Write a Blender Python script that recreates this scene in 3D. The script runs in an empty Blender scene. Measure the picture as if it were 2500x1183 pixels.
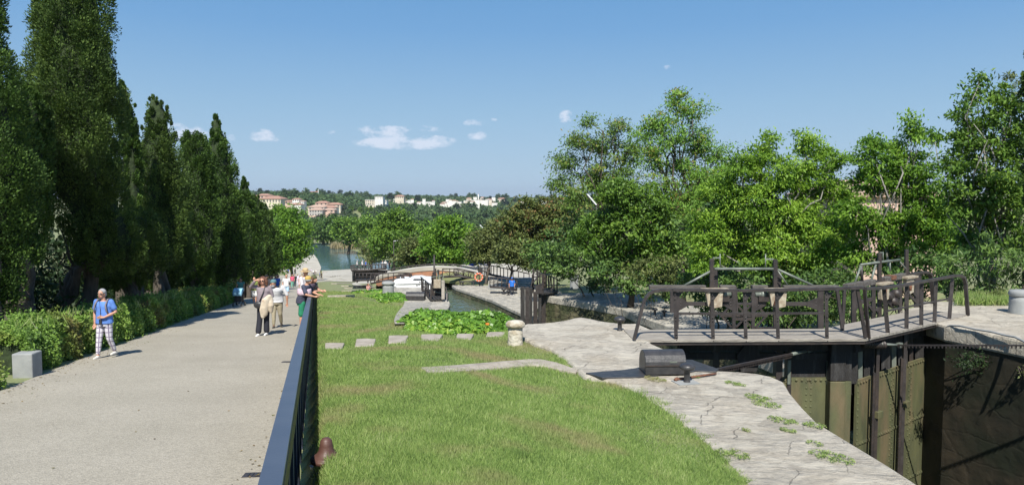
import bpy, math, random
import numpy as np
from mathutils import Vector, Matrix
D = bpy.data
sc = bpy.context.scene
col = sc.collection
# ---------------------------------------------------------------- camera
F = 1785.0; PITCH = math.atan((591.5-485)/F)
cam = D.cameras.new("camera"); camo = D.objects.new("camera", cam); col.objects.link(camo)
cam.sensor_width = 36; cam.lens = 36*F/2500; cam.clip_start = .1; cam.clip_end = 30000
camo.rotation_euler = (math.pi/2-PITCH, 0, 0); sc.camera = camo
# ---------------------------------------------------------------- world, sun
w = D.worlds.new("World"); sc.world = w; w.use_nodes = True
nt = w.node_tree; nt.nodes.clear()
SKYG = 6.05; SUN_EL = 50; SUN_AZ = 181
sky = nt.nodes.new('ShaderNodeTexSky'); sky.sky_type = 'NISHITA'; sky.sun_disc = False
sky.sun_elevation = math.radians(SUN_EL); sky.sun_rotation = math.radians(SUN_AZ)
sky.air_density = 1.0; sky.dust_density = 0.6; sky.ozone_density = 2.2; sky.altitude = 0
bg = nt.nodes.new('ShaderNodeBackground'); bg.inputs[1].default_value = 0.108
out = nt.nodes.new('ShaderNodeOutputWorld')
def wn(t, **k):
    n = nt.nodes.new(t)
    for a, b in k.items(): setattr(n, a, b)
    return n
L = nt.links.new
# clouds: small cumulus puffs in fixed directions of the sky
tc = wn('ShaderNodeTexCoord')
nz = wn('ShaderNodeTexNoise'); nz.inputs['Scale'].default_value = 34; nz.inputs['Detail'].default_value = 10; nz.inputs['Roughness'].default_value = .68
mp = wn('ShaderNodeMapping'); mp.inputs['Scale'].default_value = (1, 1, 1.9)
L(tc.outputs['Generated'], mp.inputs[0]); L(mp.outputs[0], nz.inputs['Vector'])
def cray(px, py):
    a = (px-1250)/F; b = -(py-591.5)/F
    v = Vector((a, math.cos(PITCH)+b*math.sin(PITCH), -math.sin(PITCH)+b*math.cos(PITCH)))
    return v.normalized()
acc = None
for px, py, wx, wz, st in [(440, 322, 48, 22, 1), (520, 333, 60, 12, .75), (648, 331, 42, 17, 1.0), (940, 322, 80, 18, 1.0), (905, 318, 35, 14, .35), (1025, 314, 60, 10, .45), (985, 349, 122, 19, 1.15), (1055, 342, 62, 13, .8),
                       (1155, 299, 34, 10, .62), (1166, 332, 26, 14, .68), (1205, 292, 12, 5, .6), (1382, 287, 20, 20, .7), (1632, 163, 12, 8, .5), (810, 322, 14, 7, .45)]:
    d = cray(px, py)
    s = wn('ShaderNodeVectorMath', operation='SUBTRACT'); L(tc.outputs['Generated'], s.inputs[0]); s.inputs[1].default_value = d
    m = wn('ShaderNodeVectorMath', operation='MULTIPLY'); L(s.outputs[0], m.inputs[0]); m.inputs[1].default_value = (F/wx, 6, F/wz)
    ln = wn('ShaderNodeVectorMath', operation='DOT_PRODUCT'); L(m.outputs[0], ln.inputs[0]); L(m.outputs[0], ln.inputs[1])
    a = wn('ShaderNodeMath', operation='MULTIPLY_ADD'); L(ln.outputs['Value'], a.inputs[0]); a.inputs[1].default_value = -st; a.inputs[2].default_value = st; a.use_clamp = True
    if acc is None: acc = a.outputs[0]
    else:
        x = wn('ShaderNodeMath', operation='MAXIMUM'); L(acc, x.inputs[0]); L(a.outputs[0], x.inputs[1]); acc = x.outputs[0]
mm = wn('ShaderNodeMath', operation='MULTIPLY_ADD'); L(nz.outputs[0], mm.inputs[0]); mm.inputs[1].default_value = 6.0; mm.inputs[2].default_value = -3.2
ad = wn('ShaderNodeMath', operation='MULTIPLY_ADD'); L(acc, ad.inputs[0]); ad.inputs[1].default_value = 1.25; L(mm.outputs[0], ad.inputs[2])
gate = wn('ShaderNodeMath', operation='MULTIPLY'); gate.use_clamp = True
g2 = wn('ShaderNodeMath', operation='MULTIPLY'); g2.use_clamp = True; L(acc, g2.inputs[0]); g2.inputs[1].default_value = 3
L(ad.outputs[0], gate.inputs[0]); L(g2.outputs[0], gate.inputs[1])
g3 = wn('ShaderNodeMath', operation='MULTIPLY'); L(gate.outputs[0], g3.inputs[0]); g3.inputs[1].default_value = .62
cm = wn('ShaderNodeMixRGB'); cm.inputs[2].default_value = (5.9, 6.1, 6.9, 1)
hs = wn('ShaderNodeHueSaturation'); hs.inputs['Saturation'].default_value = 1.0; hs.inputs['Value'].default_value = 1.0
# the physical sky, pulled towards the clear deep blue of the day by height above the horizon
sx = wn('ShaderNodeSeparateXYZ'); L(tc.outputs['Generated'], sx.inputs[0])
rp = wn('ShaderNodeValToRGB'); re_ = rp.color_ramp.elements
for i_, (pos, c_) in enumerate([(0.0, (.50, .70, .90)), (.05, (.41, .61, .82)), (.12, (.32, .54, .78)), (.22, (.185, .415, .745)), (.34, (.105, .33, .67)), (.8, (.08, .2, .5))]):
    q_ = re_[i_] if i_ < 2 else re_.new(pos)
    q_.position = pos; q_.color = (*c_, 1)
L(sx.outputs[2], rp.inputs[0])
sc_ = wn('ShaderNodeVectorMath', operation='SCALE'); L(rp.outputs[0], sc_.inputs[0]); sc_.inputs['Scale'].default_value = SKYG
bl2 = wn('ShaderNodeMixRGB'); bl2.inputs[0].default_value = .92; L(sky.outputs[0], bl2.inputs[1]); L(sc_.outputs[0], bl2.inputs[2])
L(bl2.outputs[0], hs.inputs['Color']); L(g3.outputs[0], cm.inputs[0]); L(hs.outputs[0], cm.inputs[1])
L(cm.outputs[0], bg.inputs[0]); L(bg.outputs[0], out.inputs[0])
sl = D.lights.new("sun", 'SUN'); sl.energy = 5.0; sl.angle = math.radians(.5); sl.color = (1, .955, .87)
so = D.objects.new("sun", sl); col.objects.link(so)
ar = math.radians(SUN_AZ); er = math.radians(SUN_EL)
sdir = Vector((math.sin(ar)*math.cos(er), math.cos(ar)*math.cos(er), math.sin(er)))
so.rotation_euler = sdir.to_track_quat('Z', 'Y').to_euler()
vs = sc.view_settings; vs.view_transform = 'Standard'; vs.look = 'None'; vs.exposure = 0.5; vs.gamma = 1; vs.use_curve_mapping = False
sc.render.engine = 'CYCLES'
try:
    sc.cycles.max_bounces = 6; sc.cycles.transparent_max_bounces = 4; sc.cycles.diffuse_bounces = 3; sc.cycles.use_denoising = True
except Exception: pass
# ---------------------------------------------------------------- pixel <-> world (photo pixels, 2500 wide)
CP, SP = math.cos(PITCH), math.sin(PITCH)
def ray(px, py):
    b = -(py-591.5)/F
    return Vector(((px-1250)/F, CP+b*SP, -SP+b*CP))
def P(px, py, y):
    r = ray(px, py); return r*(y/r.y)
def G(px, py, z):
    r = ray(px, py); return r*(z/r.z)
def onplane(px, py, A, B):
    n = Vector((B[1]-A[1], A[0]-B[0], 0)); r = ray(px, py)
    return r*(n.dot(Vector((A[0], A[1], 0)))/n.dot(r))
def project(p):
    x, y, z = p
    f = y*CP-z*SP; u = y*SP+z*CP
    return 1250+F*x/f, 591.5-F*u/f
# ---------------------------------------------------------------- materials
_m = {}
def mat(name, base, rough=.8, c2=None, scale=4., detail=4, bump=0., bscale=None, metal=0., spec=.5, coords='Position', lo=.35, hi=.65, stretch=None, c3=None, s3=.6, lo3=.55, hi3=.7, trans=0, tint=None):
    if name in _m: return _m[name]
    m = D.materials.new(name); m.use_nodes = True; _m[name] = m
    t = m.node_tree; N = t.nodes; K = t.links.new; b = N['Principled BSDF']
    b.inputs['Roughness'].default_value = rough; b.inputs['Metallic'].default_value = metal; b.inputs['Specular IOR Level'].default_value = spec
    b.inputs['Base Color'].default_value = (*base, 1)
    if coords == 'Position': src = N.new('ShaderNodeNewGeometry').outputs['Position']
    else: src = N.new('ShaderNodeTexCoord').outputs['Object']
    if stretch:
        mp = N.new('ShaderNodeMapping'); mp.inputs['Scale'].default_value = stretch; K(src, mp.inputs[0]); src = mp.outputs[0]
    if c2:
        n = N.new('ShaderNodeTexNoise'); n.inputs['Scale'].default_value = scale; n.inputs['Detail'].default_value = detail; K(src, n.inputs['Vector'])
        r = N.new('ShaderNodeMapRange'); r.inputs[1].default_value = lo; r.inputs[2].default_value = hi; K(n.outputs[0], r.inputs[0])
        x = N.new('ShaderNodeMixRGB'); x.inputs[1].default_value = (*base, 1); x.inputs[2].default_value = (*c2, 1); K(r.outputs[0], x.inputs[0])
        o = x.outputs[0]
        if c3:
            n = N.new('ShaderNodeTexNoise'); n.inputs['Scale'].default_value = s3; n.inputs['Detail'].default_value = 5; K(src, n.inputs['Vector'])
            r = N.new('ShaderNodeMapRange'); r.inputs[1].default_value = lo3; r.inputs[2].default_value = hi3; K(n.outputs[0], r.inputs[0])
            x = N.new('ShaderNodeMixRGB'); K(o, x.inputs[1]); x.inputs[2].default_value = (*c3, 1); K(r.outputs[0], x.inputs[0]); o = x.outputs[0]
        K(o, b.inputs['Base Color'])
    if bump:
        n = N.new('ShaderNodeTexNoise'); n.inputs['Scale'].default_value = bscale or scale*3; n.inputs['Detail'].default_value = 6; K(src, n.inputs['Vector'])
        bu = N.new('ShaderNodeBump'); bu.inputs['Strength'].default_value = bump; bu.inputs['Distance'].default_value = .05; K(n.outputs[0], bu.inputs['Height']); K(bu.outputs[0], b.inputs['Normal'])
    return m
def leafmat(name, cols, trans=.35, rough=.55, patch=None, ps=.25, plo=.5):
    """leaf material: colour picked by the per-leaf value 'rnd'; cols = list of rgb"""
    if name in _m: return _m[name]
    m = D.materials.new(name); m.use_nodes = True; _m[name] = m
    t = m.node_tree; N = t.nodes; K = t.links.new; b = N['Principled BSDF']; o = N['Material Output']
    a = N.new('ShaderNodeAttribute'); a.attribute_name = 'rnd'
    r = N.new('ShaderNodeValToRGB'); e = r.color_ramp.elements
    e[0].position = 0; e[0].color = (*cols[0], 1); e[1].position = 1; e[1].color = (*cols[-1], 1)
    for i, c in enumerate(cols[1:-1]):
        q = e.new((i+1)/(len(cols)-1)); q.color = (*c, 1)
    K(a.outputs['Fac'], r.inputs[0]); co = r.outputs[0]
    if patch:
        g = N.new('ShaderNodeNewGeometry'); n = N.new('ShaderNodeTexNoise'); n.inputs['Scale'].default_value = ps; n.inputs['Detail'].default_value = 4; K(g.outputs['Position'], n.inputs['Vector'])
        mr = N.new('ShaderNodeMapRange'); mr.inputs[1].default_value = plo; mr.inputs[2].default_value = plo+.18; K(n.outputs[0], mr.inputs[0])
        x = N.new('ShaderNodeMixRGB'); K(mr.outputs[0], x.inputs[0]); K(co, x.inputs[1]); x.inputs[2].default_value = (*patch, 1); co = x.outputs[0]
    K(co, b.inputs['Base Color']); b.inputs['Roughness'].default_value = rough; b.inputs['Specular IOR Level'].default_value = .3
    tr = N.new('ShaderNodeBsdfTranslucent'); K(co, tr.inputs[0]); mx = N.new('ShaderNodeMixShader'); mx.inputs[0].default_value = trans
    K(b.outputs[0], mx.inputs[1]); K(tr.outputs[0], mx.inputs[2]); K(mx.outputs[0], o.inputs[0])
    return m
# ---------------------------------------------------------------- tagging
def tag(o, label=None, cat=None, group=None, kind=None):
    if label: o['label'] = label
    if cat: o['category'] = cat
    if group: o['group'] = group
    if kind: o['kind'] = kind
    return o
def thing(name, label, cat, loc=(0, 0, 0), group=None, rz=0):
    o = D.objects.new(name, None); col.objects.link(o); o.location = loc; o.rotation_euler = (0, 0, rz); o.empty_display_size = .2
    return tag(o, label, cat, group)
def wloc(o):
    v = Vector((0, 0, 0))
    while o: v += Vector(o.location); o = o.parent
    return v
def copy_tree(o, parent=None):
    c = o.copy(); col.objects.link(c); c.parent = parent
    for ch in o.children: copy_tree(ch, c)
    return c
def mesh_obj(name, me, m, parent=None, origin=None):
    o = D.objects.new(name, me); col.objects.link(o)
    if m is not None and not me.materials: me.materials.append(m)
    off = wloc(parent) if parent else Vector((0, 0, 0))
    if parent: o.parent = parent
    if origin is not None: o.location = Vector(origin)-off; off = Vector(origin)
    if off.length > 0: me.transform(Matrix.Translation(-off))
    return o
class MB:
    def __init__(s): s.v = []; s.f = []; s.sm = []
    def add(s, v, f, smooth=False):
        n = len(s.v); s.v += [tuple(x) for x in v]; s.f += [[i+n for i in q] for q in f]; s.sm += [smooth]*len(f); return s
    def box(s, c, d, rz=0, M=None):
        x, y, z = d[0]/2, d[1]/2, d[2]/2
        R = Matrix.Rotation(rz, 3, 'Z') if M is None else M
        v = [Vector(c)+R@Vector(p) for p in [(-x, -y, -z), (x, -y, -z), (x, y, -z), (-x, y, -z), (-x, -y, z), (x, -y, z), (x, y, z), (-x, y, z)]]
        return s.add(v, [(0, 3, 2, 1), (4, 5, 6, 7), (0, 1, 5, 4), (1, 2, 6, 5), (2, 3, 7, 6), (3, 0, 4, 7)])
    def beam(s, p0, p1, w, h, up=(0, 0, 1)):
        p0, p1 = Vector(p0), Vector(p1); d = (p1-p0).normalized(); u = Vector(up)
        if abs(d.dot(u)) > .98: u = Vector((0, 1, 0))
        a = d.cross(u).normalized()*w/2; b = a.cross(d).normalized()*h/2
        v = [p0-a-b, p0+a-b, p0+a+b, p0-a+b, p1-a-b, p1+a-b, p1+a+b, p1-a+b]
        return s.add(v, [(0, 1, 2, 3), (7, 6, 5, 4), (0, 4, 5, 1), (1, 5, 6, 2), (2, 6, 7, 3), (3, 7, 4, 0)])
    def tube(s, pts, r, n=8, caps=True, smooth=True, flat=1.):
        pts = [Vector(p) for p in pts]; k = len(pts)
        rr = r if hasattr(r, '__len__') else [r]*k
        V = []; u = None
        for i, p in enumerate(pts):
            d = (pts[min(i+1, k-1)]-pts[max(i-1, 0)])
            d = d.normalized() if d.length > 1e-9 else Vector((0, 0, 1))
            if u is None: u = d.orthogonal().normalized()
            u = (u-d*u.dot(d)); u = u.normalized() if u.length > 1e-6 else d.orthogonal().normalized()
            v = d.cross(u)
            for j in range(n):
                a = 2*math.pi*j/n; V.append(p+(u*math.cos(a)+v*math.sin(a)*flat)*rr[i])
        Fc = []
        for i in range(k-1):
            for j in range(n):
                Fc.append((i*n+j, i*n+(j+1) % n, (i+1)*n+(j+1) % n, (i+1)*n+j))
        if caps: Fc += [tuple(range(n-1, -1, -1)), tuple(range((k-1)*n, k*n))]
        return s.add(V, Fc, smooth)
    def prism(s, poly, z0, z1):
        n = len(poly); a = sum(poly[i][0]*poly[(i+1) % n][1]-poly[(i+1) % n][0]*poly[i][1] for i in range(n))
        if a < 0: poly = poly[::-1]
        v = [(p[0], p[1], z0) for p in poly]+[(p[0], p[1], z1) for p in poly]
        return s.add(v, [tuple(range(n-1, -1, -1)), tuple(range(n, 2*n))]+[(i, (i+1) % n, n+(i+1) % n, n+i) for i in range(n)])
    def lathe(s, prof, c, n=20, smooth=True):
        c = Vector(c); V = []; k = len(prof)
        for r, z in prof:
            for j in range(n):
                a = 2*math.pi*j/n; V.append(c+Vector((r*math.cos(a), r*math.sin(a), z)))
        Fc = [(i*n+j, i*n+(j+1) % n, (i+1)*n+(j+1) % n, (i+1)*n+j) for i in range(k-1) for j in range(n)]
        Fc += [tuple(range(n-1, -1, -1)), tuple(range((k-1)*n, k*n))]
        return s.add(V, Fc, smooth)
    def ell(s, c, r, n=12, m=8, R=None, rot=None):
        c = Vector(c); r = r if hasattr(r, '__len__') else (r, r, r); prof = []
        V = []; 
        for i in range(1, m):
            t = math.pi*i/m
            for j in range(n):
                a = 2*math.pi*j/n
                p = Vector((r[0]*math.sin(t)*math.cos(a), r[1]*math.sin(t)*math.sin(a), -r[2]*math.cos(t)))
                if rot is not None: p = rot@p
                V.append(c+p)
        pb = Vector((0, 0, -r[2])); pt = Vector((0, 0, r[2]))
        if rot is not None: pb = rot@pb; pt = rot@pt
        V += [c+pb, c+pt]; b = len(V)-2; Fc = []
        for i in range(m-2):
            for j in range(n): Fc.append((i*n+j, i*n+(j+1) % n, (i+1)*n+(j+1) % n, (i+1)*n+j))
        for j in range(n): Fc.append((b, (j+1) % n, j)); Fc.append((b+1, (m-2)*n+j, (m-2)*n+(j+1) % n))
        return s.add(V, Fc, True)
    def mesh(s, name):
        me = D.meshes.new(name); me.from_pydata(s.v, [], s.f); me.polygons.foreach_set('use_smooth', s.sm); me.update(); return me
    def build(s, name, m, parent=None, origin=None, bevel=0, seg=2):
        o = mesh_obj(name, s.mesh(name), m, parent, origin)
        if bevel:
            b = o.modifiers.new('bevel', 'BEVEL'); b.width = bevel; b.segments = seg; b.limit_method = 'ANGLE'; b.angle_limit = .6
        return o
def grid_mesh(name, X, Y, Z):
    """X,Y,Z 2d arrays"""
    h, wd = X.shape; v = np.stack([X, Y, Z], -1).reshape(-1, 3).astype(np.float32)
    i = np.arange(h*wd).reshape(h, wd); q = np.stack([i[:-1, :-1], i[:-1, 1:], i[1:, 1:], i[1:, :-1]], -1).reshape(-1, 4)
    return raw_mesh(name, v, q, True)
def raw_mesh(name, v, q, smooth=False):
    me = D.meshes.new(name); n = len(q); k = q.shape[1]
    me.vertices.add(len(v)); me.vertices.foreach_set('co', v.astype(np.float32).ravel())
    me.loops.add(n*k); me.loops.foreach_set('vertex_index', q.astype(np.int32).ravel())
    me.polygons.add(n); me.polygons.foreach_set('loop_start', np.arange(0, n*k, k, dtype=np.int32)); me.polygons.foreach_set('loop_total', np.full(n, k, dtype=np.int32))
    me.polygons.foreach_set('use_smooth', np.full(n, smooth)); me.update(calc_edges=True); return me
# ---------------------------------------------------------------- ground profile (steps down along the flight of locks)
def zp(y):   # surface of the sloping path
    y = np.asarray(y, float)
    return np.where(y < 25, -(2.15+.0865*y), np.where(y < 225, -(4.3125+.1*(y-25)), -24.3125))
def xrail(y): return -.19-.268*np.asarray(y, float)
EL = [(-40, 4.6), (7.1, 4.0), (8.3, 3.93), (9.2, 3.87), (10.7, 4.02), (11.4, 4.1), (11.7, 4.0), (11.9, 3.67), (12.65, 3.1), (13.4, 2.94), (14.3, 2.72), (16.4, 2.85), (17.4, .5), (22, -1.4), (30, -2.8), (42, -4.2), (50, -4.35), (53, -4.8), (57, -5.2), (66, -9), (76, -11.5), (86, -13), (100, -15.5), (118, -20), (140, -25), (150, -27)]
ER = [(-40, 13), (5, 12.2), (10, 11.3), (14.5, 10.2), (16.1, 9.6), (17.4, 9.55), (18.4, 10.4), (23, 11.6), (30, 11.2), (39.7, 8.67), (43.8, 7.5), (46.3, 7.05), (49, 5.3), (52.7, 2.9), (55, 1.6), (57.4, .64), (64.8, -1.8), (74, -5.8), (86, -8.6), (100, -10.5), (118, -14), (140, -19), (150, -21)]
def xl(y): return np.interp(y, [a for a, b in EL], [b for a, b in EL])
def xr(y): return np.interp(y, [a for a, b in ER], [b for a, b in ER])
def sst(a, b, x):
    t = np.clip((np.asarray(x, float)-a)/(b-a), 0, 1); return t*t*(3-2*t)
ZA, ZB, ZC, ZD = -2.8, -7.0, -9.0, -12.5
def zright(y):
    y = np.asarray(y, float)
    z = ZA+(ZB-ZA)*sst(19.6, 21.5, y); z = z+(ZC-ZB)*sst(54.6, 57, y); z = z+(ZD-ZC)*sst(77, 80, y)
    return np.where(y > 100, np.minimum(ZD, zp(y)), z)
def gz(x, y):
    x = np.asarray(x, float); y = np.asarray(y, float)
    base = zp(y); xrl = xrail(y)
    # left of the canal
    t = sst(0, 1, (x-xrl-.3)/np.maximum(2.5, xl(y)-xrl-1.5))
    k_ = sst(16.0, 19.5, y); flat = (ZA-.018)*(1-k_)+base*k_
    g = base+(flat-base)*t+.5*sst(.06, .27, x-xrl)*(1-sst(1.5, 4.5, x-xrl))*(1-sst(40, 60, y))
    # bank of chamber B and C on the left: lower shelf
    sh = sst(37, 40, y)*(1-sst(52.5, 54, y))*sst(-.9, -.2, x-(xl(y)-4.3+(y-41)*.02)); g = g*(1-sh)+(ZB-.02)*sh
    g = np.where((y > 62) & (y < 150) & (x > xl(y)-6), np.minimum(g, np.where(y < 78, ZC, ZD)-.02), g)
    # right of the canal
    r = zright(y)-.02
    mid = (xl(y)+xr(y))/2
    g = np.where(x > mid, r, g)
    # canal corridor
    inside = (x > xl(y)-.7) & (x < xr(y)+.7) & (y < 149)
    g = np.where(inside, -16., g)
    # beyond: valley, canal pool, hills
    g = np.where((y >= 149), np.where(x > xrail(y)-12, base, base), g)
    far = sst(235, 262, y)
    g = g*(1-far)+(-25.2)*far
    return g+hill(x, y)
def hill(x, y):
    x = np.asarray(x, float); y = np.asarray(y, float)
    b = x/np.maximum(y, 1)          # bearing
    h1 = 26*sst(620, 1000, y)*np.exp(-((b+.31)/.16)**2)     # near town hill on the left
    h2 = 17*sst(1100, 2100, y)                                # long ridge
    h3 = 5*np.sin(x*.004+1)*sst(900, 1500, y)+3*np.sin(x*.011+y*.002)*sst(900, 1500, y)
    h4 = 9*sst(2000, 3000, y)*np.exp(-((b+.045)/.06)**2)
    h5 = -40*sst(3600, 6000, y)
    h6 = 20*sst(260, 520, y)*sst(.35, .6, b)
    return h1+h2+h3+h4+h5+h6
def hit(px, py, f=gz, y0=4, y1=900):
    r = ray(px, py); y = y0
    while y < y1:
        p = r*(y/r.y)
        if p.z <= float(f(p.x, p.y)):
            lo, hi = max(y-max(.25, y*.01), 0.1), y
            for _ in range(24):
                m_ = (lo+hi)/2; q = r*(m_/r.y)
                if q.z <= float(f(q.x, q.y)): hi = m_
                else: lo = m_
            return r*(hi/r.y)
        y += max(.25, y*.01)
    return r*(y1/r.y)
fpath = lambda x, y: zp(y)
def axis(parts):
    a = []
    for s, e, st in parts: a += list(np.arange(s, e, st))
    return np.array(a+[parts[-1][1]])
# ground sheet
m_ground = mat('ground_soil_and_grass', (.17, .21, .08), .95, c2=(.21, .21, .10), scale=1.3, bump=.5, bscale=9, c3=(.16, .13, .075), s3=.5, lo3=.6, hi3=.72)
ax = axis([(-9000, -1500, 500), (-1500, -400, 60), (-400, -60, 12), (-60, -22, 2), (-22, -13, .5), (-13, -.3, .14), (-.3, 16, .35), (16, 60, 2), (60, 400, 12), (400, 1500, 60), (1500, 9000, 500)])
ay = axis([(-60, -6, 4), (-6, 0, .8), (0, 60, .35), (60, 160, .7), (160, 300, 3), (300, 900, 20), (900, 3400, 60), (3400, 14000, 500)])
XX, YY = np.meshgrid(ax, ay)
tag(mesh_obj('ground', grid_mesh('ground', XX, YY, gz(XX, YY)), m_ground), 'grassy earth ground stepping down beside the flight of locks', None, None, 'structure')
# ================================================================= path, pavements, walls, water
def path_material():
    m = mat('path_aggregate', (.345, .315, .25), .9, c2=(.365, .333, .268), scale=.7, detail=5, bump=0)
    N = m.node_tree.nodes; K = m.node_tree.links.new; b = N['Principled BSDF']
    old = b.inputs['Base Color'].links[0].from_socket; g = N.new('ShaderNodeNewGeometry')
    v = N.new('ShaderNodeTexVoronoi'); v.inputs['Scale'].default_value = 55; K(g.outputs['Position'], v.inputs['Vector'])
    r = N.new('ShaderNodeMapRange'); r.inputs[1].default_value = 0; r.inputs[2].default_value = 1; r.inputs[3].default_value = .78; r.inputs[4].default_value = 1.12
    s = N.new('ShaderNodeSeparateColor'); K(v.outputs['Color'], s.inputs[0]); K(s.outputs[0], r.inputs[0])
    x = N.new('ShaderNodeMixRGB'); x.blend_type = 'MULTIPLY'; x.inputs[0].default_value = 1; K(old, x.inputs[1]); K(r.outputs[0], x.inputs[2])
    # worn, dirtier band along the edge and a few stains
    n = N.new('ShaderNodeTexNoise'); n.inputs['Scale'].default_value = .35; n.inputs['Detail'].default_value = 7; n.inputs['Roughness'].default_value = .65; K(g.outputs['Position'], n.inputs['Vector'])
    r2 = N.new('ShaderNodeMapRange'); r2.inputs[1].default_value = .35; r2.inputs[2].default_value = .7; r2.inputs[3].default_value = .92; r2.inputs[4].default_value = 1.05; K(n.outputs[0], r2.inputs[0])
    x2 = N.new('ShaderNodeMixRGB'); x2.blend_type = 'MULTIPLY'; x2.inputs[0].default_value = 1; K(x.outputs[0], x2.inputs[1]); K(r2.outputs[0], x2.inputs[2])
    K(x2.outputs[0], b.inputs['Base Color'])
    bu = N.new('ShaderNodeBump'); bu.inputs['Strength'].default_value = .6; bu.inputs['Distance'].default_value = .01; K(v.outputs['Distance'], bu.inputs['Height']); K(bu.outputs[0], b.inputs['Normal'])
    return m
m_path = path_material()
def stone_material(name, base, c2, c3, joint=(.2, .18, .15), sx=1., sy=1.6, js=.011, jstr=.24, rot=0.):
    """worn limestone paving: wavy joints, stains, chips"""
    m = mat(name, base, .9, c2=c2, scale=1.1, detail=9, c3=c3, s3=.8, lo3=.5, hi3=.75)
    N = m.node_tree.nodes; K = m.node_tree.links.new; b = N['Principled BSDF']
    old = b.inputs['Base Color'].links[0].from_socket; g = N.new('ShaderNodeNewGeometry')
    n = N.new('ShaderNodeTexNoise'); n.inputs['Scale'].default_value = 1.6; n.inputs['Detail'].default_value = 7; K(g.outputs['Position'], n.inputs['Vector'])
    mp = N.new('ShaderNodeMapping'); mp.inputs['Rotation'].default_value = (0, 0, rot); mp.inputs['Scale'].default_value = (sx, sy, 1)
    K(g.outputs['Position'], mp.inputs[0])
    mx = N.new('ShaderNodeMixRGB'); mx.blend_type = 'LINEAR_LIGHT'; mx.inputs[0].default_value = .26; K(mp.outputs[0], mx.inputs[1]); K(n.outputs['Color'], mx.inputs[2])
    v = N.new('ShaderNodeTexBrick'); v.inputs['Scale'].default_value = 1; v.inputs['Brick Width'].default_value = 1.25; v.inputs['Row Height'].default_value = .72; v.inputs['Mortar Size'].default_value = js; v.inputs['Mortar Smooth'].default_value = .6
    v.inputs['Color1'].default_value = (1, 1, 1, 1); v.inputs['Color2'].default_value = (.8, .8, .8, 1); v.inputs['Bias'].default_value = -.2; v.offset_frequency = 2; v.offset = .37; v.squash = 1.3; v.squash_frequency = 3; K(mx.outputs[0], v.inputs['Vector'])
    n9 = N.new('ShaderNodeTexNoise'); n9.inputs['Scale'].default_value = .9; n9.inputs['Detail'].default_value = 3; K(g.outputs['Position'], n9.inputs['Vector'])
    r9 = N.new('ShaderNodeMapRange'); r9.inputs[1].default_value = .42; r9.inputs[2].default_value = .6; r9.inputs[3].default_value = .04; r9.inputs[4].default_value = jstr; K(n9.outputs[0], r9.inputs[0])
    r = N.new('ShaderNodeMath'); r.operation = 'MULTIPLY'; K(v.outputs['Fac'], r.inputs[0]); K(r9.outputs[0], r.inputs[1])
    xb = N.new('ShaderNodeMixRGB'); xb.blend_type = 'MULTIPLY'; xb.inputs[0].default_value = .4; K(old, xb.inputs[1]); K(v.outputs['Color'], xb.inputs[2]); old = xb.outputs[0]
    x = N.new('ShaderNodeMixRGB'); K(r.outputs[0], x.inputs[0]); K(old, x.inputs[1]); x.inputs[2].default_value = (*joint, 1)
    # layered bedding streaks of the worn limestone
    mp2 = N.new('ShaderNodeMapping'); mp2.inputs['Scale'].default_value = (2.4, 4.6, 4.6); mp2.inputs['Rotation'].default_value = (0, 0, .35); K(g.outputs['Position'], mp2.inputs[0])
    n2 = N.new('ShaderNodeTexNoise'); n2.inputs['Scale'].default_value = 1.2; n2.inputs['Detail'].default_value = 10; n2.inputs['Roughness'].default_value = .72; n2.inputs['Distortion'].default_value = .25; K(mp2.outputs[0], n2.inputs['Vector'])
    r2 = N.new('ShaderNodeMapRange'); r2.inputs[1].default_value = .3; r2.inputs[2].default_value = .68; r2.inputs[3].default_value = .74; r2.inputs[4].default_value = 1.1; K(n2.outputs[0], r2.inputs[0])
    y = N.new('ShaderNodeMixRGB'); y.blend_type = 'MULTIPLY'; y.inputs[0].default_value = 1; K(x.outputs[0], y.inputs[1]); K(r2.outputs[0], y.inputs[2])
    n3 = N.new('ShaderNodeTexNoise'); n3.inputs['Scale'].default_value = 11; n3.inputs['Detail'].default_value = 9; n3.inputs['Roughness'].default_value = .8; K(g.outputs['Position'], n3.inputs['Vector'])
    r3 = N.new('ShaderNodeMapRange'); r3.inputs[1].default_value = .36; r3.inputs[2].default_value = .62; r3.inputs[3].default_value = .78; r3.inputs[4].default_value = 1.14; K(n3.outputs[0], r3.inputs[0])
    y3 = N.new('ShaderNodeMixRGB'); y3.blend_type = 'MULTIPLY'; y3.inputs[0].default_value = 1; K(y.outputs[0], y3.inputs[1]); K(r3.outputs[0], y3.inputs[2])
    n4 = N.new('ShaderNodeTexNoise'); n4.inputs['Scale'].default_value = 1.9; n4.inputs['Detail'].default_value = 10; n4.inputs['Roughness'].default_value = .7; n4.inputs['Distortion'].default_value = .8; K(g.outputs['Position'], n4.inputs['Vector'])
    r4 = N.new('ShaderNodeMapRange'); r4.inputs[1].default_value = .50; r4.inputs[2].default_value = .56; r4.inputs[3].default_value = 0; r4.inputs[4].default_value = .55; K(n4.outputs[0], r4.inputs[0])
    y4 = N.new('ShaderNodeMixRGB'); K(r4.outputs[0], y4.inputs[0]); K(y3.outputs[0], y4.inputs[1]); y4.inputs[2].default_value = (.57, .525, .43, 1)
    K(y4.outputs[0], b.inputs['Base Color'])
    ad = N.new('ShaderNodeMath'); ad.operation = 'MULTIPLY_ADD'; K(n2.outputs[0], ad.inputs[0]); ad.inputs[1].default_value = .9; K(r.outputs[0], ad.inputs[2])
    sb = N.new('ShaderNodeMath'); sb.operation = 'MULTIPLY_ADD'; K(r.outputs[0], sb.inputs[0]); sb.inputs[1].default_value = -.8; K(n2.outputs[0], sb.inputs[2])
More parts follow.
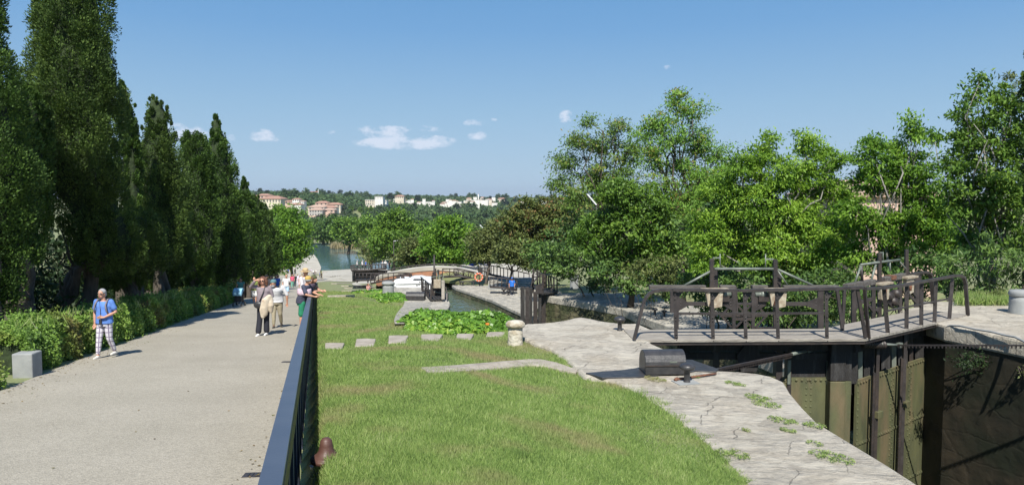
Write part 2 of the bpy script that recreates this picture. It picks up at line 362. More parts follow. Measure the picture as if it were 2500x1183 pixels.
    bu = N.new('ShaderNodeBump'); bu.inputs['Strength'].default_value = 1; bu.inputs['Distance'].default_value = .09; K(sb.outputs[0], bu.inputs['Height']); K(bu.outputs[0], b.inputs['Normal'])
    return m
m_stone = stone_material('worn_limestone', (.50, .455, .375), (.41, .37, .30), (.44, .38, .29), rot=.28)
m_stone2 = stone_material('pale_limestone', (.40, .38, .33), (.30, .28, .24), (.34, .31, .25), sx=.6, sy=.8)
m_slab = mat('rough_slab_stone', (.38, .34, .285), .95, c2=(.27, .235, .19), scale=5, detail=8, bump=.6, bscale=14)
m_render = mat('weathered_white_stone', (.55, .52, .44), .95, c2=(.36, .31, .23), scale=7, detail=9, bump=.6, bscale=20, c3=(.26, .2, .12), s3=3.5, lo3=.52, hi3=.66)
def wall_material(name, a, b_, moss, joint, sc_=1.0, js_=.8, bs_=1.):
    m = mat(name, a, .92, c2=b_, scale=2.2, detail=8, c3=moss, s3=.9, lo3=.42, hi3=.6)
    N = m.node_tree.nodes; K = m.node_tree.links.new; b = N['Principled BSDF']
    old = b.inputs['Base Color'].links[0].from_socket; g = N.new('ShaderNodeNewGeometry')
    mp = N.new('ShaderNodeMapping'); mp.inputs['Scale'].default_value = (1.2*sc_, 1.2*sc_, 2.6*sc_); K(g.outputs['Position'], mp.inputs[0])
    n = N.new('ShaderNodeTexNoise'); n.inputs['Scale'].default_value = 3; n.inputs['Detail'].default_value = 6; K(g.outputs['Position'], n.inputs['Vector'])
    mx = N.new('ShaderNodeMixRGB'); mx.blend_type = 'LINEAR_LIGHT'; mx.inputs[0].default_value = .15; K(mp.outputs[0], mx.inputs[1]); K(n.outputs['Color'], mx.inputs[2])
    v = N.new('ShaderNodeTexVoronoi'); v.feature = 'DISTANCE_TO_EDGE'; v.inputs['Scale'].default_value = 1.; v.inputs['Randomness'].default_value = .8; K(mx.outputs[0], v.inputs['Vector'])
    r = N.new('ShaderNodeMapRange'); r.inputs[1].default_value = 0; r.inputs[2].default_value = .06; r.inputs[3].default_value = js_; r.inputs[4].default_value = 0; K(v.outputs[0], r.inputs[0])
    x = N.new('ShaderNodeMixRGB'); K(r.outputs[0], x.inputs[0]); K(old, x.inputs[1]); x.inputs[2].default_value = (*joint, 1); K(x.outputs[0], b.inputs['Base Color'])
    sb = N.new('ShaderNodeMath'); sb.operation = 'MULTIPLY_ADD'; K(r.outputs[0], sb.inputs[0]); sb.inputs[1].default_value = -1; K(n.outputs[0], sb.inputs[2])
    bu = N.new('ShaderNodeBump'); bu.inputs['Strength'].default_value = bs_; bu.inputs['Distance'].default_value = .12; K(sb.outputs[0], bu.inputs['Height']); K(bu.outputs[0], b.inputs['Normal'])
    return m
m_moss = wall_material('mossy_lock_masonry', (.17, .15, .085), (.09, .085, .045), (.05, .06, .022), (.02, .02, .014))
m_dark = wall_material('near_black_masonry', (.045, .034, .019), (.017, .015, .008), (.014, .018, .007), (.008, .0075, .005), .7, .12, .25)  # near-black tone puts shade into the colour of the right chamber wall
m_terra = mat('reddish_masonry', (.42, .20, .11), .9, c2=(.30, .15, .09), scale=1.4, detail=7, bump=.3, c3=(.2, .1, .07), s3=.7)
# ---- path ribbon
def ribbon(name, ys, fl, fr, fz, m, nx=6, kind='structure', label=None, dz=.012):
    T = np.linspace(0, 1, nx); Yg, Tg = np.meshgrid(ys, T, indexing='ij')
    X = fl(Yg)*(1-Tg)+fr(Yg)*Tg; o = mesh_obj(name, grid_mesh(name, X, Yg, fz(X, Yg)+dz), m); tag(o, label, None, None, kind); return o
ys = np.concatenate([np.arange(-20, 60, 1.), np.arange(60, 236, 4.)])
def pleft(y): return xrail(y)-np.interp(y, [-20, 0, 12, 15, 18.8, 24, 39, 80, 120, 170, 235], [5.6, 5.4, 5.08, 5.06, 4.92, 4.7, 4.6, 5, 6.5, 12, 16])
def pright(y): return xrail(y)-.02+np.interp(y, [120, 130, 160, 235], [0, .6, 9, 20])
ribbon('path', ys, pleft, pright, lambda x, y: zp(y), m_path, label='wide pale aggregate path sloping down beside the locks')
# ---- limestone platform on the near left bank (exact outline traced on its level)
def GA(px, py, z=ZA): q = G(px, py, z); return (q.x, q.y)
edge = [(4.3, 3.0), (4.1, 6.2)]+[GA(*p) for p in [(2250, 1183), (2170, 1132), (2100, 1090), (2050, 1060), (2000, 1030), (1960, 990), (1930, 955), (1915, 930), (1885, 917), (1850, 910), (1800, 905), (1752, 903), (1690, 880), (1641, 858), (1587, 835), (1598, 806), (1557, 788), (1520, 789), (1471, 783), (1445, 777), (1420, 773), (1400, 775), (1382, 780), (1350, 785), (1319, 788), (1283, 789)]]
inner = [GA(*p) for p in [(1262, 800), (1275, 822), (1310, 838), (1345, 852), (1378, 872), (1400, 893), (1425, 915), (1500, 930), (1545, 952), (1600, 986), (1650, 1022), (1700, 1062), (1745, 1100), (1785, 1138), (1822, 1183)]]+[(1.9, 6.1), (1.7, 3.0)]
plat = thing('lock_side_platform', 'worn pale limestone quay platform between the lawn and the deep empty lock chamber', 'quay', (3, 10, ZA))
mb = MB().prism(edge+inner, ZA-.45, ZA)
mb.build('pavement', m_stone, plat, bevel=.07, seg=3)
mb = MB().prism([(x+(.03 if i < 14 else .0)*-1, y-(.03 if i > 12 else 0)) for i, (x, y) in enumerate(edge)]+[(1.0, 14.5), (1.9, 11), (2.4, 8), (2.2, 3)], ZA-12, ZA-.46)
mb.build('wall', m_moss, plat)
# ---- right banks and other coping walls
def bank(name, label, pts, width, ztop, zbot, mtop, mwall, coph=.38, side=1, outer=None, cap=None):
    """pts: chamber edge polyline (x,y); the bank extends to +x (side=1) or -x"""
    t = thing(name, label, 'wall', (pts[0][0], pts[0][1], ztop))
    out_ = outer or [(x+side*width, y) for x, y in pts]
    MB().prism(pts+out_[::-1], ztop-coph, ztop).build('coping', mtop, t, bevel=min(.06, coph/4), seg=2)
    ins = [(x+side*.04, y) for x, y in pts]; o2 = [(x-side*.3, y) for x, y in out_]
    MB().prism(ins+o2[::-1], zbot, ztop-coph-.002).build('wall_face', mwall, t); return t
def curve(tab, y0, y1, n): return [(float(np.interp(y, [a for a, b in tab], [b for a, b in tab])), float(y)) for y in np.linspace(y0, y1, n)]
# chamber A right bank with gate recess
ea = [(13.4, -8), (12.2, 5), (11.3, 10), (10.7, 12.6), (10.15, 14.5), (9.85, 15.4), (9.6, 16.1), (9.62, 17.1), (9.75, 18.3), (10.6, 19.0), (11.2, 19.9)]
bank('lock_wall', 'chamber wall with shade painted near-black, pale stone coping at the right edge', ea, 5, ZA, -16, m_stone, m_dark, outer=[(26, -8), (26, 5), (26, 10), (26, 12.6), (26, 14.5), (26, 15.4), (26, 16.1), (26, 17.1), (26, 18.3), (26, 19.), (26, 19.9)])
eb = [(11.2, 19.95), (11.6, 23), (11.4, 30), (10.3, 35), (8.67, 39.7), (7.5, 43.8), (7.05, 46.3), (5.3, 49), (2.42, 52.7), (1.9, 54.2)]
bank('lock_wall', 'mossy rubble chamber wall with worn pale coping beyond the near gates', eb, 6, ZB, -16, m_stone2, m_moss, coph=.5, outer=[(20, 19.95), (18, 23), (17, 30), (16, 35), (14.5, 39.7), (13.5, 43.8), (12.8, 46.3), (11.5, 49), (9.5, 52.7), (9, 54.2)])
ec = [(1.6, 54.4), (.64, 57.4), (-1.8, 64.8), (-3.6, 69), (-5.8, 74), (-6.3, 76)]
bank('lock_wall', 'weedy chamber wall beside the green water with a man walking on its top', ec, 9, ZC, -16, m_stone2, m_moss, coph=.3)
# left banks
bl = [(.25, 17.0), (-1.3, 22), (-2.8, 30), (-4.0, 40.4)]
bank('lock_wall', 'overgrown left chamber wall hidden behind the broad-leaved creeper', bl, 1.2, -7.3, -16, m_stone2, m_moss, side=-1)
q = [GA(*p, ZB) for p in [(1085, 728), (1094, 731), (1098, 736), (1099, 742), (1094, 752), (1085, 770), (1075, 800)]]
q2 = [GA(*p, ZB) for p in [(1040, 800), (1010, 770), (990, 745), (985, 735), (975, 718), (940, 708)]]
rows_ = [(740, 988, 1096), (750, 984, 1090), (760, 975, 1078), (770, 968, 1062), (780, 964, 1040), (790, 962, 1012), (797, 964, 985)]
gv = np.array([[tuple(hit(l_+(r_-l_)*k_/5, py_)+Vector((0, 0, .07))) for k_ in range(6)] for py_, l_, r_ in rows_])
tag(mesh_obj('pavement', grid_mesh('pavement', gv[..., 0], gv[..., 1], gv[..., 2]), m_stone2), None, None, None, 'structure')
lp = thing('lock_side_platform', 'pale stone quay with a rounded corner beside the green water, below the creeper', 'quay', (-6, 50, ZB))
far_l = [GA(940, 701, ZB), GA(1030, 701, ZB), GA(1085, 712, ZB)]
MB().prism(q+q2+far_l, ZB-.45, ZB).build('pavement', m_stone2, lp, bevel=.08, seg=3)
MB().prism([(x-.04, y) for x, y in q]+[(-7.5, 41), (-8, 57), GA(1085, 712, ZB)], -16, ZB-.46).build('wall_face', m_moss, lp)
# bottom pool quay and stone flats further down
m_quay = mat('pale_quay_stone', (.46, .43, .36), .9, c2=(.36, .33, .27), scale=.35, detail=8, bump=.2, c3=(.3, .26, .2), s3=.1)  # pale stone with darker mottling
# ---- water
def water_mat(name, colr, rough, bs, strength, dist=.05):
    m = mat(name, colr, rough, spec=.5); N = m.node_tree.nodes; K = m.node_tree.links.new; b = N['Principled BSDF']; b.inputs['IOR'].default_value = 1.33
    g = N.new('ShaderNodeNewGeometry'); mp = N.new('ShaderNodeMapping'); mp.inputs['Scale'].default_value = (1, .45, 1); K(g.outputs['Position'], mp.inputs[0])
    n = N.new('ShaderNodeTexNoise'); n.inputs['Scale'].default_value = bs; n.inputs['Detail'].default_value = 4; n.inputs['Distortion'].default_value = .5; K(mp.outputs[0], n.inputs['Vector'])
    bu = N.new('ShaderNodeBump'); bu.inputs['Strength'].default_value = strength; bu.inputs['Distance'].default_value = dist; K(n.outputs[0], bu.inputs['Height']); K(bu.outputs[0], b.inputs['Normal']); return m
m_w1 = water_mat('green_lock_water', (.075, .095, .06), .07, 2.2, .9, .12)
m_w2 = water_mat('canal_water', (.06, .115, .115), .1, .5, .5, .3)
def flat(name, pts, z, m, kind='structure', label=None):
    me = D.meshes.new(name); me.from_pydata([(x, y, z) for x, y in pts], [], [tuple(range(len(pts)))]); me.update()
    n = me.polygons[0].normal
    if n.z < 0: me.flip_normals()
    return tag(mesh_obj(name, me, m), label, None, None, kind)
flat('water', [(-2, 17), (13, 17), (13, 36), (9.5, 45), (4.5, 54), (1, 60), (-5.4, 76), (-12, 76), (-9, 62), (-6, 54), (-5, 40)], -9.7, m_w1)
flat('water', [(2, -8), (14, -8), (12.5, 8), (10.5, 16), (2, 16)], -13.5, m_w1)
flat('water', [(-18.4, 100), (-8, 100), (-5, 76.1), (-13, 76.1), (-14, 86)], -10.9, m_w1)
flat('water', [(-24, 149), (-17, 149), (-11, 101), (-18, 101)], -14.6, m_w1)
# lower canal
cw = [G(*p, -25.1) for p in [(742, 640), (765, 622), (775, 660), (800, 661), (870, 661), (960, 661), (960, 640), (905, 640), (872, 622), (868, 612), (845, 606), (815, 603), (792, 598), (756, 594), (700, 590), (640, 596)]]
flat('canal_water', [(p.x, p.y) for p in cw], -25.1, m_w2)
qs = [G(*p, -24.25) for p in [(765, 619), (775, 632), (784, 652), (780, 668), (700, 676), (705, 655), (735, 632)]]
MB().prism([(p.x, p.y) for p in qs], -26, -24.25).build('stone_quay', m_quay, origin=(qs[0].x, qs[0].y, -24.25)); tag(D.objects['stone_quay'], 'pale stone quay running along the left bank of the canal pool', 'quay')
fl = [hit(*p, lambda x, y: zp(y)) for p in [(786, 661), (870, 656), (940, 655), (960, 664), (930, 676), (880, 690), (860, 688), (815, 687), (790, 684)]]
me = D.meshes.new('stone_flat'); me.from_pydata([(p.x, p.y, p.z+.06) for p in fl], [], [tuple(range(len(fl)))]); me.update()
tag(mesh_obj('pavement', me, m_quay), None, None, None, 'structure')
# ---- lower chamber: reddish curved wall with cream rim (seen beyond the white boat)
def arcwall(name, label, y, z0, ztop_fn, x0, x1, th, mw, mc, n=26):
    t = thing(name, label, 'wall', ((x0+x1)/2, y, z0)); a = MB(); b = MB()
    for i in range(n):
        xa = x0+(x1-x0)*i/n; xb = x0+(x1-x0)*(i+1)/n; ya = y+3.2*math.sin(math.pi*i/n); yb = y+3.2*math.sin(math.pi*(i+1)/n)
        za, zb = ztop_fn((i)/n), ztop_fn((i+1)/n)
        a.add([(xa, ya, z0), (xb, yb, z0), (xb, yb, zb), (xa, ya, za), (xa, ya+th, z0), (xb, yb+th, z0), (xb, yb+th, zb), (xa, ya+th, za)], [(0, 1, 2, 3), (5, 4, 7, 6), (3, 2, 6, 7)])
        c = .34
        b.add([(xa, ya-.08, za-.1), (xb, yb-.08, zb-.1), (xb, yb-.08, zb+c), (xa, ya-.08, za+c), (xa, ya+th+1.6, za+c), (xb, yb+th+1.6, zb+c)], [(0, 1, 2, 3), (3, 2, 5, 4)])
    a.build('wall_face', mw, t); b.build('coping', mc, t)
    g_ = MB()
    for i in range(n):
        xa = x0+(x1-x0)*i/n; xb = x0+(x1-x0)*(i+1)/n; ya = y+3.2*math.sin(math.pi*i/n)-.12; yb = y+3.2*math.sin(math.pi*(i+1)/n)-.12; za, zb = ztop_fn(i/n)-.95, ztop_fn((i+1)/n)-.95
        g_.add([(xa, ya, z0), (xb, yb, z0), (xb, yb, zb), (xa, ya, za)], [(0, 1, 2, 3)])
    g_.build('dark_lower_face', m_dark, t); return t  # near-black sheet over the lower part of the wall face
ya = 92.
zt = lambda py: P(1050, py, ya).z
arcwall('chamber_wall', 'low curved terracotta chamber wall with cream rim behind the white boat', ya, -16, lambda s: zt(682)+(zt(664)-zt(682))*math.sin(math.pi*s)**.8, P(918, 670, ya).x, P(1200, 670, ya).x, .8, m_terra, m_quay)
# lawn: see grass blades in the vegetation part
pvp = [hit(*p) for p in [(868, 700), (858, 693), (880, 686), (925, 679), (965, 671), (975, 676), (950, 683), (925, 694), (915, 702)]]
me = D.meshes.new('pavement'); me.from_pydata([(p.x, p.y, p.z+.08) for p in pvp], [], [tuple(range(len(pvp)))]); me.update()
if me.polygons[0].normal.z < 0: me.flip_normals()
tag(mesh_obj('pavement', me, m_quay), None, None, None, 'structure')
# ---- stepping slabs in the lawn
slabs = [(815, 849, 46, 14, 'sunken pale slab nearest the black railing, leftmost of the row'), (891, 841, 46, 18, 'square pale slab, second from the railing in the row across the lawn'), (970, 833, 48, 18, 'pale slab with a broken corner, third from the railing'), (1052, 829, 48, 16, 'pale pinkish slab just left of the creeper edge'), (1134, 826, 40, 13, 'pale slab half hidden under the front of the creeper'), (1207, 820, 42, 10, 'small pale slab nearest the white stone bollard')]
for i, (px, py, ww, hh, lb) in enumerate(slabs):
    c = hit(px, py)
    rnd = random.Random(i)
    pts = []
    for k, (a, b) in enumerate([(-.5, .5), (.42, .55), (.5, .0), (.6, -.5), (-.0, -.55), (-.45, -.5)]):
        qd = G(px+a*ww+rnd.uniform(-2, 2), py+b*hh, c.z); pts.append((qd.x, qd.y))
    o = MB().prism(pts, c.z-.12, c.z+.05).build('paving_slab', m_slab, origin=tuple(c), bevel=.015); tag(o, lb, 'slab', 'slabs set across the lawn')
V_ = lambda *a: Vector(a)
# low stone edging strip in the lawn
pts = [(1028, 903), (1110, 898), (1200, 891), (1290, 882), (1320, 882), (1360, 890), (1412, 908), (1405, 915), (1385, 912), (1330, 899), (1290, 896), (1200, 905), (1110, 911), (1045, 915)]
pp = [hit(*p) for p in pts]
mb = MB(); n = len(pp); tp_ = [V_(p.x, p.y, p.z+.05) for p in pp]; bt_ = [V_(p.x, p.y, p.z-.3) for p in pp]
mb.add(tp_+bt_, [tuple(range(n)), tuple(range(2*n-1, n-1, -1))]+[(i, n+i, n+(i+1) % n, (i+1) % n) for i in range(n)])
o = mb.build('stone_edging', m_slab, origin=(0, 12.3, ZA), bevel=.02); tag(o, 'low curved stone edging strip half sunk in the near lawn', 'kerb')
# far pale stone strips in the sloping lawn
for i, (x0, x1, py) in enumerate([(850, 900, 704.5), (842, 902, 699), (815, 862, 693), (846, 872, 712), (822, 846, 726)]):
    a = hit(x0, py); b = hit(x1, py-1.5); mbx = MB(); d = (b-a); 
    mbx.beam(a+Vector((0, 0, .02)), b+Vector((0, 0, .02)), .9, .2)
    o = mbx.build('stone_step', m_slab, origin=tuple(a)); tag(o, ['long pale stone step across the middle of the sloping lawn', 'pale stone step just above the long one on the far lawn', 'short pale stone step near the top of the far lawn', 'pale slab in the lawn beside the small creeper patch', 'small flat pale stone in the lawn below the leaning people'][i], 'step', 'stone steps in the far lawn')
# ================================================================= lock gates, bollards, railings
m_iron = mat('dark_painted_iron', (.026, .022, .022), .5, c2=(.05, .038, .032), scale=6, detail=7, bump=.15, bscale=30, coords='Object', spec=.5)
m_iron2 = mat('grey_brown_steel', (.052, .044, .042), .5, c2=(.03, .025, .024), scale=5, detail=7, bump=.12, bscale=30, coords='Object')
m_rail = mat('slate_blue_rail_paint', (.052, .066, .098), .38, c2=(.064, .078, .11), scale=3, detail=6, coords='Object', bump=.04, bscale=60)
m_galv = mat('galvanised_steel', (.20, .22, .19), .5, c2=(.13, .15, .12), scale=6, coords='Object', metal=.2)
m_wood = mat('weathered_grey_timber', (.36, .33, .28), .9, c2=(.2, .18, .155), scale=3, detail=9, bump=.5, bscale=12, coords='Object', stretch=(1, 7, 7))
m_woodg = mat('dark_grey_timber', (.13, .12, .11), .85, c2=(.07, .062, .056), scale=3, detail=9, bump=.5, bscale=12, coords='Object', stretch=(1, 7, 7))
m_wood_d = mat('dark_wet_timber', (.025, .023, .022), .7, c2=(.07, .068, .066), scale=2.2, detail=10, bump=.5, bscale=14, coords='Object', stretch=(5, 5, .8), lo=.5, hi=.8)
m_olive = mat('algae_green_plate', (.108, .112, .050), .75, c2=(.062, .068, .034), scale=2.2, detail=9, bump=.25, bscale=12, c3=(.15, .115, .062), s3=1.6, lo3=.5, hi3=.7, stretch=(1.6, 1.6, .4))
m_pale = mat('chalky_cream_iron', (.42, .38, .29), .8, c2=(.26, .20, .14), scale=12, coords='Object')
m_rust = mat('rusty_iron', (.20, .085, .045), .85, c2=(.12, .06, .04), scale=14, coords='Object', bump=.3)
m_black = mat('black_cast_iron', (.028, .028, .03), .42, c2=(.05, .048, .048), scale=9, coords='Object', bump=.1)
m_brown = mat('brown_cast_iron', (.095, .045, .033), .5, c2=(.075, .035, .028), scale=9, coords='Object', bump=.1)
m_conc = mat('grey_concrete', (.30, .31, .30), .9, c2=(.24, .25, .25), scale=4, coords='Object', bump=.15)
m_white = mat('white_paint', (.75, .76, .76), .4, c2=(.68, .69, .69), scale=2, coords='Object')
def V(*a): return Vector(a)
def rivet(mb, c, n, r=.016):
    n = Vector(n).normalized(); a = n.orthogonal().normalized(); b = n.cross(a); c = Vector(c)
    ring = [c+(a*math.cos(t)+b*math.sin(t))*r for t in [k*math.pi/3 for k in range(6)]]
    mb.add(ring+[c+n*r*.8], [(k, (k+1) % 6, 6) for k in range(6)], True)
DZ = -2.78
NL, NM, NR = G(1548, 829, DZ), G(2115, 826, DZ), G(2366, 768, DZ)
NL.z = NM.z = NR.z = DZ
dl = (NM-NL).normalized(); dr = (NR-NM).normalized()
nl = V(-dl.y, dl.x, 0); nr = V(-dr.y, dr.x, 0)      # pointing away from the camera
# --------------------------------------------------------------- near gate, left leaf
lg = thing('lock_gate', 'left leaf of the near lock gate with long straight walkway and square hoop railing', 'lock gate', tuple(NL+V(2, .6, -6)))
DW = 1.15
def pl(px, py, off=0): return onplane(px, py, NL+nl*off, NM+nl*off)
def pr(px, py, off=0): return onplane(px, py, NM+nr*off, NR+nr*off)
# deck planks
for k in range(2):
    o0, o1 = k*DW/2+.01, (k+1)*DW/2-.012
    a, b = NL+nl*o0, NM+nl*o0+dl*(-.02); c, d = NM+nl*o1-dl*(.2 if k else .02), NL+nl*o1
    b = b if k == 0 else NM+nl*o0-dl*.1
    MB().prism([(q_.x, q_.y) for q_ in (a, b, c, d)], DZ-.06, DZ).build('deck_plank', m_wood, lg, bevel=.008)
MB().beam(NL+V(0, .06, -.09), NM+V(0, .06, -.09), .05, .055).build('deck_beam', m_iron, lg)
MB().beam(NL+nl*DW+V(0, -.03, -.13), NM+nl*DW+V(0, -.03, -.13), .08, .12).build('deck_beam', m_iron, lg)
# near hand rail: bent bar
def hoop(pts, r, name, m, parent, w=.075): 
    mb = MB()
    for a, b in zip(pts[:-1], pts[1:]): mb.beam(a, b+(b-a).normalized()*.01, w, .055)
    return mb.build(name, m, parent)
def arc_pts(f, lst, off=0): return [f(px, py, off) for px, py in lst]
hoop(arc_pts(pl, [(1548, 828), (1571, 738), (1576, 727), (1585, 716), (1597, 710), (1612, 708), (1640, 707), (1800, 709), (1950, 706), (2108, 702)]), .03, 'handrail', m_iron2, lg)
def post(f, px0, py0, px1, py1, par, w=.07, off=.04, m=None, d=.05):
    mb = MB(); a = f(px0, py0, off); b = f(px1, py1, off); mb.beam(a, b, w, .012, up=(1, 0, 0) if False else (0, 1, 0)); 
    dd = (dl if f is pl else dr)
    mb.beam(a+dd*w*.42+V(0, .03, 0), b+dd*w*.42+V(0, .03, 0), .012, d, up=(0, 1, 0))
    n_ = -(nl if f is pl else nr)
    for t in (.06, .14, .5, .56, .84, .9, .96): rivet(mb, a.lerp(b, t)+n_*.03, n_, .014)
    return mb.build('railing_post', m or m_iron2, par)
for x0, y0, x1, y1 in [(1647, 711, 1651, 834), (1738, 712, 1741, 836), (1818, 712, 1821, 837), (1896, 711, 1900, 836), (2017, 708, 2019, 836)]: post(pl, x0, y0, x1, y1, lg)
for x0, y0, x1, y1 in [(2044, 708, 2057, 806), (2062, 708, 2056, 806)]:
    MB().beam(pl(x0, y0, .9), pl(x1, y1, .9), .06, .05).build('brace', m_iron2, lg)
MB().beam(pl(2093, 704, .02), pl(2113, 824, .02), .06, .05).build('railing_post', m_iron, lg)
mb = MB(); mb.beam(pl(1652, 765, .06), pl(2016, 764, .06), .03, .045)
for px in (1741, 1821, 1900):   # gusset plates where the mid rail meets the posts
    a = pl(px, 765, .05)
    for s in (-1, 1):
        mb.add([a+V(0, 0, .07), a+V(0, 0, -.07), a+dl*s*.13+V(0, 0, -.012), a+dl*s*.13+V(0, 0, .012)], [(0, 1, 2, 3)]); mb.add([a+V(0, .012, .07), a+V(0, .012, -.07), a+dl*s*.13+V(0, .012, -.012), a+dl*s*.13+V(0, .012, .012)], [(3, 2, 1, 0)])
mb.build('mid_rail', m_iron2, lg)
for px in (1650, 1740, 1820, 1899, 2018):   # top gussets
    mb = MB(); a = pl(px, 713, .05)
    mb.add([a, a+dl*.14, a+V(0, 0, -.2), a+V(0, .012, 0), a+dl*.14+V(0, .012, 0), a+V(0, .012, -.2)], [(0, 2, 1), (3, 4, 5), (0, 1, 4, 3), (1, 2, 5, 4), (2, 0, 3, 5)]); mb.build('gusset', m_iron2, lg)
# rear frame: timber rail in two lengths, iron band, frames
RO = DW+.12
def rl(px, py): return pl(px, py, RO)
for x0, x1, yy in [(1585, 1722, 701), (1757, 1795, 701), (1835, 1873, 701), (1912, 2046, 701)]:
    mb = MB(); mb.beam(rl(x0, yy), rl(x1, yy), .12, .095); mb.build('rear_rail', m_woodg, lg, bevel=.01)
mb = MB()
for x0, x1 in [(1654, 1725), (1752, 1790), (1842, 1870), (1910, 1990)]: mb.beam(rl(x0, 741), rl(x1, 741), .03, .085)
mb.beam(rl(1795, 741), rl(1842, 741), .04, .05)
def gus(mb, px, py, s, L_=.22, h=.17, f=rl, dd=None, n_=None):
    a = f(px, py); dd = dd or dl; n_ = n_ or -nl
    pts = [a+V(0, 0, h), a+V(0, 0, -h), a+dd*s*L_+V(0, 0, -.045), a+dd*s*L_+V(0, 0, .045)]; pts = [p+n_*.025 for p in pts]
    mb.add(pts+[p+n_*-.015 for p in pts], [(0, 1, 2, 3), (7, 6, 5, 4), (0, 4, 5, 1), (1, 5, 6, 2), (2, 6, 7, 3), (3, 7, 4, 0)])
    for u, v_ in ((.35, .035), (.35, -.035), (.7, 0)): rivet(mb, a+dd*s*L_*u+V(0, 0, v_)+n_*.026, n_, .016)
gus(mb, 1653, 741, 1); gus(mb, 1792, 741, -1); gus(mb, 1842, 741, 1); gus(mb, 2003, 741, -1, .3)
mb.build('cross_strap', m_iron2, lg)
for px, y0, y1, w_ in [(1640, 707, 762, .07), (1653, 707, 812, .06), (1791, 700, 806, .07), (1796, 705, 770, .04), (1838, 700, 806, .07), (2003, 707, 812, .12)]:
    mb = MB(); mb.beam(rl(px, y0), rl(px, y1), w_, .06, up=(0, 1, 0)); mb.build('frame_upright', m_iron2 if px != 1796 else m_iron, lg)
mb = MB()
for px in (1792, 1840):
    a = rl(px, 770)
    for s in (-1, 1):
        mb.beam(a, a+dl*s*.3+V(0, 0, .0), .03, .05); mb.beam(a+dl*s*.28, a+dl*s*.05+V(0, 0, .25), .02, .04); mb.beam(a+dl*s*.28, a+dl*s*.05+V(0, 0, -.25), .02, .04)
mb.beam(rl(1843, 801), rl(1893, 801), .05, .06); mb.beam(rl(1795, 778), rl(1836, 778), .05, .06)
mb.build('lattice', m_iron, lg)
# paddle racks with toothed bars
def rack(px, y0, y1, f, par, n_, dd, w=.075, side=1):
    mb = MB(); a = f(px, y0); b = f(px, y1); mb.beam(a, b, w, .07, up=(0, 1, 0)); L_ = (b-a).length; k = int(L_/.055)
    for i in range(k):
        c = a.lerp(b, (i+.5)/k); mb.box(c+dd*side*(w/2+.012), (.03, .05, .022))
    return mb.build('rack_bar', m_iron, par)
rack(1737, 631, 800, rl, lg, -nl, dl, side=1); rack(1892, 633, 800, rl, lg, -nl, dl, side=1)
for px in (1746, 1900):
    MB().beam(pl(px, 658, RO+.2), pl(px, 712, RO+.2), .11, .06, up=(0, 1, 0)).build('rack_guide', m_iron2, lg)
def greybar(pts, par, name='steel_tie', r=.026, m=None):
    MB().tube(pts, r, 8).build(name, m or m_galv, par)
greybar([rl(1744, 656), rl(1888, 656)], lg, r=.03)
greybar([rl(1670, 697), rl(1734, 662)], lg); greybar([rl(1896, 656), rl(1984, 696)], lg); greybar([rl(1897, 658), rl(1926, 700)], lg, r=.016)
mb = MB(); mb.tube([rl(1758, 619), rl(1758, 655)], .013, 6); mb.beam(rl(1740, 629), rl(1758, 629), .02, .03); mb.build('indicator', m_galv, lg)
mb = MB(); mb.tube([rl(1869, 619), rl(1869, 655)], .013, 6); mb.beam(rl(1869, 632), rl(1889, 632), .02, .03); mb.build('indicator', m_galv, lg)
def gearbox(f, px, py, par, dd, n_, s=1.):
    t = MB(); c = f(px, py)+n_*.1
    ang = math.atan2(dd.y, dd.x); R = Matrix.Rotation(ang, 3, 'Z')
    prof = [(-.19*s, .17*s), (.19*s, .17*s), (.17*s, -.17*s), (.02*s, -.2*s), (-.13*s, -.16*s)]
    fr = [c+R@V(x, -.05, z) for x, z in prof]; bk = [c+R@V(x, .05, z) for x, z in prof]; n = len(prof)
    t.add(fr+bk, [tuple(range(n-1, -1, -1)), tuple(range(n, 2*n))]+[(i, (i+1) % n, n+(i+1) % n, n+i) for i in range(n)])
    for x, z in [(-.14, .12), (.13, .12), (.12, -.11), (-.08, -.12)]: rivet(t, c+R@V(x*s, -.052, z*s), n_, .02)
    g = t.build('gear_housing', m_pale, par, bevel=.012)
    MB().tube([c+R@V(-.02, -.07, .08), c+R@V(-.09, -.09, -.13)], .03, 7).build('crank', m_rust, g)
    MB().beam(c+R@V(-.28, 0, .2), c+R@V(.3, 0, .2), .2, .05).build('gear_plate', m_pale, par)
for px in (1739, 1893): gearbox(rl, px, 727, lg, dl, -nl)
for px, sg in ((1766, 1), (1862, -1)):
    mb = MB(); c = rl(px, 718); mb.tube([c-dl*.16, c+dl*.16], .05, 12); mb.tube([c-dl*.05, c+dl*.05], .085, 14); mb.build('winding_shaft', m_galv, lg)
    MB().box(rl(px, 728), (.22, .16, .12), math.atan2(dl.y, dl.x)).build('gear_tray', m_iron, lg)
MB().beam(rl(1835, 720), rl(1842, 770), .05, .04).build('drop_arm', m_iron2, lg); MB().beam(rl(1796, 700), rl(1799, 765), .05, .04).build('drop_arm', m_iron2, lg)
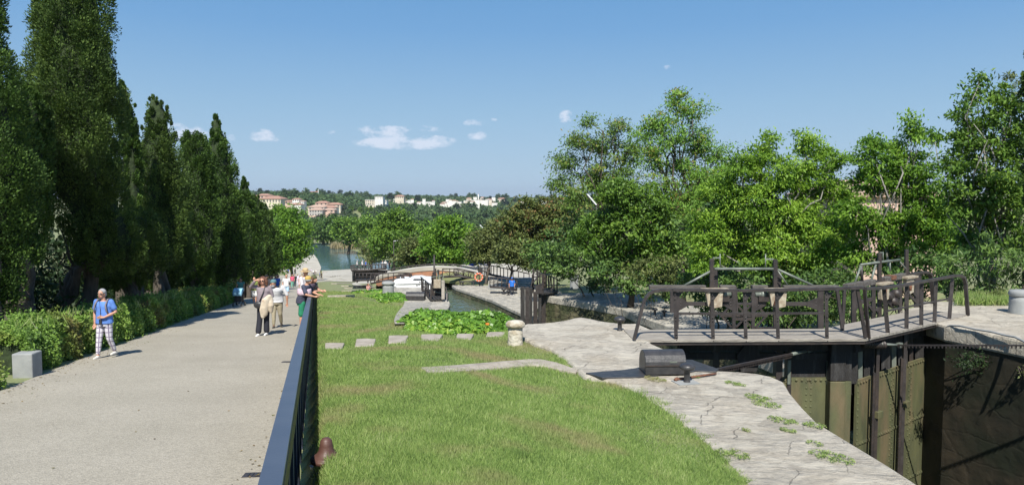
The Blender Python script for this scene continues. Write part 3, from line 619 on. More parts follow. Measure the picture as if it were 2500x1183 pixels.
# gate body
BO = .72
def bl_(px, py): return pl(px, py, BO)
mb = MB(); mb.beam(bl_(1660, 842), bl_(2030, 842), .3, .18); mb.beam(bl_(1660, 866), bl_(2030, 866), .26, .13); mb.build('top_beam', m_wood_d, lg)
for px, w_ in [(1668, .2), (1746, .14), (1818, .3), (1900, .13), (1925, .08)]:
    a = bl_(px, 836); b = V(a.x, a.y, -6); mb = MB(); mb.beam(a, b, w_, .2, up=(0, 1, 0)); mb.build('frame_upright', m_iron if w_ < .2 else m_wood_d, lg)
a = bl_(1822, 838); b_ = a+V(0, 0, -.72)   # shield-shaped timber between the paddles
mb = MB(); sh_ = [(-.26, -.22), (-.16, -.55), (.16, -.55), (.26, -.22), (.1, 0), (-.1, 0)]
fr = [a+dl*x+V(0, -.2, z) for x, z in sh_]; bk = [p+V(0, .06, 0) for p in fr]; mb.add(fr+bk, [tuple(range(6)), tuple(range(11, 5, -1))]+[(i, 6+i, 6+(i+1) % 6, (i+1) % 6) for i in range(6)]); mb.build('timber_shield', m_wood_d, lg)
MB().beam(bl_(1925, 893), bl_(2012, 893), .12, .44).build('timber_panel', m_wood_d, lg)
for px, c_ in ((1922, .06), (2021, .12)): 
    a = bl_(px, 876); MB().beam(a+V(0, -.1, 0), V(a.x, a.y-.1, a.z-.5), c_, .05, up=(0, 1, 0)).build('bright_strap', m_galv, lg)
def plates(name, f, pxs, tops, par, n_, rows=(.0, 1.35, 2.7, 4.2), zb=-13.5, off=0.):
    P0 = [f(px, py)+n_*off for px, py in zip(pxs, tops)]
    for (a, b) in zip(P0[:-1], P0[1:]):
        mb = MB(); q0, q1 = V(a.x, a.y, zb), V(b.x, b.y, zb); dd = (V(b.x, b.y, 0)-V(a.x, a.y, 0)); L_ = dd.length; dd = dd/L_
        mb.add([a, b, q1, q0]+[p-n_*.05 for p in (a, b, q1, q0)], [(3, 2, 1, 0), (4, 5, 6, 7), (0, 1, 5, 4), (0, 4, 7, 3), (1, 2, 6, 5)])
        zt_ = min(a.z, b.z)
        for r in rows:      # overlapping plate seams
            if r: mb.beam(V(a.x, a.y, zt_-r)+n_*.01, V(b.x, b.y, zt_-r)+n_*.01, .012, .07)
            nrv = max(4, int(L_/.11))
            for i in range(nrv+1):
                c = V(a.x, a.y, 0)+dd*(.03+(L_-.06)*i/nrv); zz = a.z+(b.z-a.z)*i/nrv-.06-r if r == 0 else zt_-r
                rivet(mb, V(c.x, c.y, zz)+n_*.018, n_, .03)
        k = int((zt_-(-9.5))/.13)
        for i in range(k):
            for e in (.05, L_-.05):
                c = V(a.x, a.y, 0)+dd*e; rivet(mb, V(c.x, c.y, zt_-.1-i*.13)+n_*.004, n_, .027)
        mb.build(name, m_olive, par)
plates('gate_plate', bl_, [1650, 1790, 1910, 1972, 2030], [916, 917, 918, 918, 918], lg, -nl, off=.06)
a = bl_(1910, 930); 
mp_ = bl_(2036, 836); MB().beam(V(mp_.x-.02, mp_.y-.12, DZ-.1), V(mp_.x-.02, mp_.y-.12, -3.75), .32, .34, up=(0, 1, 0)).build('mitre_post', m_wood_d, lg, bevel=.02)
MB().beam(V(mp_.x-.02, mp_.y-.12, -3.752), V(mp_.x-.02, mp_.y-.12, -13.5), .32, .34, up=(0, 1, 0)).build('mitre_post_foot', m_olive, lg, bevel=.02)
# --------------------------------------------------------------- near gate, right leaf
rg = thing('lock_gate', 'right leaf of the near lock gate, angled away, green riveted plates below its walkway', 'lock gate', tuple(NR+V(-2, .3, -6)))
for k in range(2):
    o0, o1 = k*DW/2+.01, (k+1)*DW/2-.012
    a, b = NM+nr*o0+dr*(.0 if k == 0 else -.12), NR+nr*o0; c, d = NR+nr*o1, NM+nr*o1-dr*(.12 if k == 0 else .34)
    MB().prism([(q_.x, q_.y) for q_ in (a, b, c, d)], DZ-.058, DZ+.002).build('deck_plank', m_wood, rg, bevel=.008)
MB().beam(NM+V(.0, .07, -.09), NR+V(-.04, .05, -.09), .05, .055).build('deck_beam', m_iron, rg)
hoop(arc_pts(pr, [(2112, 704), (2160, 702), (2215, 694), (2280, 682), (2330, 673), (2345, 672), (2353, 677), (2357, 690), (2363, 768)]), .03, 'handrail', m_iron2, rg)
MB().beam(pr(2111, 706, .01), pr(2121, 826, .01), .06, .05).build('railing_post', m_iron, rg)
for x0, y0, x1, y1 in [(2158, 704, 2168, 818), (2214, 696, 2213, 810), (2250, 690, 2249, 806), (2285, 686, 2281, 797), (2325, 680, 2317, 787)]: post(pr, x0, y0, x1, y1, rg, w=.085)
mb = MB(); mb.beam(pr(2166, 758, .05), pr(2320, 728, .05), .03, .035)
for px, py in ((2214, 749), (2250, 742), (2283, 735), (2318, 729)):
    a = pr(px, py, .04); mb.add([a+V(0, 0, .1), a+V(0, 0, -.1), a-dr*.1], [(0, 2, 1)]); mb.add([a+V(0, .01, .1), a+V(0, .01, -.1), a-dr*.1+V(0, .01, 0)], [(0, 1, 2)])
mb.build('mid_rail', m_iron2, rg)
RR = DW+.25
def rr_(px, py): return pr(px, py, RR)
hoop([rr_(2062, 703), rr_(2130, 690), rr_(2200, 673), rr_(2250, 665), rr_(2264, 664), rr_(2271, 669), rr_(2274, 680), rr_(2280, 752)], .03, 'rear_rail', m_iron2, rg, w=.1)
MB().beam(rr_(2064, 700), rr_(2132, 687), .14, .13).build('rear_timber', m_woodg, rg, bevel=.01)
MB().beam(rr_(2155, 683), rr_(2206, 672), .14, .13).build('rear_timber', m_woodg, rg, bevel=.01)
for px, y0, y1, w_ in [(2084, 702, 802, .1), (2132, 690, 790, .09), (2197, 676, 772, .09), (2238, 668, 765, .12), (2246, 668, 700, .05)]:
    MB().beam(rr_(px, y0), rr_(px, y1), w_, .06, up=(0, 1, 0)).build('frame_upright', m_iron2, rg)
mb = MB()
for x0, y0, x1, y1 in [(2084, 741, 2132, 729), (2155, 722, 2197, 714), (2197, 713, 2238, 706)]: mb.beam(rr_(x0, y0), rr_(x1, y1), .03, .09)
gus(mb, 2086, 740, 1, .25, .2, rr_, dr, -nr); gus(mb, 2236, 707, -1, .25, .2, rr_, dr, -nr)
for x0, y0, x1, y1 in [(2116, 738, 2132, 760), (2155, 728, 2140, 760), (2178, 724, 2196, 744), (2178, 724, 2162, 744), (2216, 716, 2238, 738), (2086, 752, 2100, 744)]: mb.beam(rr_(x0, y0), rr_(x1, y1), .03, .07)
mb.build('cross_strap', m_iron2, rg)
rack(2147, 617, 800, rr_, rg, -nr, dr, w=.08); rack(2213, 609, 780, rr_, rg, -nr, dr, w=.08)
gearbox(rr_, 2146, 710, rg, dr, -nr, 1.15); gearbox(rr_, 2208, 694, rg, dr, -nr, 1.15)
MB().box(rr_(2174, 680)+V(0, 0, .04), (.2, .2, .1), .6).build('gear_housing', m_rust, rg)
for px, py in ((2168, 722), (2188, 716), (2180, 735)):
    c = rr_(px, py); mb = MB(); mb.tube([c-dr*.1, c+dr*.1], .11, 12); mb.build('winding_gear', m_iron, rg)
mb = MB()
for px, py, hh in ((2186, 720, .5), (2176, 726, .45)): c = rr_(px, py); mb.beam(c-dr*.2, c+dr*.1+V(0, 0, -hh*.4), .05, .2)
mb.build('gear_bracket', m_iron2, rg)
greybar([rr_(2101, 646), rr_(2152, 639), rr_(2197, 634)], rg, r=.03)
greybar([rr_(2102, 648), rr_(2087, 690)], rg); greybar([rr_(2103, 650), rr_(2105, 690)], rg, r=.035, m=m_iron2); greybar([rr_(2138, 646), rr_(2126, 688)], rg); greybar([rr_(2198, 640), rr_(2222, 668)], rg, r=.02); greybar([rr_(2173, 640), rr_(2173, 662)], rg, r=.018)
mb = MB(); mb.beam(rr_(2148, 616), rr_(2156, 616), .02, .03); mb.tube([rr_(2156, 614), rr_(2156, 640)], .013, 6); mb.build('indicator', m_galv, rg)
# body of the right leaf
BR = .5
def br_(px, py): return pr(px, py, BR)
mb = MB(); mb.beam(br_(2072, 846), br_(2272, 800), .3, .2); mb.build('top_beam', m_wood_d, rg)
MB().beam(br_(2050, 868)+nr*.2, br_(2268, 818)+nr*.2, .1, .1).build('top_beam', m_wood_d, rg)
xs = [2078, 2098, 2117, 2136, 2158, 2180, 2200, 2222, 2240, 2260]
for i, px in enumerate(xs):
    t = (px-2072)/200; a = br_(px, 845-42*t); b = br_(px, 935-70*t)
    o = MB(); w_ = [.2, .09, .22, .1, .2, .1, .22, .09, .2, .14][i]; o.beam(a, b, w_, .16 if i % 2 == 0 else .1, up=(0, 1, 0)); o.build('frame_upright', [m_wood_d, m_galv, m_wood_d, m_iron][i % 4], rg)
mb = MB(); a, b = br_(2070, 880)+nr*.22, br_(2270, 838)+nr*.22
mb.add([a, b, V(b.x, b.y, -5), V(a.x, a.y, -5)]+[p+nr*.05 for p in (a, b, V(b.x, b.y, -5), V(a.x, a.y, -5))], [(3, 2, 1, 0), (4, 5, 6, 7), (0, 1, 5, 4)]); mb.build('timber_panel', m_wood_d, rg)
plates('gate_plate', br_, [2079, 2122, 2166, 2210, 2268], [926, 911, 896, 881, 862], rg, -nr, off=.12)
a = br_(2282, 852); MB().beam(V(a.x, a.y-.08, a.z), V(a.x, a.y-.08, -13.5), .2, .2, up=(0, 1, 0)).build('heel_post', m_olive, rg, bevel=.02)
a = pr(2066, 838, .55); MB().beam(V(a.x, a.y, DZ-.1), V(a.x, a.y, -3.75), .13, .3, up=(0, 1, 0)).build('mitre_post', m_wood_d, rg, bevel=.015)
MB().beam(V(a.x, a.y, -3.752), V(a.x, a.y, -13.5), .13, .3, up=(0, 1, 0)).build('mitre_post_foot', m_olive, rg, bevel=.015)
for px, yb, yt, bk_ in ((2143, 1200, 838, 1010), (2210, 1230, 806, 985)):
    mb = MB(); a = pr(px, yt, .22); mb.beam(a, V(a.x, a.y, -9), .07, .07, up=(0, 1, 0)); mb.build('paddle_rod', m_iron2 if px > 2150 else m_iron, rg)
    c = pr(px, bk_, .2); MB().box(c, (.2, .14, .15), .6).build('rod_bracket', m_olive, rg, bevel=.01)
    a2 = a-dr*.12; MB().beam(V(a2.x, a2.y, a.z-.6), V(a2.x, a2.y, -9), .05, .05, up=(0, 1, 0)).build('paddle_rod', m_iron, rg)
# --------------------------------------------------------------- operating racks
def toothrack(name, lb, a, b, m, r=.035, teeth=.07, th=.05):
    mb = MB(); mb.beam(a, b, r, r); L_ = (b-a).length; k = int(L_/teeth)
    for i in range(k): c = a.lerp(b, (i+.5)/k); mb.box(c+V(0, 0, -r), (.022, .03, th), math.atan2((b-a).y, (b-a).x))
    return mb
A_, B_ = pr(2190, 842, -.02), P(2760, 843, 12.2)
t = thing('gate_rack', 'long toothed iron rack stretched from the right gate leaf to the right frame edge', 'gate rack', tuple(A_))
toothrack('', '', A_, B_, m_iron, .03).build('toothed_bar', m_iron2, t)
MB().tube([pr(2150, 839, .1), pr(2192, 842, -.02)], .028, 8).build('end_rod', m_galv, t); MB().box(pr(2196, 842, -.03), (.12, .08, .1), .5).build('coupling', m_galv, t)
mb = MB(); c0, c1 = pr(2108, 839, .3), pr(2155, 841, .1)
for i in range(9): c = c0.lerp(c1, i/8); mb.tube([c-dr*.012, c+dr*.012], .09, 12)
mb.tube([c0, c1], .05, 8); mb.build('spring_buffer', m_iron, t)
A_, B_ = G(1745, 903, ZA-.02), pl(1975, 855, .75)
t = thing('gate_rack', 'slanting iron rack rod from the winch cover out to the left gate leaf', 'gate rack', tuple(A_))
M_ = A_.lerp(B_, .78)
toothrack('', '', A_, M_, m_iron, .045).build('toothed_bar', m_iron, t); MB().tube([M_, B_], .036, 8).build('end_rod', m_galv, t)
mb = MB(); mb.tube([B_-(B_-A_).normalized()*.14, B_+(B_-A_).normalized()*.05], [.06, .085], 10); mb.build('coupling', m_galv, t)
# --------------------------------------------------------------- winch covers and bollards
def winch_cover(px, py, w, h, lb, z, rz=0, L_=None, grp=None):
    c = G(px, py, z); t = thing('winch_cover', lb, 'winch cover', tuple(c), rz=rz)
    r = h*.62; n = 12; mb = MB(); prof = [(-r, 0), (-r, h-r*.95)]+[(-r*math.cos(math.pi*i/n), h-r*.95+r*.95*math.sin(math.pi*i/n)) for i in range(1, n)]+[(r, h-r*.95), (r, 0)]
    k = len(prof); a = [V(-w/2, y_, z_) for y_, z_ in prof]; b = [V(w/2, y_, z_) for y_, z_ in prof]
    mb.add(a+b, [tuple(range(k)), tuple(range(2*k-1, k-1, -1))]+[(i, k+i, k+(i+1) % k, (i+1) % k) for i in range(k)])
    o = D.objects.new('cover', mb.mesh('cover')); col.objects.link(o); o.data.materials.append(m_black); o.parent = t
    bv = o.modifiers.new('bevel', 'BEVEL'); bv.width = .012; bv.segments = 2; bv.limit_method = 'ANGLE'; bv.angle_limit = 1
    mb = MB()
    for s in (-1, 1): mb.beam(V(s*w/2, -r-.006, h*.42), V(0, -r-.006, h*.42), .012, .012) if False else None
    mb.beam(V(-w/2-.01, -r-.006, h*.4), V(w/2+.01, -r-.006, h*.4), .014, .02)
    o2 = D.objects.new('seam_strip', mb.mesh('seam_strip')); col.objects.link(o2); o2.data.materials.append(m_iron); o2.parent = t
    mb = MB(); mb.box((w*.18, -r*.93, h*.52), (.12, .02, .05)); o3 = D.objects.new('hasp', mb.mesh('hasp')); col.objects.link(o3); o3.data.materials.append(m_galv); o3.parent = t
    return t
wc = winch_cover(1617, 906, .66, .36, 'black half-barrel iron winch cover on the near stone platform', ZA+.025, rz=.06)
pts = [(1430, 912), (1520, 905), (1568, 898), (1600, 884), (1664, 880), (1690, 880), (1755, 903), (1748, 909), (1700, 907), (1660, 913), (1560, 922), (1470, 924)]
MB().prism([(G(*p, ZA).x, G(*p, ZA).y) for p in pts], ZA-.02, ZA+.022).build('iron_plate', m_black, origin=tuple(G(1600, 905, ZA)), bevel=.006)
tag(D.objects['iron_plate'], 'dark flat iron plate under the half-barrel winch cover', 'iron plate')
winch_cover(1015, 731, 1.3, .55, 'small dark half-barrel winch cover beside the far open gate', ZB+.02, rz=-.05)
def bollard_black(px, py, h, lb, z, plate=True):
    c = G(px, py, z); t = thing('mooring_bollard', lb, 'mooring bollard', tuple(c), 'black cast iron mooring bollards')
    s = h/.36
    MB().lathe([(.075*s, 0), (.062*s, .02*s), (.055*s, .06*s), (.055*s, .2*s), (.07*s, .235*s), (.13*s, .25*s), (.145*s, .28*s), (.14*s, .31*s), (.11*s, .34*s), (.05*s, .36*s)], c, 20).build('shaft', m_black, t)
    if plate: MB().box(c+V(-.02, 0, .006), (.42*s, .34*s, .012), .25).build('base_plate', m_conc, t)
bollard_black(1677, 933, .30, 'shiny black mooring bollard beside the rusty rod on the near platform', ZA)
bollard_black(1513, 806, .30, 'black mooring bollard left of the walkway end on the near platform', ZA, False)
bollard_black(1599, 768, .42, 'left of two small bollards on the coping behind the near railing', ZB, False)
bollard_black(1622, 773, .42, 'right of two small bollards on the coping behind the near railing', ZB, False)
bollard_black(1230, 718, .6, 'small bollard on the far quay just left of the man in blue', ZC, False)
bollard_black(1241, 720, .5, 'low bollard at the feet of the man in blue', ZC, False)
bollard_black(1035, 731, .45, 'small dark bollard beside the far half-barrel winch cover', ZB, False)
bollard_black(1130, 697, .5, 'small bollard on the far quay corner near the lifebuoy', ZC, False)
a, b = G(1652, 925, ZA+.03), G(1748, 911, ZA+.03)
t = thing('iron_rod', 'rusty iron rod lying on the stone behind the shiny bollard', 'iron rod', tuple(a)); MB().tube([a, b], .018, 8).build('shaft', m_rust, t); MB().tube([a+V(-.03, -.04, 0), a+V(.02, .04, 0)], .028, 8).build('hooked_end', m_rust, t)
def stone_bollard(px, py, h, r, lb, m, z=None, cap=1.25, seed=0, lean=0):
    c = G(px, py, z) if z is not None else hit(px, py); t = thing('stone_bollard', lb, 'stone bollard', tuple(c), 'stone bollards')
    rr = random.Random(seed); k = 22; 
    def jit(me, a):
        for v in me.vertices: v.co.x += rr.uniform(-a, a); v.co.y += rr.uniform(-a, a); v.co.z += rr.uniform(-a, a)*.6
    sh = MB().lathe([(r*1.06, -.1), (r*1.04, .02), (r, h*.2), (r*.97, h*.5), (r*.95, h*.72)], c, k).build('shaft', m, t); jit(sh.data, r*.03)
    cp = MB().lathe([(r*.98, h*.722), (r*cap, h*.75), (r*(cap+.05), h*.82), (r*cap, h*.9), (r*.95, h*.97), (r*.4, h)], c, k).build('cap', m, t); jit(cp.data, r*.03)
    t.rotation_euler = (0, lean, 0)
    return t
stone_bollard(1258, 842, .50, .15, 'weathered white stone bollard with a mushroom cap between lawn and creeper', m_render, seed=1)
stone_bollard(2492, 764, .58, .26, 'fat pale stone bollard cut by the right frame edge beyond the gate', m_conc, ZA, cap=1.02, seed=2)
stone_bollard(1402, 702, 1.0, .33, 'grey stone bollard in the shade near the second gate', m_conc, ZB+.1, cap=1.05, seed=3)
stone_bollard(948, 717, .95, .42, 'grey conical capped stone bollard beside the small far creeper patch', m_conc, ZB, cap=1.1, seed=4)
# hose along the coping
hs_ = [P(2308, 800, 16.1), P(2320, 794, 16), P(2345, 795, 15.7), P(2380, 803, 15.4), P(2420, 809, 15.0), P(2455, 818, 14.7), P(2478, 822, 14.5), P(2498, 832, 14.2), P(2520, 845, 13.8)]
tag(MB().tube(hs_, .022, 7).build('hose', m_conc, origin=tuple(hs_[0])), 'pale grey hose hanging along the coping of the dark chamber', 'hose')
# small covers in the path, litter, bell
for (px, py, lb) in [(707, 884, 'small dark square drain cover in the path beside the railing'), (627, 1161, 'dark rectangular drain cover near the bottom edge of the path')]:
    c = hit(px, py, fpath); s_ = .16 if py < 900 else .13
    t = thing('drain_cover', lb, 'drain cover', tuple(c), rz=.1); sl_ = -.0865; o = MB(); 
    def pz(x, y): return V(x, y, float(zp(c.y+y))-c.z+.018)
    q4 = [pz(-s_, -s_*.6), pz(s_, -s_*.6), pz(s_, s_*.6), pz(-s_, s_*.6)]
    o.add(q4+[p-V(0, 0, .02) for p in q4], [(0, 1, 2, 3), (0, 4, 5, 1), (1, 5, 6, 2), (2, 6, 7, 3), (3, 7, 4, 0)]); ob = D.objects.new('plate', o.mesh('plate')); col.objects.link(ob); ob.parent = t; ob.data.materials.append(m_iron2)
    o = MB(); 
    for k in range(5): x = -s_*.6+k*s_*.3; o.beam(pz(x, -s_*.35)+V(0, 0, .003), pz(x, s_*.35)+V(0, 0, .003), .012, .006)
    ob = D.objects.new('grille', o.mesh('grille')); col.objects.link(ob); ob.parent = t; ob.data.materials.append(m_black)
c = hit(797, 1121); c.z += .015
t = thing('ground_spike_cover', 'brown bell-shaped iron cap standing in the lawn beside the railing', 'iron cap', tuple(c))
MB().lathe([(.125, -.02), (.125, .012), (.105, .022), (.085, .035), (.062, .07), (.055, .11), (.048, .15), (.03, .17), (.012, .176)], c, 24).build('bell', m_brown, t); MB().lathe([(.13, -.03), (.13, .006)], c, 24).build('rim', m_brown, t)
rr = random.Random(4)
for (px, py, s, lb) in [(768, 1146, .04, 'scrap of crumpled white paper in the grass by the railing foot')]:
    c = hit(px, py); mb = MB().ell(c+V(0, 0, .03), (s, s*.8, s*.6), 9, 6); o = mb.build('paper_scrap', m_white, origin=tuple(c))
    for v in o.data.vertices: v.co += V(rr.uniform(-1, 1), rr.uniform(-1, 1), rr.uniform(-1, 1))*s*.35
    tag(o, lb, 'litter')
# concrete block left
c = hit(52, 925); c.z += 0
t = MB().box(c+V(-.08, .3, .19), (.36, .34, .5), .08).build('concrete_block', m_conc, origin=tuple(c), bevel=.02); tag(t, 'pale grey concrete block at the left edge of the path among the shrubs', 'concrete block')
# --------------------------------------------------------------- black railing beside the path
rt = thing('guard_railing', 'long slate-blue steel guard railing between the path and the lawn', 'railing', (float(xrail(8)), 8, float(zp(8))))
RH = 1.05
def rtop(y): return RH-.0+ (0 if y > 10.4 else (10.4-y)*.004)
ysr = list(np.arange(1.5, 30, 1.))+list(np.arange(30, 121, 3.))
mb = MB(); mb2 = MB(); mb3 = MB()
for a, b in zip(ysr[:-1], ysr[1:]):
    for (m_, zo, xo, ww, hh_) in ((mb, 0, -.055, .115, .03), (mb2, -.085, .002, .012, .14), (mb2, -.085, -.108, .01, .14), (mb3, -RH+.2, -.03, .03, .05)):
        m_.beam(V(float(xrail(a))+xo, a, float(zp(a))+RH+zo), V(float(xrail(b))+xo, b, float(zp(b))+RH+zo), ww, hh_)
mb.build('top_rail', m_rail, rt); mb2.build('side_flange', m_iron, rt); mb3.build('bottom_rail', m_iron, rt)
yy = 2.2; k = 0
while yy < 100 and k < 90:
    x = float(xrail(yy))-.045; z = float(zp(yy))
    MB().box((x+.02, yy, z+RH/2-.06), (.055, .012, RH+.05), -.262).build('railing_post', m_rail if k < 30 else m_iron, rt)
    yy += .75 if yy < 26 else 1.6; k += 1
mb = MB()
for a, b in zip(ysr[:-1], ysr[1:]):
    mb.beam(V(float(xrail(a))-.03, a, float(zp(a))+.52), V(float(xrail(b))-.03, b, float(zp(b))+.52), .008, .78)
mb.build('side_panel', m_iron, rt)
# ================================================================= vegetation
rng = np.random.default_rng(7)
def unit(v): return v/np.maximum(np.linalg.norm(v, axis=-1, keepdims=True), 1e-9)
def leaf_mesh(name, C, axis_, nrm, ln, wd, rnd, fold=0.0):
    """C centres, axis_ leaf direction, nrm approx normal, ln/wd arrays -> rhombus leaves"""
    a = unit(axis_); b = unit(np.cross(nrm, a)); ln = np.asarray(ln).reshape(-1, 1)*np.ones((len(C), 1)); wd = np.asarray(wd).reshape(-1, 1)*np.ones((len(C), 1))
    V4 = np.stack([C-a*ln*.5, C+b*wd*.5-a*ln*.05, C+a*ln*.5, C-b*wd*.5-a*ln*.05], 1).reshape(-1, 3)
    q = np.arange(len(C)*4).reshape(-1, 4); me = raw_mesh(name, V4, q)
    at = me.attributes.new('rnd', 'FLOAT', 'FACE'); at.data.foreach_set('value', np.clip(rnd, 0, 1).astype(np.float32)); return me
def blob_points(blobs, sub_d, per, sr, rng, shell=(.55, 1.05), flat=.6, cz=.85):
    """blobs [(c(3), R)] -> sub clump centres and leaf centres"""
    SC = []; SB = []
    for i, (c, R) in enumerate(blobs):
        k = max(3, int(sub_d*R*R)); d = unit(rng.normal(size=(k, 3))); r = R*rng.uniform(shell[0], shell[1], (k, 1))
        d[:, 2] *= cz; SC.append(np.array(c)+d*r); SB += [i]*k
    SC = np.concatenate(SC); n = len(SC)
    s = rng.uniform(.6, 1.25, (n, 1))*sr
    Cn = (SC[:, None]+rng.normal(size=(n, per, 3))*np.array([.55, .55, .55*flat])*s[:, None]).reshape(-1, 3)
    out_ = np.repeat(SC-np.array([blobs[b][0] for b in SB]), per, axis=0)
    cl = np.repeat(rng.uniform(0, 1, n), per)
    return SC, np.array(SB), Cn, out_, cl
m_bark = mat('grey_brown_bark', (.11, .09, .07), .95, c2=(.06, .05, .04), scale=4, detail=6, bump=.6, coords='Object', stretch=(3, 3, .8))
m_bark_p = mat('pale_grey_bark', (.30, .29, .26), .9, c2=(.18, .17, .15), scale=4, detail=6, bump=.4, coords='Object', stretch=(3, 3, .8))
def limb_pts(a, b, rng, n=5, wob=.08):
    a, b = np.array(a), np.array(b); L_ = np.linalg.norm(b-a); t = np.linspace(0, 1, n)[:, None]
    p = a+(b-a)*t; p[:, 2] += np.sin(t[:, 0]*math.pi)*L_*.08; p[1:-1] += rng.normal(size=(n-2, 3))*L_*wob
    return [tuple(q) for q in p]
def broadleaf(name, lb, base, blobs, m, leaf=(.16, .08), sub_d=16, per=46, sr=.42, droop=.35, seed=1, trunk_r=.16, bark=None, group=None, cat='tree', fork=.45, twigs=.25, flat=.6, shell=(.5, 1.08), stems=1, up=.8):
    rng = np.random.default_rng(seed); base = np.array(base, float)
    SC, SB, Cn, out_, cl = blob_points(blobs, sub_d, per, sr, rng, shell, flat)
    n = len(Cn); o = unit(out_)
    ax_ = o*.7+rng.normal(size=(n, 3))*.6; ax_[:, 2] -= droop
    nr_ = o*.5+rng.normal(size=(n, 3))*.55; nr_[:, 2] += up
    s = rng.uniform(.7, 1.3, n)
    t = thing(name, lb, cat, tuple(base), group)
    rnd_ = cl*.55+rng.uniform(0, .45, n)
    mesh_obj('crown', leaf_mesh('crown', Cn, ax_, nr_, leaf[0]*s, leaf[1]*s, rnd_), m, t)
    mb = MB(); cent = np.mean([b[0] for b in blobs], axis=0); topz = cent[2]
    R0 = np.mean([b[1] for b in blobs])
    for st in range(stems):
        off = rng.normal(size=3)*np.array([.25, .25, 0])*(1 if stems > 1 else 0)
        fk = base+off+(cent-base)*fork+rng.normal(size=3)*.08
        pts = limb_pts(base+off+np.array([0, 0, -.2]), fk, rng, 5, .02); mb.tube(pts, [trunk_r*1.25, trunk_r, trunk_r*.9, trunk_r*.82, trunk_r*.72], 9)
        for i, (c, R) in enumerate(blobs):
            if stems > 1 and i % stems != st: continue
            pts = limb_pts(fk, np.array(c), rng, 6, .05); r0 = trunk_r*.55; mb.tube(pts, [r0, r0*.8, r0*.62, r0*.48, r0*.34, r0*.2], 6)
            idx = np.where(SB == i)[0]
            for j in idx[rng.random(len(idx)) < twigs]: 
                st_ = np.array(c)+(np.array(fk)-np.array(c))*rng.uniform(0, .35)
                mb.tube(limb_pts(st_, SC[j], rng, 4, .06), [r0*.24, r0*.18, r0*.12, r0*.05], 4)
    mb.build('trunk', bark or m_bark, t)
    return t
def B(px, py, rpx, d, dd=0.):
    p = P(px, py, d+dd); return (np.array(p), rpx/F*d)
def BL(lst, d, seed=0, jit=.5):
    r = np.random.default_rng(seed+99); out = []
    for it in lst:
        R = it[2]/F*d; dd = it[3] if len(it) > 3 else r.uniform(-jit, jit)*R*1.6
        p = P(it[0], it[1], d+dd); out.append((np.array(p), R))
    return out
def gpos(px, d, dz=0): p = P(px, 600, d); return (p.x, d, float(gz(p.x, d))+dz)
# ---- leaf materials
lf_cyp = leafmat('cypress_foliage', [(0.019, 0.042, 0.011), (0.044, 0.089, 0.017), (0.075, 0.142, 0.023), (0.141, 0.226, 0.044)], .12, .7)
lf_cyp2 = leafmat('cypress_foliage_olive', [(0.024, 0.043, 0.011), (0.050, 0.091, 0.019), (0.084, 0.142, 0.027), (0.155, 0.227, 0.050)], .12, .7)
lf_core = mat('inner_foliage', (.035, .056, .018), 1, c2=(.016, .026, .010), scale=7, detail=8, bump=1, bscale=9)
lf_bright = leafmat('walnut_leaves', [(0.071, 0.149, 0.019), (0.148, 0.276, 0.029), (0.244, 0.407, 0.045), (0.386, 0.538, 0.079)], .42, .5)
lf_bright2 = leafmat('fresh_green_leaves', [(0.048, 0.121, 0.016), (0.108, 0.224, 0.024), (0.180, 0.333, 0.036), (0.288, 0.437, 0.060)], .42, .5)
lf_mid = leafmat('mid_green_leaves', [(0.043, 0.097, 0.017), (0.086, 0.172, 0.023), (0.144, 0.255, 0.033), (0.237, 0.355, 0.058)], .32, .5)
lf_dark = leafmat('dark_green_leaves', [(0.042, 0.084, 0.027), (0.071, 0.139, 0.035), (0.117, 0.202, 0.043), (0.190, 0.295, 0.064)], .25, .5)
lf_shade = leafmat('shade_toned_leaves', [(.012, .026, .009), (.02, .042, .012), (.032, .06, .015)], .2, .6)  # darker shrub green, with the shade under the cypresses put into the colour
lf_loc = leafmat('locust_leaves', [(0.108, 0.198, 0.036), (0.150, 0.291, 0.043), (0.205, 0.373, 0.057), (0.473, 0.280, 0.083)], .35, .55)
lf_loc2 = leafmat('locust_leaves_reddish', [(0.084, 0.151, 0.031), (0.120, 0.208, 0.037), (0.140, 0.248, 0.044), (0.176, 0.264, 0.049), (0.337, 0.239, 0.083)], .35, .55)
lf_red = leafmat('reddish_tree_leaves', [(0.065, 0.092, 0.029), (0.104, 0.144, 0.036), (0.130, 0.172, 0.044), (0.169, 0.172, 0.052), (0.325, 0.138, 0.072)], .3, .55)
lf_olv = leafmat('olive_green_leaves', [(0.066, 0.090, 0.029), (0.113, 0.146, 0.043), (0.159, 0.192, 0.055), (0.212, 0.238, 0.079)], .3, .55)
lf_hedge = leafmat('hedge_leaves', [(0.076, 0.135, 0.036), (0.144, 0.253, 0.046), (0.227, 0.371, 0.062), (0.334, 0.458, 0.108)], .3, .5, patch=(.17, .12, .05), ps=.9)
lf_ivy = leafmat('creeper_leaves', [(0.073, 0.161, 0.028), (0.121, 0.253, 0.036), (0.194, 0.379, 0.050), (0.363, 0.483, 0.085)], .35, .35)
lf_grass = leafmat('grass_blades', [(0.131, 0.209, 0.057), (0.214, 0.323, 0.081), (0.324, 0.438, 0.119), (0.511, 0.547, 0.270)], .45, .6, patch=(.36, .33, .16), ps=.8, plo=.52)
lf_reed = leafmat('dry_reeds', [(.20, .19, .08), (.36, .30, .17), (.46, .38, .24)], .3, .7)
lf_far = leafmat('far_tree_leaves', [(0.033, 0.067, 0.030), (0.052, 0.101, 0.039), (0.081, 0.136, 0.047), (0.119, 0.171, 0.059)], .15, .8)
lf_far2 = leafmat('far_tree_leaves_grey', [(.05, .075, .045), (.07, .10, .055), (.10, .13, .07)], .15, .8)
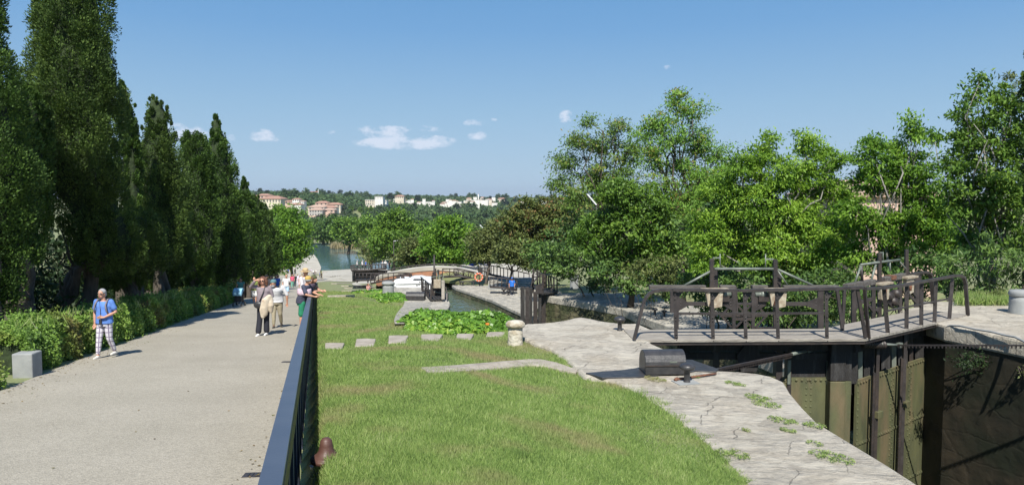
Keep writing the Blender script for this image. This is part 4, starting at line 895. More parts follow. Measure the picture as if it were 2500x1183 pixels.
lf_far3 = leafmat('far_pine_leaves', [(.014, .028, .016), (.022, .042, .02), (.034, .058, .026)], .1, .8)
# ---- cypresses
def cypress(lb, d, prof, m, seed, leaf=.085, dens=7.2, per=95, base_py=None, trunk_px=None, trunks=4, sr=.27, lean=0., crown_low=None):
    """prof: [(py, left_px, right_px)] from apex down: outline of the crown at distance d"""
    rng = np.random.default_rng(seed)
    pr_ = [(P((l+r)/2, py, d), (r-l)/2/F*d) for py, l, r in prof]
    zs = np.array([p.z for p, _ in pr_])[::-1]; rs = np.array([r for _, r in pr_])[::-1]; xs_ = np.array([p.x for p, _ in pr_])[::-1]
    cx0 = float(np.interp(zs[0], zs, xs_)); gx = P(trunk_px, 600, d).x if trunk_px else cx0; gzz = float(gz(gx, d))
    t = thing('cypress_tree', lb, 'cypress', (gx, d, gzz), 'tall cypresses along the path')
    zz = np.linspace(zs[0], zs[-1], 200); area = np.interp(zz, zs, rs)+.12; cdf = np.cumsum(area); cdf /= cdf[-1]
    tot = float(np.sum((area[1:]+area[:-1])*.5*np.diff(zz)))*2*math.pi; K = int(tot*dens)
    h = np.interp(rng.random(K), cdf, zz); th = rng.uniform(0, 2*math.pi, K)
    keep = (np.sin(th) < .35) | (rng.random(K) < .4); h = h[keep]; th = th[keep]; K = len(h)
    # vertical folds and bulges of the crown
    R = np.interp(h, zs, rs); ph = rng.uniform(0, 6.28, 6)
    bulge = 1+.13*np.sin(th*3+ph[0]+h*.5)+.11*np.sin(th*5+ph[1]-h*.9)+.10*np.sin(h*2.1+ph[2]+th*2)+.07*np.sin(h*4.3+th*4+ph[3])
    s = rng.uniform(.45, 1.3, K)*sr*np.clip(R/1.0, .32, 1.15); R = np.maximum(R-s*.7, .02)
    r = R*bulge*rng.uniform(.86, 1.06, K)
    cx = np.interp(h, zs, xs_)
    SC = np.stack([cx+r*np.cos(th), d+r*np.sin(th)*.95, h], 1)
    # each clump = small upright plumes
    u = rng.normal(size=(K, per, 3)); u = unit(u)*(rng.random((K, per, 1))**.2)
    Cn = (SC[:, None]+u*s[:, None, None]*np.array([.8, .8, 1.35])).reshape(-1, 3)
    o = np.stack([np.cos(th), np.sin(th), np.full(K, .55)], 1); o = np.repeat(o, per, 0)*.6+u.reshape(-1, 3)*.9
    n = len(Cn); ax_ = o+rng.normal(size=(n, 3))*.35; ax_[:, 2] += .55
    nr_ = u.reshape(-1, 3)*1.1+np.repeat(np.stack([np.cos(th), np.sin(th), np.full(K, .5)], 1), per, 0)*.35+rng.normal(size=(n, 3))*.35
    sz = leaf*rng.uniform(.7, 1.35, n); cl = np.repeat(rng.uniform(0, 1, K), per)
    mesh_obj('crown', leaf_mesh('crown', Cn, ax_, nr_, sz, sz*.55, cl*.6+rng.uniform(0, .4, n)), m, t)
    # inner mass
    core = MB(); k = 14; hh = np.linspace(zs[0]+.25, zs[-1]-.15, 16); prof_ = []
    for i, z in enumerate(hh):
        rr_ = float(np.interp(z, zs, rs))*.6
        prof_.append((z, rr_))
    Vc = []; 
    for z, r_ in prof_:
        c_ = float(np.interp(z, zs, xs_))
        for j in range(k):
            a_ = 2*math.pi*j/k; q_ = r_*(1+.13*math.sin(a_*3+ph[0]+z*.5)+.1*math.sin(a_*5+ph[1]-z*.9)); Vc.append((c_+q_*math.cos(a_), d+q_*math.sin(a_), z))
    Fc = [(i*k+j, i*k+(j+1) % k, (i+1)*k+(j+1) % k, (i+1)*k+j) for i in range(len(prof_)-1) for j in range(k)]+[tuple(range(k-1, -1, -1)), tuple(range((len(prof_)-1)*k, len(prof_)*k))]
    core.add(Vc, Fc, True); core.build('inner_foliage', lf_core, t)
    mb = MB()
    for i in range(trunks):
        ox = rng.uniform(-.45, .45); top = np.array([float(np.interp(zs[0]+1, zs, xs_))+rng.uniform(-.6, .6)*rs[0], d+rng.uniform(-.3, .3), zs[0]+1.2])
        b0 = np.array([gx+ox, d-.2+rng.uniform(-.3, .3), gzz-.2]); r0 = rng.uniform(.12, .22)
        mb.tube(limb_pts(b0, top, rng, 7, .02), [r0*1.5, r0*1.1, r0, r0*.9, r0*.8, r0*.7, r0*.5], 8)
        for _ in range(3):
            q = b0+(top-b0)*rng.uniform(.3, .8); e = q+np.array([rng.uniform(-1, 1)*rs[0]*.9, rng.uniform(-.8, .2), rng.uniform(.6, 1.4)]); mb.tube(limb_pts(q, e, rng, 4, .06), [r0*.35, r0*.28, r0*.2, r0*.1], 5)
    mb.build('trunk', m_bark, t)
    return t
CY = [
 ('dark cypress cut by the left frame edge, nearest of the row', 16.5, [(-260, -40, -10), (-150, -110, 20), (0, -160, 8), (110, -190, 30), (230, -190, 50), (330, -170, 66), (430, -180, 92), (520, -170, 60), (600, -150, 60), (680, -130, 60), (760, -100, 40)], lf_cyp, .075, -30),
 ('bushy cypress shoulder between the frame edge and the tallest cypress', 19.5, [(190, 20, 60), (260, 0, 110), (340, -20, 125), (420, -20, 130), (500, -10, 128), (560, 0, 110), (640, 10, 90)], lf_cyp, .085, 40),
 ('tallest cypress, broad and running out of the top of the frame', 22, [(-190, 165, 190), (-120, 130, 215), (0, 98, 258), (60, 82, 275), (130, 78, 276), (200, 70, 292), (270, 60, 300), (350, 55, 306), (430, 70, 308), (470, 120, 310), (520, 160, 320), (580, 175, 345), (630, 200, 350), (655, 230, 330)], lf_cyp2, .082, 135),
 ('narrow cypress top showing just right of the tallest one', 28, [(203, 292, 305), (225, 285, 316), (262, 282, 328), (300, 280, 338), (350, 290, 345), (420, 290, 350), (520, 300, 350), (620, 300, 350)], lf_cyp, .1, 320),
 ('ragged twin-topped cypress in the middle of the row', 31, [(236, 364, 378), (252, 360, 405), (285, 360, 414), (318, 352, 418), (360, 335, 436), (430, 325, 452), (500, 322, 462), (560, 322, 470), (610, 340, 460), (645, 360, 440)], lf_cyp2, .1, 385),
 ('short round-topped cypress left of the slender pointed one', 37, [(324, 455, 490), (340, 440, 508), (370, 436, 520), (430, 430, 530), (500, 430, 540), (570, 428, 540), (640, 432, 530), (690, 450, 510)], lf_cyp, .115, 470),
 ('slender dark cypress with the sharpest top', 42, [(279, 522, 530), (300, 517, 538), (340, 508, 552), (390, 502, 572), (440, 498, 586), (500, 495, 600), (570, 490, 610), (640, 495, 605), (685, 510, 590)], lf_cyp, .13, 540),
 ('thin small-topped cypress just right of the sharpest one', 50, [(434, 592, 600), (450, 588, 606), (480, 580, 620), (540, 570, 640), (600, 565, 650), (660, 570, 640), (688, 585, 625)], lf_cyp, .15, 600),
 ('low rounded cypress near the far end of the row', 60, [(474, 618, 630), (500, 605, 648), (550, 600, 660), (610, 595, 668), (660, 600, 660), (684, 615, 645)], lf_cyp2, .17, 628),
 ('last small dark cypress before the round green tree', 72, [(498, 640, 652), (530, 632, 668), (580, 625, 682), (630, 625, 690), (672, 640, 680)], lf_cyp, .2, 655),
]
for i, (lb, d, prof, m, lf, tpx) in enumerate(CY):
    cypress(lb, d, prof, m, 11+i, leaf=lf*.82, dens=17/(max(1, d/24)**1.1), per=115 if d < 30 else 90, trunk_px=tpx, sr=.28*max(1, (d/24)**.5))
# lower lit boughs hanging forward of the trunks, part of the row
cypress('wide low cypress bough mass above the woman in blue', 24.5, [(520, 280, 380), (560, 215, 400), (600, 195, 405), (640, 195, 400), (675, 220, 365), (700, 280, 350)], lf_cyp2, 77, leaf=.075, dens=18, per=115, trunk_px=345, sr=.27, trunks=3)
cypress('low cypress mass filling the row between the twin-topped and round-topped ones', 33, [(500, 330, 420), (550, 322, 450), (610, 320, 468), (650, 328, 462), (685, 345, 440), (705, 370, 410)], lf_cyp2, 79, leaf=.09, dens=14, per=100, trunk_px=372, sr=.28, trunks=3)
# ---- dark understorey behind the cypress row
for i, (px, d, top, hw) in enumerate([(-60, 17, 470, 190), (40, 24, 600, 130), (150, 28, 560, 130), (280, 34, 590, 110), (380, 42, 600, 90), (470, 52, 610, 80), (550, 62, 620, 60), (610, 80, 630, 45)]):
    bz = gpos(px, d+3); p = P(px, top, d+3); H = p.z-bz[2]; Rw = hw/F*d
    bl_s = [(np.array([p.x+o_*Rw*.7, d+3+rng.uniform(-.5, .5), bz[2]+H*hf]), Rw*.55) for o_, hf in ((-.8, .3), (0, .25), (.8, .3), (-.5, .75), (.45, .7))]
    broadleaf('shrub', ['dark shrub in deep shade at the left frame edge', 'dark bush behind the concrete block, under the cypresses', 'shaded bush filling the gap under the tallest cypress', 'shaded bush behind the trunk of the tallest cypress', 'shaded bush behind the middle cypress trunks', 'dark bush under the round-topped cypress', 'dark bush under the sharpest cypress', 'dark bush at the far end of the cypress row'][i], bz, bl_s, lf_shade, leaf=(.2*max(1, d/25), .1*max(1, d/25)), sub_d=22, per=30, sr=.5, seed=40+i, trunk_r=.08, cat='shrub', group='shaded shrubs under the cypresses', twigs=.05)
# ---- hedge along the path
def hedge(lb, y0, y1, h0, h1, wdt, off, m, dens, seed, leaf=.055, gap=None):
    rng = np.random.default_rng(seed); area = (y1-y0)*1.05*(wdt+h0+.2); n = int(area*dens)
    y = y0+(y1-y0)*rng.random(n)**1.35 if y1 > 40 else rng.uniform(y0, y1, n); xe = pleft(y)-off; H = np.interp(y, [y0, y1], [h0, h1])*(1+.16*np.sin(y*1.7)+.12*np.sin(y*4.1+1)+.08*np.sin(y*9.3))
    u = rng.random(n); face = u < H/(H+wdt)
    zf = rng.random(n)**.8; x = np.where(face, xe-.10*np.sin(y*5)-.08*rng.random(n)-.18*zf**3, xe-.15-rng.random(n)*wdt)
    z = zp(y)+np.where(face, H*zf, H*(1-.12*rng.random(n)))+rng.normal(size=n)*.03
    x = x+rng.normal(size=n)*.05
    wild = rng.random(n) < .05; z = z+np.where(wild, rng.random(n)*.22, 0)
    C = np.stack([x, y, z], 1); o = np.where(face[:, None], np.array([.8, -.5, .25]), np.array([.0, -.2, 1.]))
    ax_ = rng.normal(size=(n, 3))+np.array([.2, 0, .7]); nr_ = o+rng.normal(size=(n, 3))*.6
    s = leaf*rng.uniform(.7, 1.5, n)*(1+np.maximum(0, y-22)*.028)
    t = thing('hedge', lb, 'hedge', (float(pleft((y0+y1)/2))-.5, (y0+y1)/2, float(zp((y0+y1)/2))))
    mesh_obj('foliage', leaf_mesh('foliage', C, ax_, nr_, s*1.2, s*.6, rng.uniform(0, 1, n)*.6+.4*(.5+.5*np.sin(y*2.3+x*3))), m, t)
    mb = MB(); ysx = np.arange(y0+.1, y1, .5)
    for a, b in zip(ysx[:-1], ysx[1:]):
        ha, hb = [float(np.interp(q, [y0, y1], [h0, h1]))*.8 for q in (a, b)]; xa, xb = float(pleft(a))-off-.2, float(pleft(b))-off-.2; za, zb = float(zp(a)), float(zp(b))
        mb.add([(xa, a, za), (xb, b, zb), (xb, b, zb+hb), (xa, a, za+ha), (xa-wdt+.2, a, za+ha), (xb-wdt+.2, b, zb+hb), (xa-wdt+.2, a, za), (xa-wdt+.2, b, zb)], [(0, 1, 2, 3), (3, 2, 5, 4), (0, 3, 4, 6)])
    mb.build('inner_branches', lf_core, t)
hedge('long loose leafy hedge bordering the left edge of the path', 13.6, 46, .78, .8, 1.0, .2, lf_hedge, 2600, 5)
hedge('low dark hedge clump in the bottom left corner of the frame', 8.2, 12.2, .6, .55, 1.5, .12, lf_hedge, 2600, 6)
rg2 = np.random.default_rng(3)
n = 900; yy_ = rg2.uniform(14, 24, n); xx_ = pleft(yy_)-.15-rg2.random(n)*.9; zz_ = zp(yy_)+.55+rg2.random(n)*.3
k_ = 260; yw = rg2.uniform(14.2, 30, k_); C = np.stack([pleft(yw)-.2-rg2.random(k_)*.7, yw, zp(yw)+.85+rg2.random(k_)*.12], 1)
tag(mesh_obj('tall_grass', leaf_mesh('tall_grass', C, np.stack([rg2.normal(size=k_)*.35, rg2.normal(size=k_)*.3, np.ones(k_)], 1), np.tile([0, -1., .2], (k_, 1))+rg2.normal(size=(k_, 3))*.4, .38, .018, rg2.random(k_)), lf_grass, origin=tuple(C[0])), 'wild seeding grass stems sticking out of the path hedge', 'grass', kind='stuff')
# ---- creepers
def creeper(lb, pts, hgt, n, m, seed, leaf=.15):
    rng = np.random.default_rng(seed); (cx, cy, rx, ry) = pts
    a = rng.uniform(0, 2*math.pi, n); r = np.sqrt(rng.random(n)); wob = 1+.12*np.sin(a*3+seed)+.1*np.sin(a*7)+.06*np.sin(a*13)
    x = cx+rx*r*wob*np.cos(a); y = cy+ry*r*wob*np.sin(a); g = gz(x, y); g = np.maximum(g, -9)
    dome = (1-r**3)*(.72+.28*np.sin(x*3.1+y*2)*np.sin(y*2.7))
    z = g+.03+hgt*dome*rng.uniform(.55, 1.0, n)**.6
    C = np.stack([x, y, z], 1); nr_ = rng.normal(size=(n, 3))*.55+np.array([0, -.35, 1.]); ax_ = rng.normal(size=(n, 3))*.8+np.array([0, -.6, -.2])
    s = leaf*rng.uniform(.5, 1.3, n)
    t = thing('creeper', lb, 'plant', (cx, cy, float(np.median(g))))
    a6 = unit(ax_); b6 = unit(np.cross(nr_, a6)); s_ = s[:, None]; up6 = np.cross(a6, b6)
    V6 = np.stack([C-a6*s_*.42, C-a6*s_*.2+b6*s_*.42, C+a6*s_*.2+b6*s_*.36-up6*s_*.08, C+a6*s_*.6, C+a6*s_*.2-b6*s_*.36-up6*s_*.08, C-a6*s_*.2-b6*s_*.42], 1).reshape(-1, 3)
    me = raw_mesh('leaves', V6, np.arange(n*6).reshape(-1, 6)); at = me.attributes.new('rnd', 'FLOAT', 'FACE'); at.data.foreach_set('value', (rng.random(n)*.75+.25*(y < cy-ry*.55)).clip(0, 1).astype(np.float32))
    mesh_obj('leaves', me, m, t); return t
creeper('big mound of broad shiny creeper leaves between the lawn and the green water', (-1.35, 16.9, 1.3, 1.15), .48, 4300, lf_ivy, 1, .105)
c = hit(950, 728); creeper('small patch of broad creeper leaves beside the far winch cover', (c.x, c.y, 1.6, 2.6), .3, 1300, lf_ivy, 2, .19)
c = hit(925, 716); creeper('thin strip of creeper leaves below the seated woman in the far lawn', (c.x, c.y+1, 2.4, 1.4), .3, 420, lf_ivy, 3, .28)
# yellow-orange flower in the creeper
c = P(1190, 790, 15.75); mb = MB()
for k in range(5): a_ = k*1.256; mb.ell(c+V(math.cos(a_)*.03, -.02, math.sin(a_)*.015), (.016, .01, .016), 8, 5)
m_or = mat('orange_petals', (.75, .22, .03), .6); tag(mb.build('flower', m_or, origin=tuple(c)), 'single orange flower among the big creeper leaves', 'flower')
# ---- lawn blades
def lawn():
    rng = np.random.default_rng(21); N_ = 760000
    # density falls with distance
    u = rng.random(N_); y = 1/(1/4.6-u*(1/4.6-1/66)); 
    xl_ = xrail(y)+.02; edge_in = np.interp(y, [3.0, 6.1, 7.2, 7.7, 8.2, 8.9, 9.7, 10.4, 11.2, 11.6, 11.9, 12.6, 13.2, 13.7, 14.2, 15.2, 16.2, 17.5, 24, 36, 41, 48, 54, 60, 66], [1.7, 1.95, 2.3, 2.3, 2.3, 2.2, 2.1, 1.95, 1.68, 1.6, 1.2, 1.0, .85, .7, .5, .25, .1, -.2, -2.0, -5.2, -6.3, -6.9, -8.6, -10.2, -12])
    edge_in = edge_in+.06*np.sin(y*9)+.05*np.sin(y*23+1)+.07*rng.random(N_)**3
    x = xl_+(edge_in-xl_)*rng.random(N_)
    keep = rng.random(N_) < np.clip((edge_in-xl_)/6.5, .2, 1); x, y = x[keep], y[keep]; n = len(x)
    for sp in slab_c: 
        k = ((x-sp[0])/sp[2])**2+((y-sp[1])/sp[3])**2 > 1; x, y = x[k], y[k]
    n = len(x); z = gz(x, y)
    tall = .5+.5*np.sin(x*2.1+1)*np.sin(y*1.7)+rng.normal(size=n)*.2
    h = (.028+.028*np.clip(tall, 0, 1.4))*rng.uniform(.6, 1.5, n)*(1+y*.02); w = .0042*(1+y*.11)*rng.uniform(.7, 1.4, n)
    cl_ = np.zeros(n)      # coarser tufts, weeds and clover spots
    for _ in range(260):
        cy_ = 1/(1/5.-rng.random()*(1/5.-1/34)); cx_ = float(xrail(cy_))+.1+rng.random()*(6.5+cy_*.02); rr_ = rng.uniform(.05, .22)*(1+cy_*.04)
        g_ = np.exp(-((x-cx_)**2+(y-cy_)**2)/rr_**2); cl_ = np.maximum(cl_, g_*rng.uniform(.3, 1)) if rng.random() < .6 else np.minimum(cl_, -g_)
    h = h*(1+.9*np.clip(cl_, 0, 1))*(1+.45*np.clip(cl_, -1, 0)); w = w*(1+.8*np.clip(cl_, 0, 1))
    lean = rng.normal(size=(n, 2))*.6
    ax_ = np.stack([lean[:, 0], lean[:, 1], np.ones(n)], 1); a = unit(ax_); b = unit(np.stack([rng.normal(size=n), rng.normal(size=n)*.5, np.zeros(n)], 1)); C = np.stack([x, y, z-.004], 1)
    H = h[:, None]; W = w[:, None]
    V3 = np.stack([C-b*W*.5, C+b*W*.5, C+a*H], 1).reshape(-1, 3); me = raw_mesh('grass', V3, np.arange(n*3).reshape(-1, 3))
    at = me.attributes.new('rnd', 'FLOAT', 'FACE'); at.data.foreach_set('value', np.clip(rng.random(n)*.75+.12*tall-.35*np.clip(cl_, 0, 1)-.5*np.clip(cl_, -1, 0)*.8+.1*np.sin(x*5.3+y*3.1)*np.sin(y*4.7-x*2), 0, 1).astype(np.float32))
    return tag(mesh_obj('grass', me, lf_grass), 'sunlit mown lawn grass between the railing and the stone platform', 'grass', kind='stuff')
slab_c = []
for (px, py, ww, hh, lb) in slabs:
    a = hit(px, py); b = G(px+ww/2, py, a.z); slab_c.append((a.x, a.y, b.x-a.x, abs(G(px, py-hh/2, a.z).y-a.y)))
lawn()
# tufts of weed on the platform
weeds = [(1795, 938, .22, 'thin weed tuft on the stone just behind the black bollard plate'), (1850, 972, .26, 'spreading weed tuft upper on the near stone platform'), (1870, 988, .28, 'long weed clump in the joint near the chamber edge, upper one'), (1912, 1028, .26, 'weed clump in the joint in the middle of the stone platform'), (1925, 1052, .14, 'tiny weed sprig in the stone below the middle clump'), (1988, 1040, .2, 'yellowing weed patch beside the edge of the deep chamber'), (1792, 1110, .26, 'weed tuft where lawn and stone meet near the bottom'), (2030, 1118, .32, 'largest weed clump low on the stone near the bottom right'), (1990, 1085, .13, 'small weed sprig above the largest weed clump'), (1822, 1052, .08, 'single pale weed sprig in the bare middle of the stone'), (1700, 921, .12, 'weed sprig between the iron plate and the rusty rod'), (1600, 927, .25, 'weeds growing along the front of the iron plate')]
for i, (px, py, r, lb) in enumerate(weeds):
    c = G(px, py, ZA); r *= .62; n = int(800*(r/.16)**1.5); rw = np.random.default_rng(60+i); a_ = rw.uniform(0, 6.28, n); q = r*np.sqrt(rw.random(n))
    C = np.stack([c.x+q*np.cos(a_)*1.0, c.y+q*np.sin(a_)*1.0, np.full(n, ZA+.012)+rw.random(n)*.02], 1)
    C[:, 1] += (C[:, 0]-c.x)*-.5; kk_ = (np.sin(C[:, 0]*31+i)*np.sin(C[:, 1]*27+i*2)+rw.normal(size=n)*.35 > -.15); C = C[kk_]; n = len(C)
    s = rw.uniform(.02, .05, n)
    tag(mesh_obj('weed_tuft', leaf_mesh('weed_tuft', C, np.stack([rw.normal(size=n), rw.normal(size=n), rw.random(n)*1.2], 1), rw.normal(size=(n, 3))+np.array([0, 0, 1.2]), s*.8, s*.25, rw.random(n)), lf_grass, origin=tuple(c)), lb, 'weed', 'weed tufts on the stone platform')
# ---- trees on the right bank
broadleaf('locust_tree', 'thin reddish-tinged locust tree left of the tallest right-bank tree', gpos(1500, 62), BL([(1385, 395, 36), (1375, 445, 34), (1415, 340, 34), (1440, 300, 22), (1470, 350, 40), (1510, 312, 26), (1530, 370, 44), (1455, 420, 50), (1520, 440, 50), (1410, 480, 44), (1480, 490, 50)], 62, 1), lf_loc2, leaf=(.26, .1), sub_d=15, per=56, sr=.75, seed=1, trunk_r=.2, fork=.6, twigs=.6, droop=.5, shell=(.35, 1.1))
broadleaf('locust_tree', 'tallest airy locust tree on the right bank with bare lower limbs', gpos(1670, 50), BL([(1655, 245, 34), (1690, 268, 34), (1612, 300, 30), (1575, 330, 30), (1640, 330, 46), (1705, 340, 46), (1750, 380, 44), (1600, 390, 44), (1670, 410, 48), (1725, 440, 50), (1775, 430, 26), (1580, 300, 20), (1610, 460, 42), (1690, 490, 44), (1640, 520, 40)], 50, 2), lf_loc, leaf=(.22, .085), sub_d=18, per=60, sr=.6, seed=2, trunk_r=.2, fork=.55, twigs=.6, droop=.5, shell=(.35, 1.12))
broadleaf('maple_tree', 'dense fresh green tree below and left of the tallest locust', gpos(1540, 47), BL([(1510, 470, 44), (1560, 490, 48), (1470, 545, 50), (1535, 560, 60), (1610, 545, 50), (1430, 590, 36), (1490, 620, 48), (1570, 630, 55), (1640, 600, 44), (1600, 500, 40)], 47, 3), lf_mid, leaf=(.22, .11), sub_d=26, per=70, sr=.55, seed=3, trunk_r=.2)
broadleaf('walnut_tree', 'broad bright green walnut tree behind the near gate walkway', gpos(1890, 32), BL([(1875, 345, 22), (1850, 380, 34), (1800, 410, 42), (1960, 340, 24), (1985, 370, 34), (2030, 392, 30), (1900, 430, 58), (1975, 440, 56), (1760, 480, 50), (1840, 500, 66), (1930, 530, 76), (2030, 480, 50), (1715, 560, 48), (1790, 590, 64), (1880, 620, 66), (1980, 610, 70), (2050, 560, 46), (1720, 630, 44), (1930, 660, 44)], 32, 4), lf_bright, leaf=(.165, .07), sub_d=44, per=84, sr=.40, seed=4, trunk_r=.13, bark=m_bark_p, fork=.4, droop=.6)
broadleaf('walnut_tree', 'thinner walnut tree with sprawling top in front of the pink house', gpos(2140, 29), BL([(2135, 345, 26), (2120, 385, 36), (2225, 290, 18), (2245, 325, 28), (2280, 330, 20), (2200, 370, 36), (2180, 420, 46), (2250, 410, 38), (2130, 450, 46), (2220, 470, 40), (2090, 520, 44), (2150, 560, 48), (2090, 620, 46), (2170, 640, 40), (2270, 480, 44), (2265, 540, 50), (2310, 580, 46), (2230, 610, 50), (2310, 510, 36), (2210, 540, 50)], 29, 5), lf_bright2, leaf=(.16, .07), sub_d=46, per=76, sr=.38, seed=5, trunk_r=.11, bark=m_bark_p, fork=.4, droop=.6, twigs=.4)
broadleaf('ash_tree', 'tall darker green tree with pale trunk at the right edge', gpos(2432, 24), BL([(2395, 195, 20), (2385, 235, 26), (2430, 230, 28), (2350, 270, 24), (2400, 290, 36), (2460, 270, 34), (2330, 330, 20), (2370, 350, 40), (2440, 350, 46), (2500, 330, 40), (2330, 400, 34), (2390, 420, 50), (2460, 430, 50), (2360, 490, 52), (2430, 510, 56), (2500, 480, 50), (2320, 450, 26), (2550, 400, 60), (2400, 580, 50), (2480, 570, 50)], 24, 6), lf_mid, leaf=(.155, .065), sub_d=48, per=72, sr=.34, seed=6, trunk_r=.09, bark=m_bark_p, fork=.45, droop=.5, twigs=.35)
broadleaf('shrub', 'wispy grey-green top poking up at the right edge', gpos(2500, 27), BL([(2470, 180, 16), (2490, 200, 20), (2510, 240, 40), (2530, 320, 60)], 27, 7), lf_olv, leaf=(.2, .04), sub_d=26, per=36, sr=.28, seed=7, trunk_r=.06, cat='shrub')
cypress('dark cypress just entering at the right frame edge', 21, [(120, 2510, 2530), (160, 2496, 2560), (240, 2492, 2580), (400, 2500, 2600), (550, 2510, 2620), (680, 2530, 2620)], lf_cyp, 300, leaf=.09, per=80, trunk_px=2560)
D.objects['cypress_tree']['group'] = 'tall cypresses along the path'
for o in [o for o in D.objects if o.get('label') == 'dark cypress just entering at the right frame edge']: del o['group']
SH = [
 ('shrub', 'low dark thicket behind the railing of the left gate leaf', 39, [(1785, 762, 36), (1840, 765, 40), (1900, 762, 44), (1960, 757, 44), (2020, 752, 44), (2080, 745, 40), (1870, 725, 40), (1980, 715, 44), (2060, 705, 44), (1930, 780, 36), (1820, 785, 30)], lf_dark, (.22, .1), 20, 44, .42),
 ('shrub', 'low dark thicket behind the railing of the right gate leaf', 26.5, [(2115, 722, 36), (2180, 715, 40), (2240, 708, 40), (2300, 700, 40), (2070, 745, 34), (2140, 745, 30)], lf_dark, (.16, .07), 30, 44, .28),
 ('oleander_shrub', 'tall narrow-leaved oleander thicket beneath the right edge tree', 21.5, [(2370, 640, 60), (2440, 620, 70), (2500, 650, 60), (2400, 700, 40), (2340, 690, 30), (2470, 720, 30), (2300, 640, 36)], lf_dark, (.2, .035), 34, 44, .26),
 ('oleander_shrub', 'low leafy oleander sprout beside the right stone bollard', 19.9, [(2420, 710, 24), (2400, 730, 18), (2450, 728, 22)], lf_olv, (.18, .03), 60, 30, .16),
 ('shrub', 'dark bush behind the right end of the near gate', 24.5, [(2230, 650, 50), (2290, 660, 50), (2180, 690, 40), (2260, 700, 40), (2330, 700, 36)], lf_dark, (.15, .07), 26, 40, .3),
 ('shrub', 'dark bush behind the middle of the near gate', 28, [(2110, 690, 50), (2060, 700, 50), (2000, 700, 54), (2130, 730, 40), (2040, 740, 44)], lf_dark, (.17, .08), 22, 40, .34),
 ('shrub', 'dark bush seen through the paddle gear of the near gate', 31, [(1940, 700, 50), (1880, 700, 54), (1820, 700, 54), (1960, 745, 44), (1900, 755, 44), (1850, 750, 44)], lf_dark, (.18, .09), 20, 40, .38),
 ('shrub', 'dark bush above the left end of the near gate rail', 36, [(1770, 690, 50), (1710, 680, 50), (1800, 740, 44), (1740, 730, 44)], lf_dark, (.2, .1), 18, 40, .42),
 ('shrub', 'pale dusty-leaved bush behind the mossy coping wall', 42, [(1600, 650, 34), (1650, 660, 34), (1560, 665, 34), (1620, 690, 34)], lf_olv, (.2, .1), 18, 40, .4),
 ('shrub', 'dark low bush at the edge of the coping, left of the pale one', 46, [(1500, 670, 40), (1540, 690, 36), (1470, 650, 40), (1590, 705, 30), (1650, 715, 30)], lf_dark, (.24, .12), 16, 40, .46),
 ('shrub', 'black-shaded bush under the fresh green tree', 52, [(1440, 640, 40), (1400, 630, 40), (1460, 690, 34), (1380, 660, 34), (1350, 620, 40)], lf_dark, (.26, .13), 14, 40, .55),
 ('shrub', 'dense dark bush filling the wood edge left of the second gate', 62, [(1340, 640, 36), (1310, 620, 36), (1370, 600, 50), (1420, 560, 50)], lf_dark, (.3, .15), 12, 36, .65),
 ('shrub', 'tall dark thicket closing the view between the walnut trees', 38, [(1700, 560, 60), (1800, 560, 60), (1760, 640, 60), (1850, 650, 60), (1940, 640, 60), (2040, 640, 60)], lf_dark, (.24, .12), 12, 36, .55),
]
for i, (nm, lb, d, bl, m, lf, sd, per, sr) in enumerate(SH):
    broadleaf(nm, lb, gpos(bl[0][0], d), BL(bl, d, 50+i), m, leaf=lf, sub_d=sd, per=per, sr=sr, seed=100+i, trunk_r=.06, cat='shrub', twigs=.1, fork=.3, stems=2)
broadleaf('ash_tree', 'leafy tree just outside the right edge of the frame', gpos(2700, 25), BL([(2640, 300, 70), (2740, 280, 80), (2680, 420, 90), (2780, 420, 80), (2650, 560, 80), (2760, 580, 80), (2850, 500, 80)], 25, 8), lf_mid, leaf=(.2, .09), sub_d=24, per=50, sr=.4, seed=8, trunk_r=.15)
broadleaf('shrub', 'bushy thicket just outside the right edge of the frame', gpos(2650, 21.5), BL([(2580, 690, 60), (2680, 680, 70), (2780, 670, 80), (2900, 650, 90), (3000, 600, 120)], 21.5, 9), lf_dark, leaf=(.2, .08), sub_d=24, per=40, sr=.35, seed=9, trunk_r=.06, cat='shrub')
# long grass at the foot of the right shrubs
n = 2600; rw = np.random.default_rng(8); pxs = rw.uniform(2340, 2480, n); yw = rw.uniform(19.0, 20.3, n); xw = (pxs-1250)/F*yw
C = np.stack([xw, yw, np.full(n, ZA+.12)], 1)
tag(mesh_obj('tall_grass', leaf_mesh('tall_grass', C, np.stack([rw.normal(size=n)*.5, rw.normal(size=n)*.4, np.ones(n)], 1), rw.normal(size=(n, 3))+np.array([0, -1, 0]), .34*rw.uniform(.5, 1.2, n), .02, rw.random(n)), lf_grass, origin=tuple(C[0])), 'long bright grass in front of the shrubs at the right bollard', 'grass', kind='stuff')
